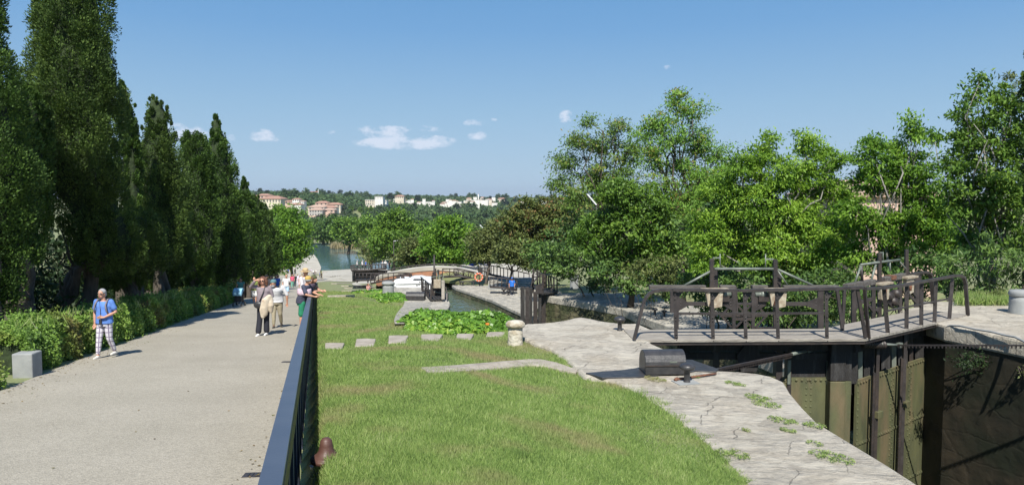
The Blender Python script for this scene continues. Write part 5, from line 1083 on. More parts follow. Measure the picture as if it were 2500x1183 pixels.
# ---- mid distance trees
MT = [
 ('tree', 'reddish-brown tinged tree in the middle of the right bank wood', 74, 1330, [(1290, 510, 34), (1340, 515, 40), (1250, 545, 36), (1310, 555, 46), (1370, 555, 44), (1270, 600, 44), (1340, 610, 44), (1395, 520, 30), (1400, 590, 40)], lf_red, (.36, .17)),
 ('tree', 'small olive-leaved tree with slim dark trunk beside the lifebuoy', 78, 1184, [(1175, 585, 34), (1200, 610, 34), (1165, 620, 24), (1215, 560, 30), (1235, 590, 34)], lf_olv, (.36, .17)),
 ('tree', 'olive-leaved tree with dark trunk above the man in blue', 72, 1243, [(1245, 610, 34), (1280, 620, 34), (1225, 625, 24), (1300, 640, 26)], lf_olv, (.34, .16)),
 ('tree', 'round fresh green tree standing over the arched footbridge', 108, 1098, [(1095, 555, 34), (1070, 575, 34), (1125, 575, 34), (1050, 605, 30), (1100, 605, 44), (1145, 605, 32), (1090, 635, 30)], lf_bright2, (.5, .26)),
 ('tree', 'yellow-green bush left of the round tree over the footbridge', 114, 1015, [(1010, 605, 28), (1035, 620, 26), (990, 625, 22), (1015, 638, 20)], lf_olv, (.5, .26)),
 ('tree', 'dark green tree right of the canal with a lamp post before it', 165, 958, [(965, 535, 30), (945, 560, 30), (990, 555, 30), (925, 585, 26), (965, 590, 34), (1000, 590, 26), (940, 610, 24)], lf_mid, (.75, .4)),
 ('tree', 'bright round plane tree at the end of the cypress row', 150, 712, [(680, 520, 22), (710, 530, 28), (690, 560, 36), (730, 560, 26), (740, 590, 20), (700, 600, 36), (735, 610, 18), (690, 635, 28), (668, 600, 26), (715, 630, 22)], lf_bright2, (.6, .32)),
 ('tree', 'grey-green willow bush at the right bank of the canal bend', 230, 905, [(900, 600, 18), (920, 612, 16), (890, 620, 13), (910, 628, 15)], lf_olv, (.9, .4)),
 ('tree', 'tree on the far canal bank, centre, above the dry reeds', 330, 850, [(845, 545, 22), (870, 560, 24), (825, 560, 20), (855, 580, 22), (885, 545, 20), (880, 585, 16)], lf_mid, (1.3, .7)),
 ('tree', 'dark tree behind the canal bend, left of the reeds', 400, 790, [(770, 550, 18), (795, 555, 20), (815, 545, 18), (780, 575, 16), (805, 578, 16), (750, 560, 16)], lf_dark, (1.5, .8)),
 ('tree', 'rounded green tree between the canal and the round dark tree', 280, 905, [(900, 555, 24), (925, 548, 20), (890, 575, 20), (915, 585, 18)], lf_mid, (1.2, .6)),
]
for i, (nm, lb, d, tpx, bl, m, lf) in enumerate(MT):
    s = max(.6, d/90); broadleaf(nm, lb, gpos(tpx, d), BL(bl, d, 70+i), m, leaf=(lf[0]*.9, lf[1]*.9), sub_d=14/s**1.7, per=50, sr=.85*s, seed=200+i, trunk_r=.18*s if 'slim' not in lb else .16, fork=.5, twigs=.15, droop=.25)
# reeds
def reeds(lb, px0, px1, py, d, h, n, seed):
    rw = np.random.default_rng(seed); a = G(px0, py, -25.1); b = G(px1, py, -25.1); t_ = rw.random(n); C = np.stack([a.x+(b.x-a.x)*t_+rw.normal(size=n), a.y+(b.y-a.y)*t_+rw.normal(size=n)*2.5, np.full(n, -25.1+h*.45)+rw.normal(size=n)*h*.12], 1)
    tag(mesh_obj('reeds', leaf_mesh('reeds', C, np.stack([rw.normal(size=n)*.15, rw.normal(size=n)*.15, np.ones(n)], 1), rw.normal(size=(n, 3))+np.array([0, -1, 0]), h*rw.uniform(.6, 1.15, n), .28, rw.random(n)), lf_reed, origin=tuple(C[0])), lb, 'reeds', kind='stuff')
reeds('dry straw-coloured reeds along the far side of the canal bend', 812, 874, 607, 360, 3.6, 900, 1)
m_rg = lf_olv
# ---- valley and hillside trees: a few kinds, copied
def proto(nm, m, R, H, seed, leaf):
    t = broadleaf(nm, 'x y z w', (0, 0, 0), [(np.array([a*R, b*R, H*c_]), R*q) for a, b, c_, q in [(0, 0, .72, .62), (.45, .1, .55, .5), (-.45, -.1, .56, .5), (.1, -.45, .5, .5), (0, .4, .5, .5), (.2, 0, .35, .5), (-.25, -.2, .35, .5)]], m, leaf=(leaf, leaf*.6), sub_d=1.3, per=26, sr=1.5, seed=seed, trunk_r=.3, twigs=0, fork=.4)
    return t
protos = [proto('valley_tree', lf_far, 6, 12, 301, 1.5), proto('valley_tree', lf_far2, 5.5, 10, 302, 1.4), proto('valley_tree', lf_far, 5, 13, 303, 1.5), proto('valley_tree', lf_far3, 4.5, 13, 304, 1.4), proto('valley_tree', lf_mid, 6, 12, 305, 1.3)]
rw = np.random.default_rng(17); used = [False]*5
def put_tree(k, x, y, s, lb, grp, sz=1.):
    if used[k]: o = copy_tree(protos[k])
    else: o = protos[k]; used[k] = True
    o.location = (x, y, float(gz(x, y))-.5); o.rotation_euler = (0, 0, rw.uniform(0, 6.28)); o.scale = (s, s, s*sz); o['label'] = lb; o['category'] = 'tree'; o['group'] = grp
kinds = ['rounded green tree of the valley wood behind the canal', 'grey-green tree of the valley wood behind the canal', 'tall green tree of the valley wood behind the canal', 'dark pine of the valley wood behind the canal', 'fresh green tree of the valley wood behind the canal']
def scatter(n, y0, y1, px0, px1, s0, s1, grp, suffix, wts):
    for i in range(n):
        y = y0*(y1/y0)**((i+rw.random())/n); px = rw.uniform(px0, px1); x = (px-1250)/F*y; k = int(rw.choice(5, p=wts))
        put_tree(k, x, y, rw.uniform(s0, s1), kinds[k].replace('of the valley wood behind the canal', suffix), grp)
scatter(30, 150, 300, 965, 1480, .5, .85, 'nearer trees of the wood right of the canal', 'in the nearer wood right of the canal', [.3, .12, .23, .1, .25])
scatter(64, 440, 640, 745, 1500, .7, 1.1, 'trees of the valley wood', 'of the valley wood behind the canal', [.3, .15, .2, .2, .15])
scatter(46, 640, 1050, 900, 1450, .8, 1.2, 'trees around the hillside town', 'around the hillside town', [.3, .2, .2, .25, .05])
scatter(60, 1050, 2300, 600, 1500, 1.0, 1.9, 'trees along the far ridge', 'along the far ridge', [.35, .15, .15, .33, .02])
scatter(24, 60, 200, 1500, 2300, .6, .9, 'trees behind the right bank', 'behind the right bank wood', [.3, .1, .3, .2, .1])
def woodland(nm, lb, n, y0, y1, px0, px1, Rr, leaf, m, seed, hh=7):
    rw_ = np.random.default_rng(seed); y = y0*(y1/y0)**rw_.random(n); px = rw_.uniform(px0, px1, n); x = (px-1250)/F*y; z = gz(x, y)
    R = rw_.uniform(.6, 1.4, n)*Rr; per = 26; u = unit(rw_.normal(size=(n, per, 3))); u[..., 2] = np.abs(u[..., 2])*1.1-.1
    C = (np.stack([x, y, z+hh*.35], 1)[:, None]+u*R[:, None, None]).reshape(-1, 3); k = len(C)
    s_ = leaf*rw_.uniform(.6, 1.3, k)
    tag(mesh_obj(nm, leaf_mesh(nm, C, rw_.normal(size=(k, 3)), u.reshape(-1, 3)+rw_.normal(size=(k, 3))*.5, s_, s_*.7, (np.repeat(rw_.random(n), per)*.6+rw_.random(k)*.4)), m, origin=tuple(C[0])), lb, 'woodland', kind='stuff')
woodland('woodland', 'unbroken far woodland covering the ridge under the skyline', 3200, 1250, 2500, 560, 1700, 6, 4.5, lf_far, 5, 5)
woodland('woodland', 'unbroken valley woodland between the canal and the far ridge', 2400, 470, 1250, 945, 1700, 4.5, 3.2, lf_far, 6, 6)
woodland('woodland', 'valley trees between the canal bend and the hillside town', 500, 470, 690, 700, 945, 4.2, 3., lf_far, 7, 5)
woodland('woodland', 'hill trees standing among and behind the hillside town', 800, 840, 1250, 560, 945, 5, 3.6, lf_far, 8, 5)
scatter(40, 690, 860, 835, 960, .55, .9, 'trees on the slope under the white apartments', 'on the slope under the white apartments', [.3, .2, .2, .2, .1])
scatter(16, 690, 760, 640, 840, .5, .75, 'trees at the foot of the town', 'at the foot of the hillside town', [.3, .2, .2, .2, .1])
for px, py, y, s in [(695, 482, 900, 1.3), (720, 482, 910, 1.3), (770, 486, 930, 1.0), (640, 480, 905, 1.1)]:
    put_tree(0, (px-1250)/F*y, y, s, 'large round tree on the skyline of the town hill', 'skyline trees of the town hill')

# ---- dry leaf litter along the path edges
rw = np.random.default_rng(33); n = 1100; yl_ = 1/(1/6.-rw.random(n)*(1/6.-1/50)); side = rw.random(n) < .75
xo = np.abs(rw.normal(size=n))*.35; xl2 = np.where(side, pleft(yl_)+.02+xo, xrail(yl_)-.15-xo*.6); sc3 = rw.random(n) < .035; xl2 = np.where(sc3, pleft(yl_)+rw.random(n)*4.4, xl2)
C = np.stack([xl2, yl_, zp(yl_)+.022], 1); m_lit = leafmat('dry_leaf_litter', [(.07, .05, .025), (.14, .10, .045), (.22, .16, .07), (.10, .12, .04)], .1, .8)
tag(mesh_obj('leaf_litter', leaf_mesh('leaf_litter', C, rw.normal(size=(n, 3))*np.array([1, 1, .15]), rw.normal(size=(n, 3))*.25+np.array([0, 0, 1.]), rw.uniform(.02, .05, n), .022, rw.random(n)), m_lit, origin=tuple(C[0])), 'dry leaf litter and grit scattered along the path edges', 'leaf litter', kind='stuff')

for i, (px, py, r, nn, lb) in enumerate([(2335, 868, .32, 420, 'dark leafy plant growing on the black chamber wall near the gate'), (2478, 893, .22, 260, 'pale hanging weed on the black chamber wall at the right edge')]):
    c = P(px, py, 15.6 if i == 0 else 14.7); c.y -= .5; rwq = np.random.default_rng(90+i); C = np.array(c)+rwq.normal(size=(nn, 3))*np.array([r, .12, r*.6])*.6; s_ = rwq.uniform(.04, .1, nn)
    tw = thing('wall_weed', lb, 'weed', tuple(c)); mb = MB()
    for k_ in range(7): mb.tube([tuple(c+V(0, .45, .05)), tuple(C[k_*9])], .008, 4)
    mb.build('stems', m_bark, tw)
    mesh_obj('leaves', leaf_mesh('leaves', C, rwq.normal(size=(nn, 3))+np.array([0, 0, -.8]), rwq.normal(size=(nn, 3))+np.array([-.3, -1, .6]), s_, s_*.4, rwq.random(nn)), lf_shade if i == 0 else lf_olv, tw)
# ================================================================= buildings, crane, lamps
m_bw = [mat('cream_plaster', (.62, .55, .44), .9, c2=(.52, .46, .37), scale=.1), mat('white_plaster', (.74, .72, .67), .9, c2=(.64, .62, .58), scale=.1), mat('pinkish_plaster', (.60, .42, .34), .9, c2=(.50, .36, .3), scale=.1), mat('grey_plaster', (.42, .40, .37), .9, c2=(.34, .33, .31), scale=.1)]
m_rf = [mat('terracotta_tiles', (.37, .21, .15), .9, c2=(.30, .18, .135), scale=.5), mat('pale_tiles', (.46, .32, .25), .9, c2=(.38, .27, .21), scale=.5), mat('flat_roof_felt', (.5, .49, .46), .9)]
m_win = mat('dark_window', (.05, .055, .065), .25)
def house(lb, px, py, wpx, hpx, d, wall=0, roof=0, depth=None, flat_=False, wins=(0, 0), rot=0., grp=None, name='house'):
    """px,py: middle of the base line in the photo; wpx/hpx wall size"""
    b = P(px, py, d); w = wpx/F*d*(.9 if d > 300 else 1); h = hpx/F*d; dep = depth or w*.7
    g = float(gz(b.x, d)); ext = max(0, b.z-g)+1.5
    t = thing(name, lb, 'house', (b.x, d, b.z), grp)
    mw, mr = m_bw[wall], m_rf[2 if flat_ else roof]
    MB().box((b.x, d+dep/2, b.z+h/2-ext/2), (w, dep, h+ext)).build('wall', mw, t)
    mb = MB(); o = w*.03+.2; x0, x1, y0, y1, z = b.x-w/2-o, b.x+w/2+o, d-o, d+dep+o, b.z+h
    if flat_: mb.box((b.x, d+dep/2, z+.2), (w+.5, dep+.5, .5))
    else:
        rh = min(dep, w)*.13+.3; i = min(dep*.5, w*.3)
        v = [(x0, y0, z), (x1, y0, z), (x1, y1, z), (x0, y1, z), (x0+i, (y0+y1)/2, z+rh), (x1-i, (y0+y1)/2, z+rh)]
        mb.add(v+[(q[0], q[1], z-.3) for q in v[:4]], [(0, 1, 5, 4), (1, 2, 5), (2, 3, 4, 5), (3, 0, 4), (6, 7, 1, 0), (7, 8, 2, 1), (9, 6, 0, 3), (9, 8, 7, 6)])
    mb.build('roof', mr, t)
    nx, nz_ = wins
    for a in range(nx):
        for c in range(nz_):
            wx = b.x-w/2+w*(a+.5)/nx; wz = b.z+h*(c+.55)/nz_
            MB().box((wx, d-.02, wz), (w/nx*.34, .1, h/nz_*.5)).build('window', m_win, t)
    return t
H1 = 'houses of the hillside town'
house('large cream building with terracotta roof standing highest on the left of the town', 660, 497, 56, 12, 820, 0, 0, 26, wins=(7, 1), name='manor_house')
house('taller pinkish block rising behind the large cream building', 640, 488, 34, 11, 850, 2, 0, 20, wins=(3, 1))
house('white house with three window bays below the dark pines', 722, 500, 18, 14, 800, 1, 0, 12, wins=(3, 2))
house('small white annex right of the three-bay white house', 737, 501, 12, 10, 800, 1, 1, 10, wins=(2, 1))
house('low pink house left of the three-bay white house', 704, 500, 18, 9, 800, 2, 0, 12, wins=(2, 1))
house('white gabled house in front of the low pink house', 722, 505, 28, 6, 780, 1, 0, 12)
house('long cream house in the centre of the town slope', 772, 513, 44, 8, 760, 0, 1, 14, wins=(4, 1))
house('row house with orange roof at the right end of the slope', 815, 506, 36, 7, 800, 0, 0, 14, wins=(3, 1))
house('pink-walled house above the long cream one', 785, 501, 34, 6, 820, 2, 0, 14, wins=(3, 1))
house('cream house with pale roof behind the orange-roofed row', 800, 512, 44, 6, 770, 1, 0, 14, wins=(3, 1))
house('tall grey-fronted apartment house lowest in the town', 771, 528, 36, 16, 740, 3, 1, 14, wins=(5, 2))
house('brown-roofed house right of the grey apartment house', 803, 518, 30, 6, 750, 2, 1, 12, wins=(2, 1))
house('shed with pale roof under the grey apartment house', 764, 532, 50, 3, 735, 1, 1, 8)
H2 = 'white apartment blocks'
for i, (px, py, w_, h_, lb) in enumerate([(905, 500, 30, 12, 'stepped white apartment block, upper left one right of the pines'), (930, 503, 30, 14, 'stepped white apartment block, middle one with balconies'), (916, 514, 50, 14, 'widest cream apartment block in front of the stepped ones'), (925, 486, 22, 6, 'small white block on the skyline above the stepped apartments'), (938, 522, 16, 6, 'small white flat-roofed building right below the apartments')]):
    house(lb, px, py, w_, h_, 880-i*20, i % 2, 0, 14, True, wins=(5, 2), grp=H2, name='apartment_block')
rh = random.Random(9)
far_l = ['white far house on the ridge', 'cream far house on the ridge', 'red-roofed far house on the ridge', 'flat white far building on the ridge']
for i in range(64):
    px = rh.choice([rh.uniform(950, 1240), rh.uniform(930, 1340)]); y = rh.uniform(1180, 1500); py = 487+rh.uniform(3, 14); k = rh.choice([0, 1, 1, 2])
    fl_ = rh.random() < .45
    house('small pale %s roofed house in the far ridge town' % ('flat' if fl_ else 'terracotta'), px, py, rh.uniform(7, 15), rh.uniform(3, 5.5), y, k if k < 2 else 1, rh.choice([0, 1]), None, fl_, grp='far %s roofed houses' % ('flat' if fl_ else 'terracotta'))
for i, (px, py, w_, lb) in enumerate([(1105, 497, 60, 'long low white warehouse at the foot of the far ridge'), (1042, 497, 44, 'second long white warehouse left of the lowest one'), (1170, 493, 60, 'greenish low warehouse below the far church town')]):
    house(lb, px, py, w_*.8, 4.5, 1250+i*20, 1, 2, 30, True, name='warehouse')
# church cluster on the horizon
for i, (px, w_, h_, lb) in enumerate([(1168, 3, 16, 'slim pale church tower standing highest on the far town skyline'), (1160, 10, 9, 'pale block left of the far church tower'), (1178, 12, 8, 'pale block right of the far church tower'), (1145, 14, 6, 'low pale building at the left end of the far hill town'), (1205, 10, 8, 'pale tower house at the right of the far hill town'), (1225, 22, 5, 'long low pale row at the right end of the far hill town'), (1190, 26, 5, 'orange-walled long house below the far church tower')]):
    house(lb, px, 490 if i < 6 else 492, w_, h_, 1560-i*10, [1, 1, 1, 0, 1, 0, 2][i], 0, 14, i in (0, 1, 4), name='church_tower' if i == 0 else 'house')
house('wide pink-roofed villa on the skyline left of centre', 975, 485, 24, 6, 1200, 0, 0, 16, wins=(4, 1), name='villa')
# near buildings behind the right trees
house('salmon plastered house half hidden behind the walnut trees', 2185, 640, 200, 170, 52, 2, 1, 12, wins=(4, 1), name='house')
house('white villa corner with terracotta eaves above the tree tops', 1735, 480, 32, 30, 95, 1, 0, 9, wins=(2, 1), name='villa')
house('low grey house glimpsed between the trunks behind the right bank', 1640, 590, 90, 40, 80, 3, 0, 9, wins=(3, 1))
# tower crane
d = 1500; t = thing('tower_crane', 'thin tower crane on the skyline of the hillside town', 'crane', tuple(P(777, 484, d)))
m_cr = mat('crane_red', (.55, .22, .16), .6); MB().beam(P(777, 486, d), P(777, 462, d), 1.2, 1.2).build('mast', m_white, t); MB().beam(P(738, 469, d), P(777, 467.5, d), 1.0, 1.2).build('jib', m_cr, t); MB().box(P(741, 471, d), (5, 2, 4)).build('counterweight', m_white, t)
# lamps with slanted flat heads
def slant_lamp(lb, px, py, dx, dy, d, base_py):
    a = P(px, py, d); b = P(px+dx, py+dy, d); w_ = (b-a).length
    bs = gpos(px+dx, d); t = thing('street_lamp', lb, 'street lamp', bs)
    MB().beam(a, b, .28, .1).build('lamp_head', m_white, t, bevel=.01); MB().tube([V(*bs), V(b.x, b.y, b.z)], .06, 8).build('pole', m_iron2, t)
slant_lamp('slanted white lamp head sticking out of the right bank trees', 1434, 474, 22, 26, 58, 640)
slant_lamp('small pale lamp head in the reddish trees left of the first one', 1172, 549, 10, 10, 88, 640)
b = gpos(962, 150); t = thing('street_lamp', 'thin dark lamp post in front of the dark tree by the far gate', 'street lamp', b); pt = P(961, 588, 150)
MB().tube([V(*b), pt], .09, 6).build('pole', m_iron, t); MB().beam(pt, pt+V(.9, 0, .1), .2, .1).build('lamp_head', m_white, t)
b = P(1060, 690, 60); t = thing('pole', 'tall dark post rising behind the far open gate', 'post', (b.x, 60, ZC)); MB().tube([V(b.x, 60, ZC), P(1060, 622, 60)], .07, 8).build('shaft', m_iron, t)
MB().box(P(1060, 622, 60), (.16, .16, .05)).build('cap', m_iron, t)
# ---- second pair of gates (open), seen across the creeper
def P_(px, py, d): return P(px, py, d)
g2 = thing('lock_gate', 'left leaf of the far open gate with short sloping railing and plank walk', 'lock gate', tuple(P(1055, 735, 51)))
dk = [P(1051, 731, 49.5), P(1084, 729, 49.8), P(1052, 705, 55), P(1030, 708, 55)]
for k in range(4):
    a0, a1 = k/4, (k+1)/4-.03; q_ = [dk[0].lerp(dk[1], a0), dk[0].lerp(dk[1], a1), dk[3].lerp(dk[2], a1), dk[3].lerp(dk[2], a0)]
    MB().add([tuple(p) for p in q_]+[tuple(p-V(0, 0, .08)) for p in q_], [(0, 1, 2, 3), (7, 6, 5, 4), (0, 4, 5, 1), (3, 2, 6, 7), (1, 5, 6, 2), (0, 3, 7, 4)]).build('deck_plank', m_wood_d, g2)
tops = [(1029, 678, 55), (1033, 681, 54), (1038, 684, 53), (1042, 688, 52), (1046, 691, 51), (1052, 696, 49.6)]; bots = [(1030, 709, 55), (1033, 712, 54), (1038, 716, 53), (1042, 720, 52), (1046, 725, 51), (1052, 731, 49.6)]
for a, b in zip(tops, bots): MB().beam(P(*a), P(*b), .1, .08, up=(0, 1, 0)).build('railing_post', m_iron2, g2)
hoop([P(1027, 676, 55.3)]+[P(*a) for a in tops[1:]], .03, 'handrail', m_iron, g2, w=.09)
hoop([P(1029, 694, 55), P(1052, 713, 49.6)], .03, 'mid_rail', m_iron, g2, w=.05)
MB().beam(P(1082, 684, 50), P(1082, 731, 49.6), .22, .2, up=(0, 1, 0)).build('mitre_post', m_wood, g2, bevel=.02)
hoop([P(1088, 700, 50), P(1091, 716, 49.6), P(1091, 731, 49.4)], .03, 'end_rail', m_iron, g2, w=.07)
MB().box(P(1068, 692, 51), (.5, .35, .6)).build('gear_housing', m_pale, g2, bevel=.02)
mb = MB()
for px, y0, y1, w_ in [(1058, 664, 728, .14), (1063, 655, 700, .12), (1070, 658, 726, .14), (1077, 668, 728, .12), (1055, 672, 700, .1)]: mb.beam(P(px, y0, 52), P(px, y1, 52), w_, .12, up=(0, 1, 0))
mb.build('rack_bar', m_iron, g2); mb = MB()
for a, b in [((1066, 660), (1074, 690)), ((1084, 672), (1076, 690)), ((1056, 700), (1084, 690)), ((1055, 676), (1080, 672)), ((1060, 712), (1084, 716))]: mb.beam(P(*a, 51.6), P(*b, 51.6), .07, .07)
mb.build('cross_strap', m_galv, g2)
MB().box(P(1068, 710, 52), (.9, .4, .9)).build('gear_frame', m_iron, g2)
MB().box((P(1070, 700, 52.5).x, 53.4, -10), (.9, 4.5, 5.6)).build('gate_body', m_wood_d, g2)
g3 = thing('lock_gate', 'right leaf of the far open gate, tall black timbers above the green water', 'lock gate', tuple(P(1300, 760, 51)))
for px, y0, y1, w_, m in [(1276, 699, 792, .3, m_wood_d), (1287, 700, 793, .28, m_iron2), (1296, 702, 792, .22, m_wood_d), (1307, 712, 795, .3, m_iron), (1318, 716, 795, .22, m_wood_d), (1327, 716, 790, .3, m_iron), (1340, 722, 786, .35, m_wood_d)]:
    MB().beam(P(px, y0, 51+(px-1276)*.03), P(px, y1+40, 51+(px-1276)*.03), w_, .3, up=(0, 1, 0)).build('gate_timber', m, g3, bevel=.01)
dk = [P(1322, 716, 51.5), P(1362, 712, 53), P(1345, 701, 56), P(1325, 703, 56)]
MB().add([tuple(p) for p in dk]+[tuple(p-V(0, 0, .1)) for p in dk], [(0, 1, 2, 3), (7, 6, 5, 4), (0, 4, 5, 1), (1, 5, 6, 2), (3, 2, 6, 7)]).build('deck_plank', m_wood_d, g3)
tp = [(1326, 668, 55.5), (1333, 670, 55), (1339, 672, 54.5), (1345, 674, 54), (1352, 677, 53.5), (1360, 681, 53)]; bt = [(1327, 703, 55.5), (1334, 705, 55), (1340, 707, 54.5), (1346, 709, 54), (1353, 711, 53.5), (1360, 713, 53)]
for a, b in zip(tp, bt): MB().beam(P(*a), P(*b), .1, .08, up=(0, 1, 0)).build('railing_post', m_iron2, g3)
hoop([P(*a) for a in tp], .03, 'handrail', m_iron2, g3, w=.09)
mb = MB()
for px, y0, y1, w_ in [(1302, 655, 715, .12), (1312, 658, 715, .12), (1318, 663, 700, .1), (1300, 670, 700, .1), (1325, 668, 716, .14)]: mb.beam(P(px, y0, 52.5), P(px, y1, 52.5), w_, .12, up=(0, 1, 0))
mb.build('rack_bar', m_iron, g3); mb = MB()
for a, b in [((1296, 700), (1304, 664)), ((1300, 676), (1326, 674)), ((1300, 690), (1322, 668)), ((1304, 700), (1326, 690)), ((1312, 716), (1322, 716))]: mb.beam(P(*a, 52), P(*b, 52), .08, .08)
mb.build('cross_strap', m_iron2, g3); MB().box(P(1316, 706, 52), (.5, .3, .6)).build('gear_housing', m_iron2, g3)
# ---- footbridge with light truss rails and the far gate
def truss(name, lb, cat, top, bot, d0, m, npost=10, diag=False, mid=True):
    t = thing(name, lb, cat, tuple(P(*bot[0][:2], d0)))
    T = [P(x, y, d0) for x, y in top]; Bt = [P(x, y, d0) for x, y in bot]; s = d0/90
    MB().tube(T, .07*s, 6).build('handrail', m, t); MB().tube(Bt, .12*s, 6).build('deck_beam', m, t)
    def lerp_(L_, u): u = u*(len(L_)-1); i = min(int(u), len(L_)-2); return L_[i].lerp(L_[i+1], u-i)
    if mid: MB().tube([lerp_(T, k/12).lerp(lerp_(Bt, k/12), .5) for k in range(13)], .035*s, 5).build('mid_rail', m, t)
    for k in range(npost+1): MB().tube([lerp_(T, k/npost), lerp_(Bt, k/npost)], .06*s, 5).build('railing_post', m, t)
    if diag:
        mb = MB()
        for k in range(npost): mb.tube([lerp_(T, (k+(k % 2))/npost), lerp_(Bt, (k+1-(k % 2))/npost)], .03*s, 4)
        mb.build('bracing', m, t)
    MB().add([tuple(p) for p in Bt]+[tuple(p+V(0, 1.6*s, 0)) for p in Bt], [(i, i+1, len(Bt)+i+1, len(Bt)+i) for i in range(len(Bt)-1)]).build('deck', m_wood_d, t)
    return t
truss('footbridge', 'light arched metal footbridge with diagonal bracing beyond the white boat', 'footbridge', [(925, 665), (965, 655), (1010, 648), (1060, 644), (1110, 645), (1160, 654), (1200, 668)], [(925, 680), (965, 672), (1010, 665), (1060, 662), (1110, 663), (1160, 670), (1200, 682)], 100, m_iron, 14, True, False)
truss('lock_gate', 'distant gate walkway crossed by strollers, in front of the canal pool', 'lock gate', [(855, 649), (862, 647), (900, 647), (925, 645), (943, 644)], [(858, 660), (875, 660), (900, 659), (925, 656), (943, 655)], 128, m_iron, 12, False)
MB().box((P(900, 660, 129).x, 130, -14.5), (6.2, .5, 3.6)).build('gate_body', m_wood_d, D.objects['lock_gate.004'] if 'lock_gate.004' in D.objects else g3)
truss('railing', 'low dark railing running in front of the red chamber wall', 'railing', [(868, 666), (900, 667), (940, 668), (985, 669), (1050, 670)], [(868, 684), (900, 683), (940, 681), (985, 679), (1050, 678)], 97, m_iron, 14, False)
truss('railing', 'stair railing climbing behind the lifebuoy on the right bank', 'railing', [(1186, 646), (1200, 648), (1235, 655), (1292, 668)], [(1186, 668), (1200, 671), (1235, 678), (1292, 692)], 84, m_iron, 13, False, False)
truss('railing', 'low railing beside the shaded steps left of the man in blue', 'railing', [(1196, 676), (1225, 678), (1262, 684)], [(1196, 700), (1225, 702), (1262, 708)], 69, m_iron, 6, False)
truss('railing', 'short railing panel on the grass slope left of the lifebuoy', 'railing', [(1108, 655), (1130, 661), (1157, 665)], [(1108, 668), (1130, 675), (1157, 680)], 86, m_iron, 4, True, False)
truss('footbridge', 'dark footbridge with sloping rails right behind the far open gate', 'footbridge', [(1080, 656), (1120, 655), (1160, 664), (1190, 676), (1203, 690)], [(1080, 676), (1120, 674), (1155, 680), (1185, 690), (1203, 700)], 86, m_iron, 9, True, False)
truss('railing', 'dark railing along the quay left of the white boat', 'railing', [(905, 672), (930, 668), (965, 665), (1000, 666)], [(905, 692), (930, 686), (965, 682), (1000, 682)], 90, m_iron, 8, False, True)
# pale terrace road on the right behind the rails
m_gs = mat('dry_grass_slope', (.16, .18, .06), .95, c2=(.22, .21, .09), scale=.8, detail=6)
def quad(name, pts, m, thick=.15, **kw):
    q_ = [P(*p) for p in pts]; n = len(q_); o = MB().add([tuple(p) for p in q_]+[tuple(p-V(0, 0, thick)) for p in q_], [tuple(range(n)), tuple(range(2*n-1, n-1, -1))]+[(i, n+i, n+(i+1) % n, (i+1) % n) for i in range(n)]).build(name, m); return tag(o, kind='structure', **kw)
quad('road', [(1070, 662, 99), (1300, 690, 84), (1320, 660, 104), (1240, 642, 125), (1060, 648, 118)], m_quay, .3)
quad('grass_slope', [(1060, 680, 93), (1205, 700, 77), (1190, 678, 83), (1150, 664, 92), (1080, 664, 96)], m_gs, .3)
for k in range(5):
    a = P(1192, 700-k*5, 73+k*2.2); b = P(1300, 706-k*6, 73+k*2.2); MB().beam(a, b, 1.4, .3).build('stair_step', m_stone2 if k else m_conc, D.objects.get('stone_stairs') or thing('stone_stairs', 'shaded wide stone steps between the two dark railings', 'stairs', tuple(a)))
# lifebuoy on its post
d = 75; c = P(1169, 676, d); t = thing('lifebuoy', 'orange ring lifebuoy hanging on a slim post by the green water', 'lifebuoy', tuple(c)); R_ = .38; mo = mat('orange_plastic', (.70, .16, .06), .5)
for k in range(8):
    a0, a1 = k*math.pi/4+.06, (k+1)*math.pi/4-.06
    MB().tube([c+V(R_*math.cos(a_), -.1, R_*math.sin(a_)) for a_ in np.linspace(a0, a1, 5)], .085, 8).build('ring_segment', mo if k % 2 or True else m_white, t)
    MB().tube([c+V(R_*math.cos(a_), -.1, R_*math.sin(a_)) for a_ in np.linspace(a1, a1+.12, 3)], .088, 8).build('band', m_white, t)
t = thing('post', 'slim post carrying the orange lifebuoy', 'post', tuple(P(1170, 694, d))); MB().tube([P(1170, 696, d), P(1170, 648, d)], .05, 6).build('shaft', m_iron, t); MB().box(P(1174, 660, d), (.38, .12, .7)).build('notice_board', m_black, t)
# blue canopy
d = 80; t = thing('parasol', 'dark blue fabric canopy under the trees on the right bank', 'canopy', tuple(P(1165, 650, d))); mbl = mat('blue_fabric', (.025, .04, .28), .8, c2=(.02, .03, .2), scale=3)
a, b, c, e = P(1141, 646, d), P(1160, 641, d+1.5), P(1196, 646, d+1), P(1155, 650, d-.6)
MB().add([tuple(a), tuple(e), tuple(P(1170, 645, d)), tuple(b), tuple(c), tuple(P(1195, 648, d-.3))], [(0, 1, 2, 3), (3, 2, 5, 4)]).build('canopy', mbl, t); MB().tube([P(1168, 645, d), P(1168, 672, d)], .04, 6).build('pole', m_iron, t)
# small far benches
for i, (px, py, d, lb) in enumerate([(1140, 689, 76, 'low dark bench on the quay below the grass slope'), (885, 684, 95, 'low dark bench on the pavement left of the red wall')]):
    c = P(px, py, d); t = thing('bench', lb, 'bench', tuple(c)); MB().box(c+V(0, 0, .1), (1.7, .45, .08)).build('seat', m_wood_d, t)
    for s in (-.7, .7): MB().box(c+V(s, 0, -.1), (.1, .4, .4)).build('leg', m_iron, t)
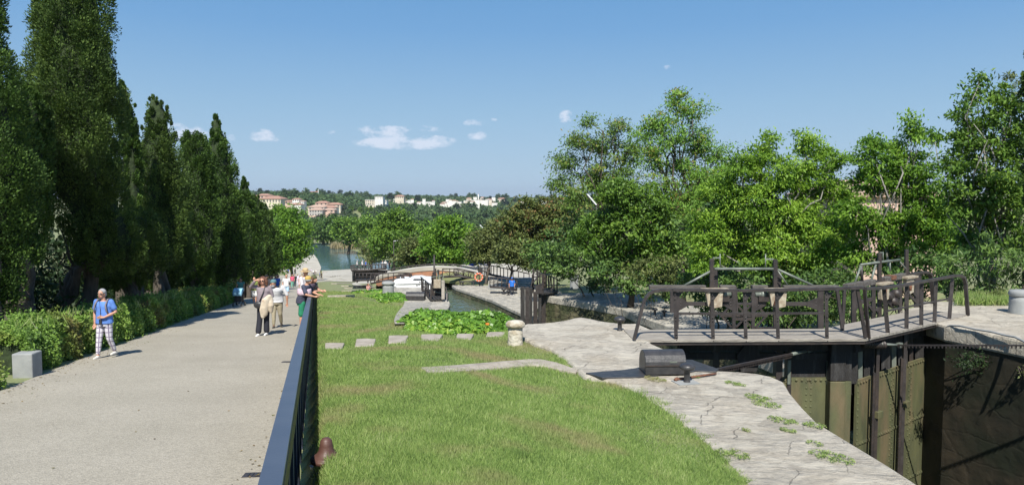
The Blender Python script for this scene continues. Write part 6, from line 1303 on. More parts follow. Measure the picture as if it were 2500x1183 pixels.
# ---- white boat
d = 78; t = thing('boat', 'white cabin cruiser with open cockpit lying before the red chamber wall', 'boat', tuple(P(1010, 706, d)))
def bpx(px, py, dd=0): return P(px, py, d+dd)
m_gel = mat('white_gelcoat', (.80, .81, .81), .25)
def slab_(name, outline, y0, y1, m, par, bevel=.08):
    f_ = [bpx(px, py, y0) for px, py in outline]; s_ = (y1-y0); b_ = [p+V(-.3*s_*.0, s_, 0) for p in f_]; n = len(f_)
    return MB().add(f_+b_, [tuple(range(n)), tuple(range(2*n-1, n-1, -1))]+[(i, n+i, n+(i+1) % n, (i+1) % n) for i in range(n)]).build(name, m, par, bevel=bevel)
slab_('hull', [(960, 724), (960, 690), (963, 683), (975, 681), (990, 682), (993, 687), (1056, 686), (1064, 694), (1058, 724)], 0, 3.0, m_gel, t, .05)
slab_('cabin', [(992, 688), (997, 680), (1006, 677), (1024, 676.5), (1034, 679), (1050, 680), (1056, 688)], .25, 2.6, m_gel, t, .05)
slab_('cabin_window', [(1008, 684), (1010, 680), (1028, 680), (1028, 684)], .2, .26, m_win, t, .01)
slab_('rubbing_strake', [(961, 695), (961, 693), (1060, 690), (1060, 692)], -.05, .05, m_conc, t, .01)
slab_('stern_fender', [(957, 724), (957, 697), (961, 693), (975, 700), (976, 704), (963, 699), (962, 724)], -.15, .2, m_gel, t, .02)
for px in (972, 983): slab_('cockpit_screen', [(px-5, 681), (px-4, 672), (px+4, 672), (px+5, 681)], 1.0, 1.1, m_iron, t, .01)
for k, (px, py) in enumerate([(1018, 696), (1023, 694), (1025, 688)]): MB().box(bpx(px, py, -.02), (.16, .02, .1)).build('hull_mark', m_iron2, t)
MB().tube([bpx(962, 690, -.1), bpx(962, 714, -.1)], .09, 8).build('fender', m_conc, t)
# dark gear and people-like clutter beside boat: winch frame
t = thing('winding_gear', 'dark iron winding gear standing behind the white boat cockpit', 'winding gear', tuple(P(990, 684, 84)))
for px in (978, 990, 996, 1004): MB().beam(P(px, 668, 84), P(px, 686, 84), .18, .14, up=(0, 1, 0)).build('upright', m_iron, t)
MB().beam(P(976, 671, 84), P(1006, 670, 84), .2, .2).build('cross_beam', m_iron, t); MB().box(P(991, 676, 84), (.7, .4, .4)).build('gear_housing', m_rust, t)
# bicycles on the flat
def bike(lb, px, py, d):
    c = P(px, py, d); t = thing('bicycle', lb, 'bicycle', tuple(c), 'bicycles on the far quay')
    for s in (-.52, .52):
        k = 14; MB().tube([c+V(s+.33*math.cos(a_), 0, .34+.33*math.sin(a_)) for a_ in np.linspace(0, 2*math.pi, k)], .03, 5, caps=False).build('wheel', m_iron, t)
    MB().tube([c+V(-.52, 0, .34), c+V(-.15, 0, .8), c+V(.35, 0, .82), c+V(.52, 0, .34)], .025, 5).tube([c+V(-.15, 0, .8), c+V(0, 0, .32), c+V(.35, 0, .78)], .025, 5).build('frame', m_galv, t)
    MB().box(c+V(-.18, 0, .9), (.24, .1, .05)).build('saddle', m_black, t); MB().tube([c+V(.38, -.22, 1.0), c+V(.34, 0, .95), c+V(.38, .22, 1.0)], .02, 5).build('handlebar', m_black, t)
# ================================================================= people
m_skin = mat('skin', (.50, .27, .18), .55, coords='Object'); m_skin2 = mat('tanned_skin', (.36, .18, .11), .55, coords='Object')
def cloth(n, c, c2=None): return mat('cloth_'+n, c, .85, c2=c2 or tuple(x*.82 for x in c), scale=9, coords='Object', bump=.25, bscale=14)
m_hair = {'grey': mat('grey_hair', (.42, .42, .42), .6, c2=(.25, .25, .26), scale=30, coords='Object', bump=.5), 'brown': mat('auburn_hair', (.085, .035, .02), .5, c2=(.16, .065, .035), scale=30, coords='Object', bump=.5), 'black': mat('black_hair', (.012, .011, .011), .5), 'fair': mat('fair_hair', (.25, .17, .09), .6)}
m_lens = mat('sunglass_lens', (.01, .01, .012), .15); m_lip = mat('lips', (.42, .10, .09), .5)
class Body:
    """soup of tapered capsules and rings, fused by a voxel remesh into one continuous surface"""
    def __init__(s): s.mb = MB()
    def limb(s, pts, rr, flat=1., n=10):
        pts = [V(*p) for p in pts]; P_ = []; R_ = []
        a = (pts[0]-pts[1]).normalized(); b = (pts[-1]-pts[-2]).normalized()
        for q, k in ((.9, .35), (.6, .8)): P_.append(pts[0]+a*rr[0]*q); R_.append(rr[0]*k)
        P_ += pts; R_ += list(rr)
        for q, k in ((.6, .8), (.9, .35)): P_.append(pts[-1]+b*rr[-1]*q); R_.append(rr[-1]*k)
        s.mb.tube(P_, R_, n, flat=flat); return s
    def rings(s, rg, n=18):
        """rg: [(x,y,z,rx,ry)]"""
        Vv = [(x+rx*math.cos(2*math.pi*j/n), y+ry*math.sin(2*math.pi*j/n), z) for x, y, z, rx, ry in rg for j in range(n)]; k = len(rg)
        s.mb.add(Vv, [(i*n+j, i*n+(j+1) % n, (i+1)*n+(j+1) % n, (i+1)*n+j) for i in range(k-1) for j in range(n)]+[tuple(range(n-1, -1, -1)), tuple(range((k-1)*n, k*n))], True); return s
    def ell(s, c, r, rot=None): s.mb.ell(V(*c), r, 14, 10, rot=rot); return s
    def make(s, name, m, parent, vox, sm=2):
        me = s.mb.mesh(name+'_src'); o = D.objects.new(name+'_src', me); col.objects.link(o)
        r = o.modifiers.new('r', 'REMESH'); r.mode = 'VOXEL'; r.voxel_size = vox; r.use_smooth_shade = True
        if sm: q = o.modifiers.new('s', 'SMOOTH'); q.factor = .5; q.iterations = sm
        dg = bpy.context.evaluated_depsgraph_get(); dg.update(); m2 = D.meshes.new_from_object(o.evaluated_get(dg)); D.objects.remove(o); D.meshes.remove(me)
        m2.name = name; m2.materials.clear(); m2.materials.append(m); ob = D.objects.new(name, m2); col.objects.link(ob); ob.parent = parent; return ob
def L3(a, b, t): return tuple(a[i]+(b[i]-a[i])*t for i in range(3))
def person(lb, pos, H, rz=0, J=None, top='white', topc=(.7, .7, .7), sleeve=.5, bottom='trousers', botc=(.02, .02, .03), shoe=(.7, .7, .7), hair='brown', hat=None, vox=.012, det=2, build=1., group=None, skin=None, hood=None, plaid=None, sit=False, topm=None):
    """standing height H; local frame: facing -Y; joints in units of H"""
    j = dict(pel=(0, 0, .52), ch=(0, 0, .72), nk=(0, -.005, .83), hd=(0, -.015, .925), shL=(-.112, 0, .81), shR=(.112, 0, .81), elL=(-.15, .01, .64), elR=(.15, .01, .64), wrL=(-.155, -.05, .49), wrR=(.155, -.05, .49),
             hpL=(-.052, 0, .50), hpR=(.052, 0, .50), knL=(-.055, -.03, .28), knR=(.055, -.01, .28), anL=(-.055, -.06, .045), anR=(.055, .06, .05))
    if J: j.update(J)
    S = H; k = {a: tuple(c*S for c in b) for a, b in j.items()}; sk = skin or m_skin; B_ = build
    t = thing('person', lb, 'person', pos, group, rz)
    if det == 0: vox = max(vox, .03)
    b = Body(); v = vox
    hd, nk, ch, pel = k['hd'], k['nk'], k['ch'], k['pel']
    # head, jaw, nose, ears, neck
    b.ell(hd, (.046*S, .056*S, .066*S)); b.ell((hd[0], hd[1]-.02*S, hd[2]-.03*S), (.034*S, .036*S, .036*S))
    if det: b.ell((hd[0], hd[1]-.06*S, hd[2]-.008*S), (.009*S, .013*S, .014*S)); b.ell((hd[0]-.048*S, hd[1], hd[2]-.004*S), (.006*S, .014*S, .018*S)); b.ell((hd[0]+.048*S, hd[1], hd[2]-.004*S), (.006*S, .014*S, .018*S))
    b.limb([L3(nk, ch, .25), nk, L3(nk, hd, .5)], [.042*S, .032*S, .03*S])
    def torso(bb, g, zlo=0., sh=True):
        rg = []
        for u, rx, ry in [(0, .098, .07), (.18, .098, .072), (.4, .086, .062), (.62, .096, .066), (.85, .112, .064), (1., .10, .052), (1.08, .06, .04)]:
            if u < zlo: continue
            q = L3(pel, (nk[0], nk[1], nk[2]-.035*S), u); rg.append((q[0], q[1], q[2], (rx*B_+g)*S, (ry*B_+g)*S))
        bb.rings(rg)
    torso(b, -.006)
    for s_ in 'LR':
        sh_, el, wr = k['sh'+s_], k['el'+s_], k['wr'+s_]; b.limb([sh_, L3(sh_, el, .5), el, L3(el, wr, .4), wr], [.03*S*B_, .029*S, .023*S, .023*S, .015*S])
        dv = V(*wr)-V(*el); dv.normalize(); dv = V(*j['hdir'+s_]).normalized() if ('hdir'+s_) in j else dv
        pc = V(*wr)+dv*.035*S; b.limb([wr, tuple(pc)], [.015*S, .021*S], flat=.6)
        if det >= 2:
            side = dv.cross(V(0, 1, .2)).normalized(); nrm = side.cross(dv)
            for f_, (o_, ln) in enumerate([(-.017, .036), (-.006, .042), (.006, .04), (.016, .032)]):
                p0 = pc+side*o_*S+dv*.012*S; p1 = p0+dv*ln*.55*S+nrm*-.004*S; p2 = p1+dv*ln*.45*S+nrm*-.014*S*(1+f_*.1); b.limb([tuple(p0), tuple(p1), tuple(p2)], [.0062*S, .0058*S, .005*S], n=7)
            p0 = pc+side*-.016*S-dv*.012*S; p1 = p0-side*.014*S+dv*.02*S-nrm*.006*S; b.limb([tuple(p0), tuple(p1), tuple(p1+dv*.016*S)], [.0075*S, .0065*S, .0055*S], n=7)
        elif det: b.limb([tuple(pc), tuple(pc+dv*.035*S)], [.018*S, .012*S], flat=.5)
        hp, kn, an = k['hp'+s_], k['kn'+s_], k['an'+s_]; b.limb([hp, L3(hp, kn, .45), kn, L3(kn, an, .3), an], [.05*S*B_, .046*S*B_, .033*S, .034*S*B_, .02*S])
    b.make('body', sk, t, v)
    # clothes
    c = Body(); torso(c, .006)
    for s_ in 'LR':
        sh_, el, wr = k['sh'+s_], k['el'+s_], k['wr'+s_]
        if sleeve <= 0: continue
        if sleeve <= 1: c.limb([sh_, L3(sh_, el, .5*sleeve), L3(sh_, el, sleeve)], [.038*S*B_, .038*S, .036*S*(1.12 if sleeve < .8 else 1)])
        else: c.limb([sh_, L3(sh_, el, .5), el, L3(el, wr, min(.95, sleeve-1)*.6), L3(el, wr, min(.95, sleeve-1))], [.037*S*B_, .035*S, .03*S, .029*S, .026*S])
    if top == 'loose': q = L3(pel, nk, -.04); c.rings([(q[0], q[1], q[2]-.01*S, .118*S*B_, .092*S*B_), (pel[0], pel[1], pel[2]+.06*S, .112*S*B_, .086*S*B_), (ch[0], ch[1], ch[2], .106*S*B_, .078*S)])
    tm = topm or cloth('top_%d_%d_%d' % tuple(int(x*99) for x in topc), topc); c.make('shirt' if top != 'dress' else 'dress', tm, t, v)
    c = Body(); pr_ = (pel[0], pel[1], pel[2])
    if bottom == 'skirt': c.rings([(pr_[0], pr_[1], pr_[2]-.2*S, .15*S, .12*S), (pr_[0], pr_[1], pr_[2], .112*S, .085*S), (pr_[0], pr_[1], pr_[2]+.05*S, .09*S, .07*S)])
    else:
        c.rings([(pr_[0], pr_[1], pr_[2]-.06*S, .098*S*B_, .078*S*B_), (pr_[0], pr_[1], pr_[2], .106*S*B_, .08*S*B_), (pr_[0], pr_[1], pr_[2]+.055*S, .098*S*B_, .074*S*B_)])
        for s_ in 'LR':
            hp, kn, an = k['hp'+s_], k['kn'+s_], k['an'+s_]
            if bottom == 'shorts': c.limb([hp, L3(hp, kn, .5), L3(hp, kn, .9)], [.058*S*B_, .056*S*B_, .056*S*B_])
            elif bottom == 'wide': c.limb([hp, L3(hp, kn, .5), kn, L3(kn, an, .5), L3(kn, an, .84)], [.058*S, .052*S, .047*S, .048*S, .05*S])
            else: c.limb([hp, L3(hp, kn, .5), kn, L3(kn, an, .5), L3(kn, an, .86)], [.056*S*B_, .051*S*B_, .042*S, .037*S, .029*S])
    bm = plaid or cloth('bottom_%d_%d_%d' % tuple(int(x*99) for x in botc), botc); c.make({'skirt': 'skirt', 'shorts': 'shorts'}.get(bottom, 'trousers'), bm, t, v)
    sm_ = cloth('shoe_%d' % int(shoe[0]*99), shoe)
    for s_ in 'LR':
        an = k['an'+s_]; c = Body(); z0 = an[2]-.045*S; c.limb([(an[0], an[1]+.02*S, z0+.022*S), (an[0], an[1]-.03*S, z0+.02*S), (an[0], an[1]-.085*S, z0+.016*S)], [.024*S, .023*S, .018*S], flat=1.); c.ell((an[0], an[1], an[2]-.008*S), (.022*S, .026*S, .02*S)); c.make('shoe', sm_, t, v, 1)
    # hair or hat
    hx, hy, hz = hd
    if hair:
        c = Body(); hm = m_hair[hair]
        if hair == 'brown' and det: 
            c.ell((hx, hy+.014*S, hz+.018*S), (.062*S, .06*S, .062*S))
            for s_ in (-1, 1): c.limb([(hx+s_*.045*S, hy+.01*S, hz+.03*S), (hx+s_*.062*S, hy+.015*S, hz-.02*S), (hx+s_*.058*S, hy+.02*S, hz-.075*S)], [.03*S, .028*S, .022*S])
        else:
            c.ell((hx, hy+.012*S, hz+.018*S), (.053*S, .056*S, .058*S)); c.ell((hx, hy+.03*S, hz-.012*S), (.05*S, .036*S, .045*S))
            if det: c.ell((hx+.03*S, hy+.0*S, hz+.03*S), (.032*S, .04*S, .034*S))
        # keep the face clear
        ob = c.make('hair', hm, t, max(v*.8, .008) if det else v, 1)
        for v_ in ob.data.vertices:
            fy = hy-.034*S
            if v_.co.y < fy and v_.co.z < hz+.035*S and abs(v_.co.x-hx) < .042*S: v_.co.y = fy+.01*S
    if hat:
        kind, hc = hat; c = Body(); hm = cloth('hat_%d_%d' % (int(hc[0]*99), int(hc[1]*99)), hc)
        mb = MB(); q = V(hx, hy+.005*S, hz+.022*S)
        if kind == 'cap': mb.lathe([(.056*S, 0), (.057*S, .02*S), (.05*S, .042*S), (.03*S, .056*S), (.004*S, .06*S)], q, 18); mb.prism([(hx-.04*S, hy-.03*S), (hx-.036*S, hy-.095*S), (hx, hy-.108*S), (hx+.036*S, hy-.095*S), (hx+.04*S, hy-.03*S)], hz+.022*S, hz+.028*S)
        elif kind == 'straw': mb.lathe([(.115*S, -.008*S), (.118*S, -.002*S), (.06*S, .01*S), (.058*S, .03*S), (.052*S, .058*S), (.03*S, .066*S), (.004*S, .067*S)], q, 24)
        elif kind == 'beanie': mb.lathe([(.055*S, -.012*S), (.06*S, 0), (.058*S, .025*S), (.048*S, .045*S), (.025*S, .057*S), (.004*S, .06*S)], q, 18)
        o = D.objects.new('hat', mb.mesh('hat')); col.objects.link(o); o.data.materials.append(hm); o.parent = t
        if kind == 'straw': mb = MB().lathe([(.0605*S, .009*S), (.0595*S, .026*S)], q, 24); o = D.objects.new('hat_band', mb.mesh('hat_band')); col.objects.link(o); o.data.materials.append(m_black); o.parent = t
    if det >= 2:
        def small(nm, mb, m): o = D.objects.new(nm, mb.mesh(nm)); col.objects.link(o); o.data.materials.append(m); o.parent = t; return o
        small('mouth', MB().ell(V(hx, hy-.053*S, hz-.036*S), (.014*S, .004*S, .004*S), 10, 6), m_lip)
    return t, k
def child_mesh(t, nm, mb, m, bevel=0):
    o = D.objects.new(nm, mb.mesh(nm)); col.objects.link(o); o.data.materials.append(m); o.parent = t
    if bevel: q = o.modifiers.new('b', 'BEVEL'); q.width = bevel; q.segments = 2; q.limit_method = 'ANGLE'
    return o
def glasses(t, k, S, shades=True):
    hx, hy, hz = k['hd']; mb = MB()
    for s_ in (-1, 1): mb.ell(V(hx+s_*.02*S, hy-.055*S, hz+.006*S), (.018*S, .006*S, .012*S), 12, 6); mb.tube([V(hx+s_*.036*S, hy-.052*S, hz+.008*S), V(hx+s_*.05*S, hy, hz+.004*S)], .003*S, 5)
    mb.tube([V(hx-.01*S, hy-.058*S, hz+.008*S), V(hx+.01*S, hy-.058*S, hz+.008*S)], .003*S, 5); child_mesh(t, 'sunglasses', mb, m_lens)
def feet(px, py): p = hit(px, py, fpath); return (p.x, p.y, p.z+.012)
def Hat(px, py, ph):  # height in metres from pixel height
    p = hit(px, py, fpath); return ph/F*p.y
# plaid trousers
def plaid_mat():
    m = mat('plaid_cloth', (.55, .53, .56), .85); N = m.node_tree.nodes; K = m.node_tree.links.new; b = N['Principled BSDF']; tcn = N.new('ShaderNodeTexCoord'); o = None
    for ax_, sc_ in (('X', 3.4), ('Z', 3.0)):
        w_ = N.new('ShaderNodeTexWave'); w_.bands_direction = ax_; w_.inputs['Scale'].default_value = sc_; K(tcn.outputs['Object'], w_.inputs['Vector'])
        r = N.new('ShaderNodeMapRange'); r.inputs[1].default_value = .82; r.inputs[2].default_value = .95; K(w_.outputs['Fac'], r.inputs[0])
        if o is None: o = r.outputs[0]
        else: x = N.new('ShaderNodeMath'); x.operation = 'MAXIMUM'; K(o, x.inputs[0]); K(r.outputs[0], x.inputs[1]); o = x.outputs[0]
    mx = N.new('ShaderNodeMixRGB'); mx.inputs[1].default_value = (.58, .56, .60, 1); mx.inputs[2].default_value = (.20, .17, .24, 1); K(o, mx.inputs[0]); K(mx.outputs[0], b.inputs['Base Color']); return m
# --- woman in blue, walking uphill
p0 = feet(258, 873); S = Hat(258, 873, 171)
t, k = person('woman with grey hair, blue shirt and plaid trousers walking beside the hedge', p0, S, -.12, dict(knL=(-.05, -.055, .285), anL=(-.045, -.10, .045), knR=(.07, .0, .275), anR=(.085, .09, .075), elR=(.16, .03, .66), wrR=(.075, -.105, .60), hdirR=(-.9, -.35, .05), elL=(-.145, .0, .65), wrL=(-.13, -.03, .50), hd=(-.012, -.02, .925)), 'loose', (.11, .24, .62), .62, 'trousers', (.5, .5, .5), (.62, .60, .55), 'grey', None, .0105, 2, 1.06, plaid=plaid_mat())
glasses(t, k, S)
for s_ in (-1, 1): child_mesh(t, 'rucksack_strap', MB().tube([V(s_*.06*S, .06*S, .84*S), V(s_*.075*S, -.02*S, .845*S), V(s_*.082*S, -.083*S, .77*S), V(s_*.095*S, -.085*S, .69*S), V(s_*.1*S, -.03*S, .62*S)], .012*S, 7), cloth('strap', (.2, .18, .2)))
child_mesh(t, 'rucksack', MB().ell(V(0, .11*S, .73*S), (.085*S, .045*S, .12*S), 14, 10), cloth('rucksack', (.12, .11, .14)))
child_mesh(t, 'camera_case', MB().box((.015*S, -.105*S, .535*S), (.035*S, .02*S, .07*S)), m_black, .004); child_mesh(t, 'neck_cord', MB().tube([V(-.03*S, -.05*S, .83*S), V(.01*S, -.095*S, .7*S), V(.015*S, -.1*S, .565*S)], .0035*S, 5), m_black)
# --- woman in black trousers shading her eyes
p0 = feet(645, 818); S = Hat(645, 818, 145)
t, k = person('woman shading her eyes with one hand, black trousers and jacket over her arm', p0, S, -.05, dict(knL=(-.05, -.05, .285), anL=(-.05, -.13, .045), knR=(.05, -.01, .275), anR=(.055, -.03, .05), shL=(-.11, 0, .815), elL=(-.195, -.05, .83), wrL=(-.085, -.11, .945), hdirL=(.95, .05, .22), elR=(.15, .02, .66), wrR=(.09, -.1, .61), hdirR=(-.5, -.8, 0), hd=(0, -.02, .925)), 'loose', (.26, .215, .235), 1.8, 'wide', (.014, .015, .024), (.78, .78, .78), 'brown', None, .0115, 2, 1.0)
glasses(t, k, S)
child_mesh(t, 'bag_strap', MB().tube([V(.045*S, .06*S, .84*S), V(.05*S, -.03*S, .85*S), V(.035*S, -.09*S, .74*S), V(-.03*S, -.105*S, .58*S)], .008*S, 6), m_black); child_mesh(t, 'handbag', MB().ell(V(-.04*S, -.12*S, .53*S), (.085*S, .035*S, .062*S), 14, 10), m_black)
c = Body(); c.limb([(.14*S, -.1*S, .66*S), (.1*S, -.13*S, .62*S), (.09*S, -.13*S, .5*S), (.07*S, -.12*S, .38*S)], [.05*S, .065*S, .06*S, .05*S], flat=.6); c.limb([(.15*S, -.08*S, .65*S), (.17*S, -.1*S, .52*S), (.16*S, -.08*S, .42*S)], [.045*S, .05*S, .035*S], flat=.7); c.limb([(.06*S, -.15*S, .62*S), (.03*S, -.15*S, .45*S), (.04*S, -.13*S, .34*S)], [.03*S, .045*S, .04*S], flat=.6)
c.make('jacket', cloth('cream_jacket', (.60, .52, .40), (.48, .40, .30)), t, .013)
# --- man in white shirt behind her
p0 = feet(677, 800); S = Hat(677, 800, 126)
t, k = person('bearded man in white shirt and beret leaning forward behind the woman', p0, S, .1, dict(ch=(0, -.04, .71), nk=(-.01, -.11, .81), hd=(-.025, -.15, .885), shL=(-.12, -.07, .79), shR=(.13, -.06, .80), elR=(.20, -.03, .65), wrR=(.21, -.06, .50), elL=(-.14, -.08, .63), wrL=(-.1, -.15, .52), knL=(-.05, -.06, .28), anL=(-.05, -.08, .045), knR=(.06, .0, .27), anR=(.06, .10, .06)), 'loose', (.74, .74, .75), 1.0, 'trousers', (.33, .29, .20), (.05, .045, .04), None, ('beanie', (.10, .20, .22)), .0125, 2, 1.12, skin=m_skin2)
child_mesh(t, 'beard', MB().ell(V(*k['hd'])+V(0, -.03*S, -.045*S), (.034*S, .032*S, .034*S), 12, 8), m_hair['grey'])
# --- man in green shorts leaning on the railing (seen from behind-left, facing the locks)
p0 = feet(742, 807); S = Hat(742, 807, 138)
t, k = person('person in green shorts and yellow hat leaning both arms on the railing', (p0[0]-.0, p0[1], p0[2]), S, 1.45, dict(pel=(0, .03, .52), ch=(0, -.03, .71), nk=(0, -.07, .83), hd=(0, -.1, .90), shL=(-.11, -.05, .80), shR=(.11, -.05, .80), elL=(-.15, -.12, .66), wrL=(-.08, -.24, .62), elR=(.15, -.12, .67), wrR=(.1, -.24, .63), hdirL=(.3, -.9, 0), hdirR=(0, -1, 0), knL=(-.05, .02, .28), anL=(-.05, .03, .045), knR=(.05, .0, .28), anR=(.05, -.02, .045)), 'loose', (.05, .055, .09), .7, 'shorts', (.02, .22, .12), (.06, .06, .06), None, ('beanie', (.52, .36, .10)), .012, 2, 1.05)
child_mesh(t, 'shirt_band', MB().lathe([(.122*S, .64*S), (.126*S, .68*S), (.124*S, .73*S), (.116*S, .75*S)], (0, -.02*S, 0), 20), cloth('pink_band', (.68, .52, .60)))
child_mesh(t, 'hat_band', MB().lathe([(.0615*S, -.03*S), (.0625*S, -.008*S)], V(*k['hd'])+V(0, .005*S, .022*S), 20), cloth('grey_band', (.3, .32, .34)))
# --- two more leaning on the rail beyond
p0 = feet(752, 790); S = Hat(752, 790, 124)
t, k = person('bare-armed person with dark hat leaning forearms on the railing', (p0[0]+.02, p0[1], p0[2]), S, 1.3, dict(ch=(0, -.04, .71), nk=(0, -.1, .82), hd=(0, -.14, .885), shL=(-.11, -.07, .79), shR=(.11, -.07, .79), elL=(-.14, -.2, .66), wrL=(-.04, -.29, .665), elR=(.13, -.17, .655), wrR=(.03, -.30, .66), hdirL=(.5, -.8, -.1), hdirR=(-.3, -.9, 0)), 'loose', (.10, .07, .10), .2, 'shorts', (.12, .12, .13), (.1, .1, .1), 'brown', ('beanie', (.09, .10, .04)), .013, 2, 1.0)
p0 = feet(745, 772); S = Hat(745, 772, 118)
t, k = person('person in pale stripes and wide straw hat standing at the railing', p0, S, 1.2, dict(hd=(0, -.03, .92), elL=(-.15, -.06, .66), wrL=(-.08, -.18, .63), elR=(.14, -.08, .66), wrR=(.08, -.2, .64)), 'loose', (.62, .58, .60), 1.0, 'trousers', (.55, .55, .52), (.3, .3, .3), None, ('straw', (.58, .42, .22)), .014, 1, 1.0)
# --- woman with pushchair
p0 = feet(583, 742); S = 1.46
t, k = person('dark-haired woman in teal top pushing the stroller', (p0[0]-.2, p0[1]+.9, p0[2]-.08), S, 0, dict(elL=(-.15, -.04, .66), wrL=(-.12, -.2, .58), elR=(.15, -.04, .66), wrR=(.12, -.2, .58)), 'loose', (.10, .30, .27), .3, 'trousers', (.03, .03, .04), (.1, .1, .1), 'black', None, .016, 1)
glasses(t, k, S)
p0 = feet(584, 747); t = thing('stroller', 'black stroller with a light blue hood pushed up the path', 'stroller', p0); t.scale = (.84, .84, .84)
s = 1.0
for x_ in (-.26, .26):
    for y_, r_ in ((-.3, .1), (.3, .13)):
        mb = MB(); mb.tube([V(x_-.025, y_, r_), V(x_+.025, y_, r_)], r_, 14); w_ = child_mesh(t, 'wheel', mb, m_black); mb = MB(); mb.tube([V(x_-.03, y_, r_), V(x_+.03, y_, r_)], r_*.35, 8)
        h_ = D.objects.new('hub', mb.mesh('hub')); col.objects.link(h_); h_.data.materials.append(m_galv); h_.parent = w_
    child_mesh(t, 'side_frame', MB().tube([V(x_, -.3, .1), V(x_*.95, -.05, .45), V(x_*.9, .3, .95), V(x_*.9, .42, 1.02)], .018, 6).tube([V(x_, .3, .13), V(x_*.95, -.05, .45)], .018, 6), m_iron)
child_mesh(t, 'push_bar', MB().tube([V(-.235, .42, 1.02), V(.235, .42, 1.02)], .02, 6), m_iron)
mb = MB(); mb.add([(-.22, -.24, .28), (.22, -.24, .28), (.22, .14, .34), (-.22, .14, .34), (-.22, -.14, .85), (.22, -.14, .85), (.2, .2, .8), (-.2, .2, .8)], [(0, 1, 5, 4), (3, 2, 1, 0), (7, 6, 2, 3), (4, 5, 6, 7), (0, 4, 7, 3), (1, 2, 6, 5)]); child_mesh(t, 'seat_pod', mb, m_black, .04)
n = 10; Vv = []; 
for a_ in np.linspace(-.3, math.pi*.72, n): Vv += [(-.27, -.02-.3*math.cos(a_), .78+.34*math.sin(a_)), (.27, -.02-.3*math.cos(a_), .78+.34*math.sin(a_))]
mb = MB().add(Vv, [(2*i, 2*i+1, 2*i+3, 2*i+2) for i in range(n-1)]+[tuple(range(0, 2*n, 2)), tuple(range(2*n-1, 0, -2))], False); child_mesh(t, 'hood', mb, cloth('light_blue', (.28, .55, .72)))
# --- mid-distance walkers on the path
W = [(622, 741, 66, 'bald man in olive top and white shorts passing the stroller', (.20, .24, .06), .4, 'shorts', (.75, .75, .73), None, None), (652, 738, 68, 'person in a black cap hidden behind the group on the path', (.05, .05, .06), .7, 'trousers', (.05, .05, .06), 'black', ('cap', (.01, .01, .012))),
     (700, 727, 58, 'man in white t-shirt and light blue shorts carrying a bag', (.75, .75, .74), .6, 'shorts', (.42, .60, .75), 'fair', None), (677, 722, 52, 'person in a bright blue top behind the white-shirted man', (.03, .12, .52), .6, 'trousers', (.25, .3, .38), 'brown', None), (663, 722, 50, 'person with brown hair and pale top in the walking group', (.4, .38, .36), .6, 'trousers', (.1, .1, .12), 'brown', None),
     (714, 702, 33, 'woman in pink top and green trousers further down the path', (.62, .10, .18), .5, 'wide', (.14, .34, .26), 'fair', None), (720, 701, 33, 'person in black beside the pink-topped woman', (.03, .03, .03), .6, 'trousers', (.02, .04, .06), 'black', None),
     (733, 704, 32, 'child in a pale pink dress walking in the middle of the path', (.72, .52, .5), .4, 'skirt', (.72, .5, .48), 'brown', None), (727, 698, 30, 'person in pale lilac clothes left of the pink child', (.62, .6, .72), .6, 'trousers', (.66, .64, .7), None, ('straw', (.5, .42, .3))), (738, 699, 32, 'person in tan hat and white trousers right of the pink child', (.42, .32, .16), .6, 'trousers', (.75, .75, .73), None, ('straw', (.42, .34, .18)))]
walkers = []
for i, (px, py, ph, lb, tc_, sl_, bt, bc, hr, ht) in enumerate(W):
    p0 = feet(px, py); S = min(1.85, max(1.2, Hat(px, py, ph))); f_ = 1 if i % 2 else -1
    t, k = person(lb, p0, S, random.Random(i).uniform(-.3, .3), dict(anL=(-.05, -.09*f_, .045 if f_ > 0 else .06), anR=(.05, .09*f_, .045 if f_ < 0 else .06), knL=(-.05, -.03-.02*f_, .28), knR=(.05, -.03+.02*f_, .28), wrL=(-.15, .04*f_-.03, .49), wrR=(.15, -.04*f_-.03, .49)), 'loose', tc_, sl_, bt, bc, (.3, .3, .3), hr, ht, .018, 1)
    if i == 2: child_mesh(t, 'shoulder_bag', MB().ell(V(.13*S, -.1*S, .62*S), (.05*S, .03*S, .05*S)), m_black)
# --- far strollers (small): a few bodies built once, copied with their parts
rf = random.Random(5)
dark = (.02, .02, .025); FAR = [((.75, .74, .72), dark, None), (dark, dark, 'black'), ((.7, .68, .66), (.4, .38, .34), 'fair'), ((.55, .5, .6), (.5, .45, .4), 'brown'), ((.04, .12, .4), dark, 'brown'), ((.6, .25, .25), (.6, .58, .55), 'fair')]
NM_ = ['white top and dark trousers', 'all black clothes', 'pale top and beige trousers', 'lilac top and tan trousers', 'blue top and dark trousers', 'red top and light trousers']
fp = []
for i, (a, b, h_) in enumerate(FAR):
    t, k = person('x', (0, 0, 0), 1.7, 0, None, 'loose', a, .6, 'trousers', b, (.2, .2, .2), h_ or 'black', ('cap', (.7, .7, .7)) if h_ is None else None, .035, 0); fp.append(t)
used_p = [False]*6
def far_person(i, px, py, d, lb, grp, zfix=None, H=1.7):
    if used_p[i]: t = copy_tree(fp[i])
    else: t = fp[i]; used_p[i] = True
    b = P(px, py, d); z = zfix if zfix is not None else float(zp(d))+.1
    t.location = (b.x, d, z); t.rotation_euler = (0, 0, rf.uniform(-1.5, 1.5)); s_ = H/1.7; t.scale = (s_, s_, s_); t['label'] = lb; t['category'] = 'person'
    if grp: t['group'] = grp
    elif 'group' in t: del t['group']
where = ['near the bottom of the path', 'under the last trees by the quay', 'on the quay end of the path', 'beside the stone quay']
cnt = 0
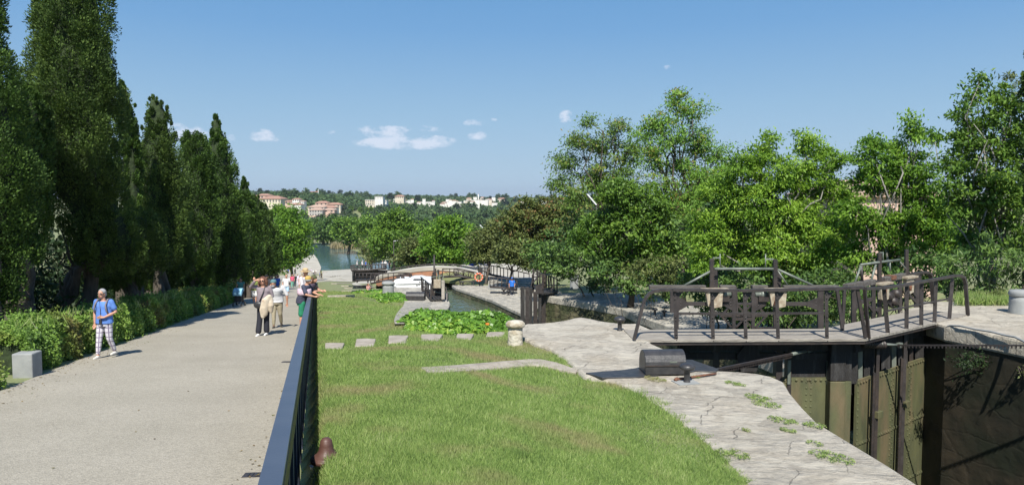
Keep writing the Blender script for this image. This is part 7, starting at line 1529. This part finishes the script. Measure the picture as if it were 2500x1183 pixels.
for (px, py) in [(684, 668), (689, 669), (694, 668), (699, 669), (704, 668), (709, 669), (715, 667), (721, 668), (737, 671), (741, 674), (745, 672), (749, 675), (765, 671), (769, 674), (772, 670), (760, 668), (686, 664), (693, 664), (702, 664), (711, 664), (719, 663), (752, 668)]:
    p = hit(px, py, lambda x, y: zp(y)); i = cnt % 6; w_ = where[0 if py > 671 else (1 if px < 712 else 2)]
    far_person(i, px, py, p.y, 'tiny far walker in %s %s' % (NM_[i], w_), 'far walkers at the foot of the path', float(zp(p.y))+.02); cnt += 1
for (px, py, i, lb) in [(752, 646, 0, 'tiny figure in white alone on the stone quay'), (781, 668, 4, 'person in blue standing at the quay end by the water'), (795, 669, 5, 'left of the two people standing together by the canal water'), (798, 669, 1, 'right of the two people standing together by the canal water'), (812, 676, 1, 'person in black behind the parked bicycles'), (823, 676, 2, 'person in pale clothes bending over the bicycles'), (785, 681, 1, 'dark figure at the top corner of the far lawn'), (790, 674, 3, 'small figure sitting on the pale pavement before the canal')]:
    p = hit(px, py, lambda x, y: zp(y)); far_person(i, px, py, min(p.y, 218), lb, None, float(zp(min(p.y, 218)))+.05)
for n_, (px, py, d) in enumerate([(814, 683, 190), (820, 683, 190), (827, 682, 192), (831, 683, 188)]): p = hit(px, py-1, lambda x, y: zp(y)); bike(['leftmost bicycle parked on the far quay', 'second bicycle from the left on the far quay', 'third bicycle from the left on the far quay', 'rightmost bicycle parked on the far quay'][n_], px, py-1, p.y)
for (px, i, lb) in [(872, 0, 'walker in white, leftmost on the distant gate walkway'), (885, 0, 'walker in white cap, second from left on the distant gate walkway'), (893, 4, 'walker in blue on the distant gate walkway'), (934, 2, 'left of two pale-clothed walkers at the right end of the distant gate'), (941, 0, 'right of two pale-clothed walkers at the right end of the distant gate'), (951, 1, 'small dark walker past the right end of the distant gate')]:
    far_person(i, px, 656, 130, lb, None, P(px, 657, 130).z, 1.6)
# --- man in blue on the right quay
q = G(1250, 721, ZC); S = 45/F*q.y
t, k = person('man in bright blue t-shirt and cap walking along the far quay', (q.x, q.y, ZC), S, 0, dict(anL=(-.06, -.08, .045), anR=(.07, .05, .05), elL=(-.16, .02, .64), elR=(.16, 0, .64), wrR=(.14, -.08, .52)), 'loose', (.02, .16, .62), .6, 'trousers', (.02, .025, .04), (.75, .75, .75), 'black', ('cap', (.02, .14, .55)), .018, 1, 1.08)
child_mesh(t, 'chest_print', MB().box((.035*S, -.083*S, .755*S), (.03*S, .012*S, .012*S)), m_white)
# --- seated woman on the far lawn edge
p = hit(899, 712); S = 1.62
t, k = person('long-haired woman in pink sitting on the lawn edge by the small creeper', (p.x, p.y, p.z-.42), S, .9, dict(pel=(0, 0, .30), ch=(0, .01, .5), nk=(0, 0, .61), hd=(0, -.01, .70), shL=(-.1, 0, .59), shR=(.1, 0, .59), elL=(-.14, -.03, .44), wrL=(-.1, -.14, .36), elR=(.14, -.03, .44), wrR=(.1, -.14, .36), hpL=(-.05, 0, .29), hpR=(.05, 0, .29), knL=(-.06, -.2, .42), knR=(.06, -.2, .40), anL=(-.05, -.3, .3), anR=(.06, -.3, .3)), 'plain', (.62, .34, .30), .4, 'trousers', (.22, .20, .30), (.5, .5, .5), 'brown', None, .018, 1)
# ---- air between here and the far hills
hm = D.materials.new('haze'); hm.use_nodes = True; hm.node_tree.nodes.clear()
pv = hm.node_tree.nodes.new('ShaderNodeVolumePrincipled'); ho = hm.node_tree.nodes.new('ShaderNodeOutputMaterial'); hm.node_tree.links.new(pv.outputs[0], ho.inputs['Volume'])
pv.inputs['Color'].default_value = (.82, .9, 1, 1); pv.inputs['Density'].default_value = .00007; pv.inputs['Anisotropy'].default_value = .2
hb = MB().box((0, 6960, 40), (18400, 14200, 260)).build('haze', hm); tag(hb, None, None, None, 'stuff')
bpy.context.view_layer.update()
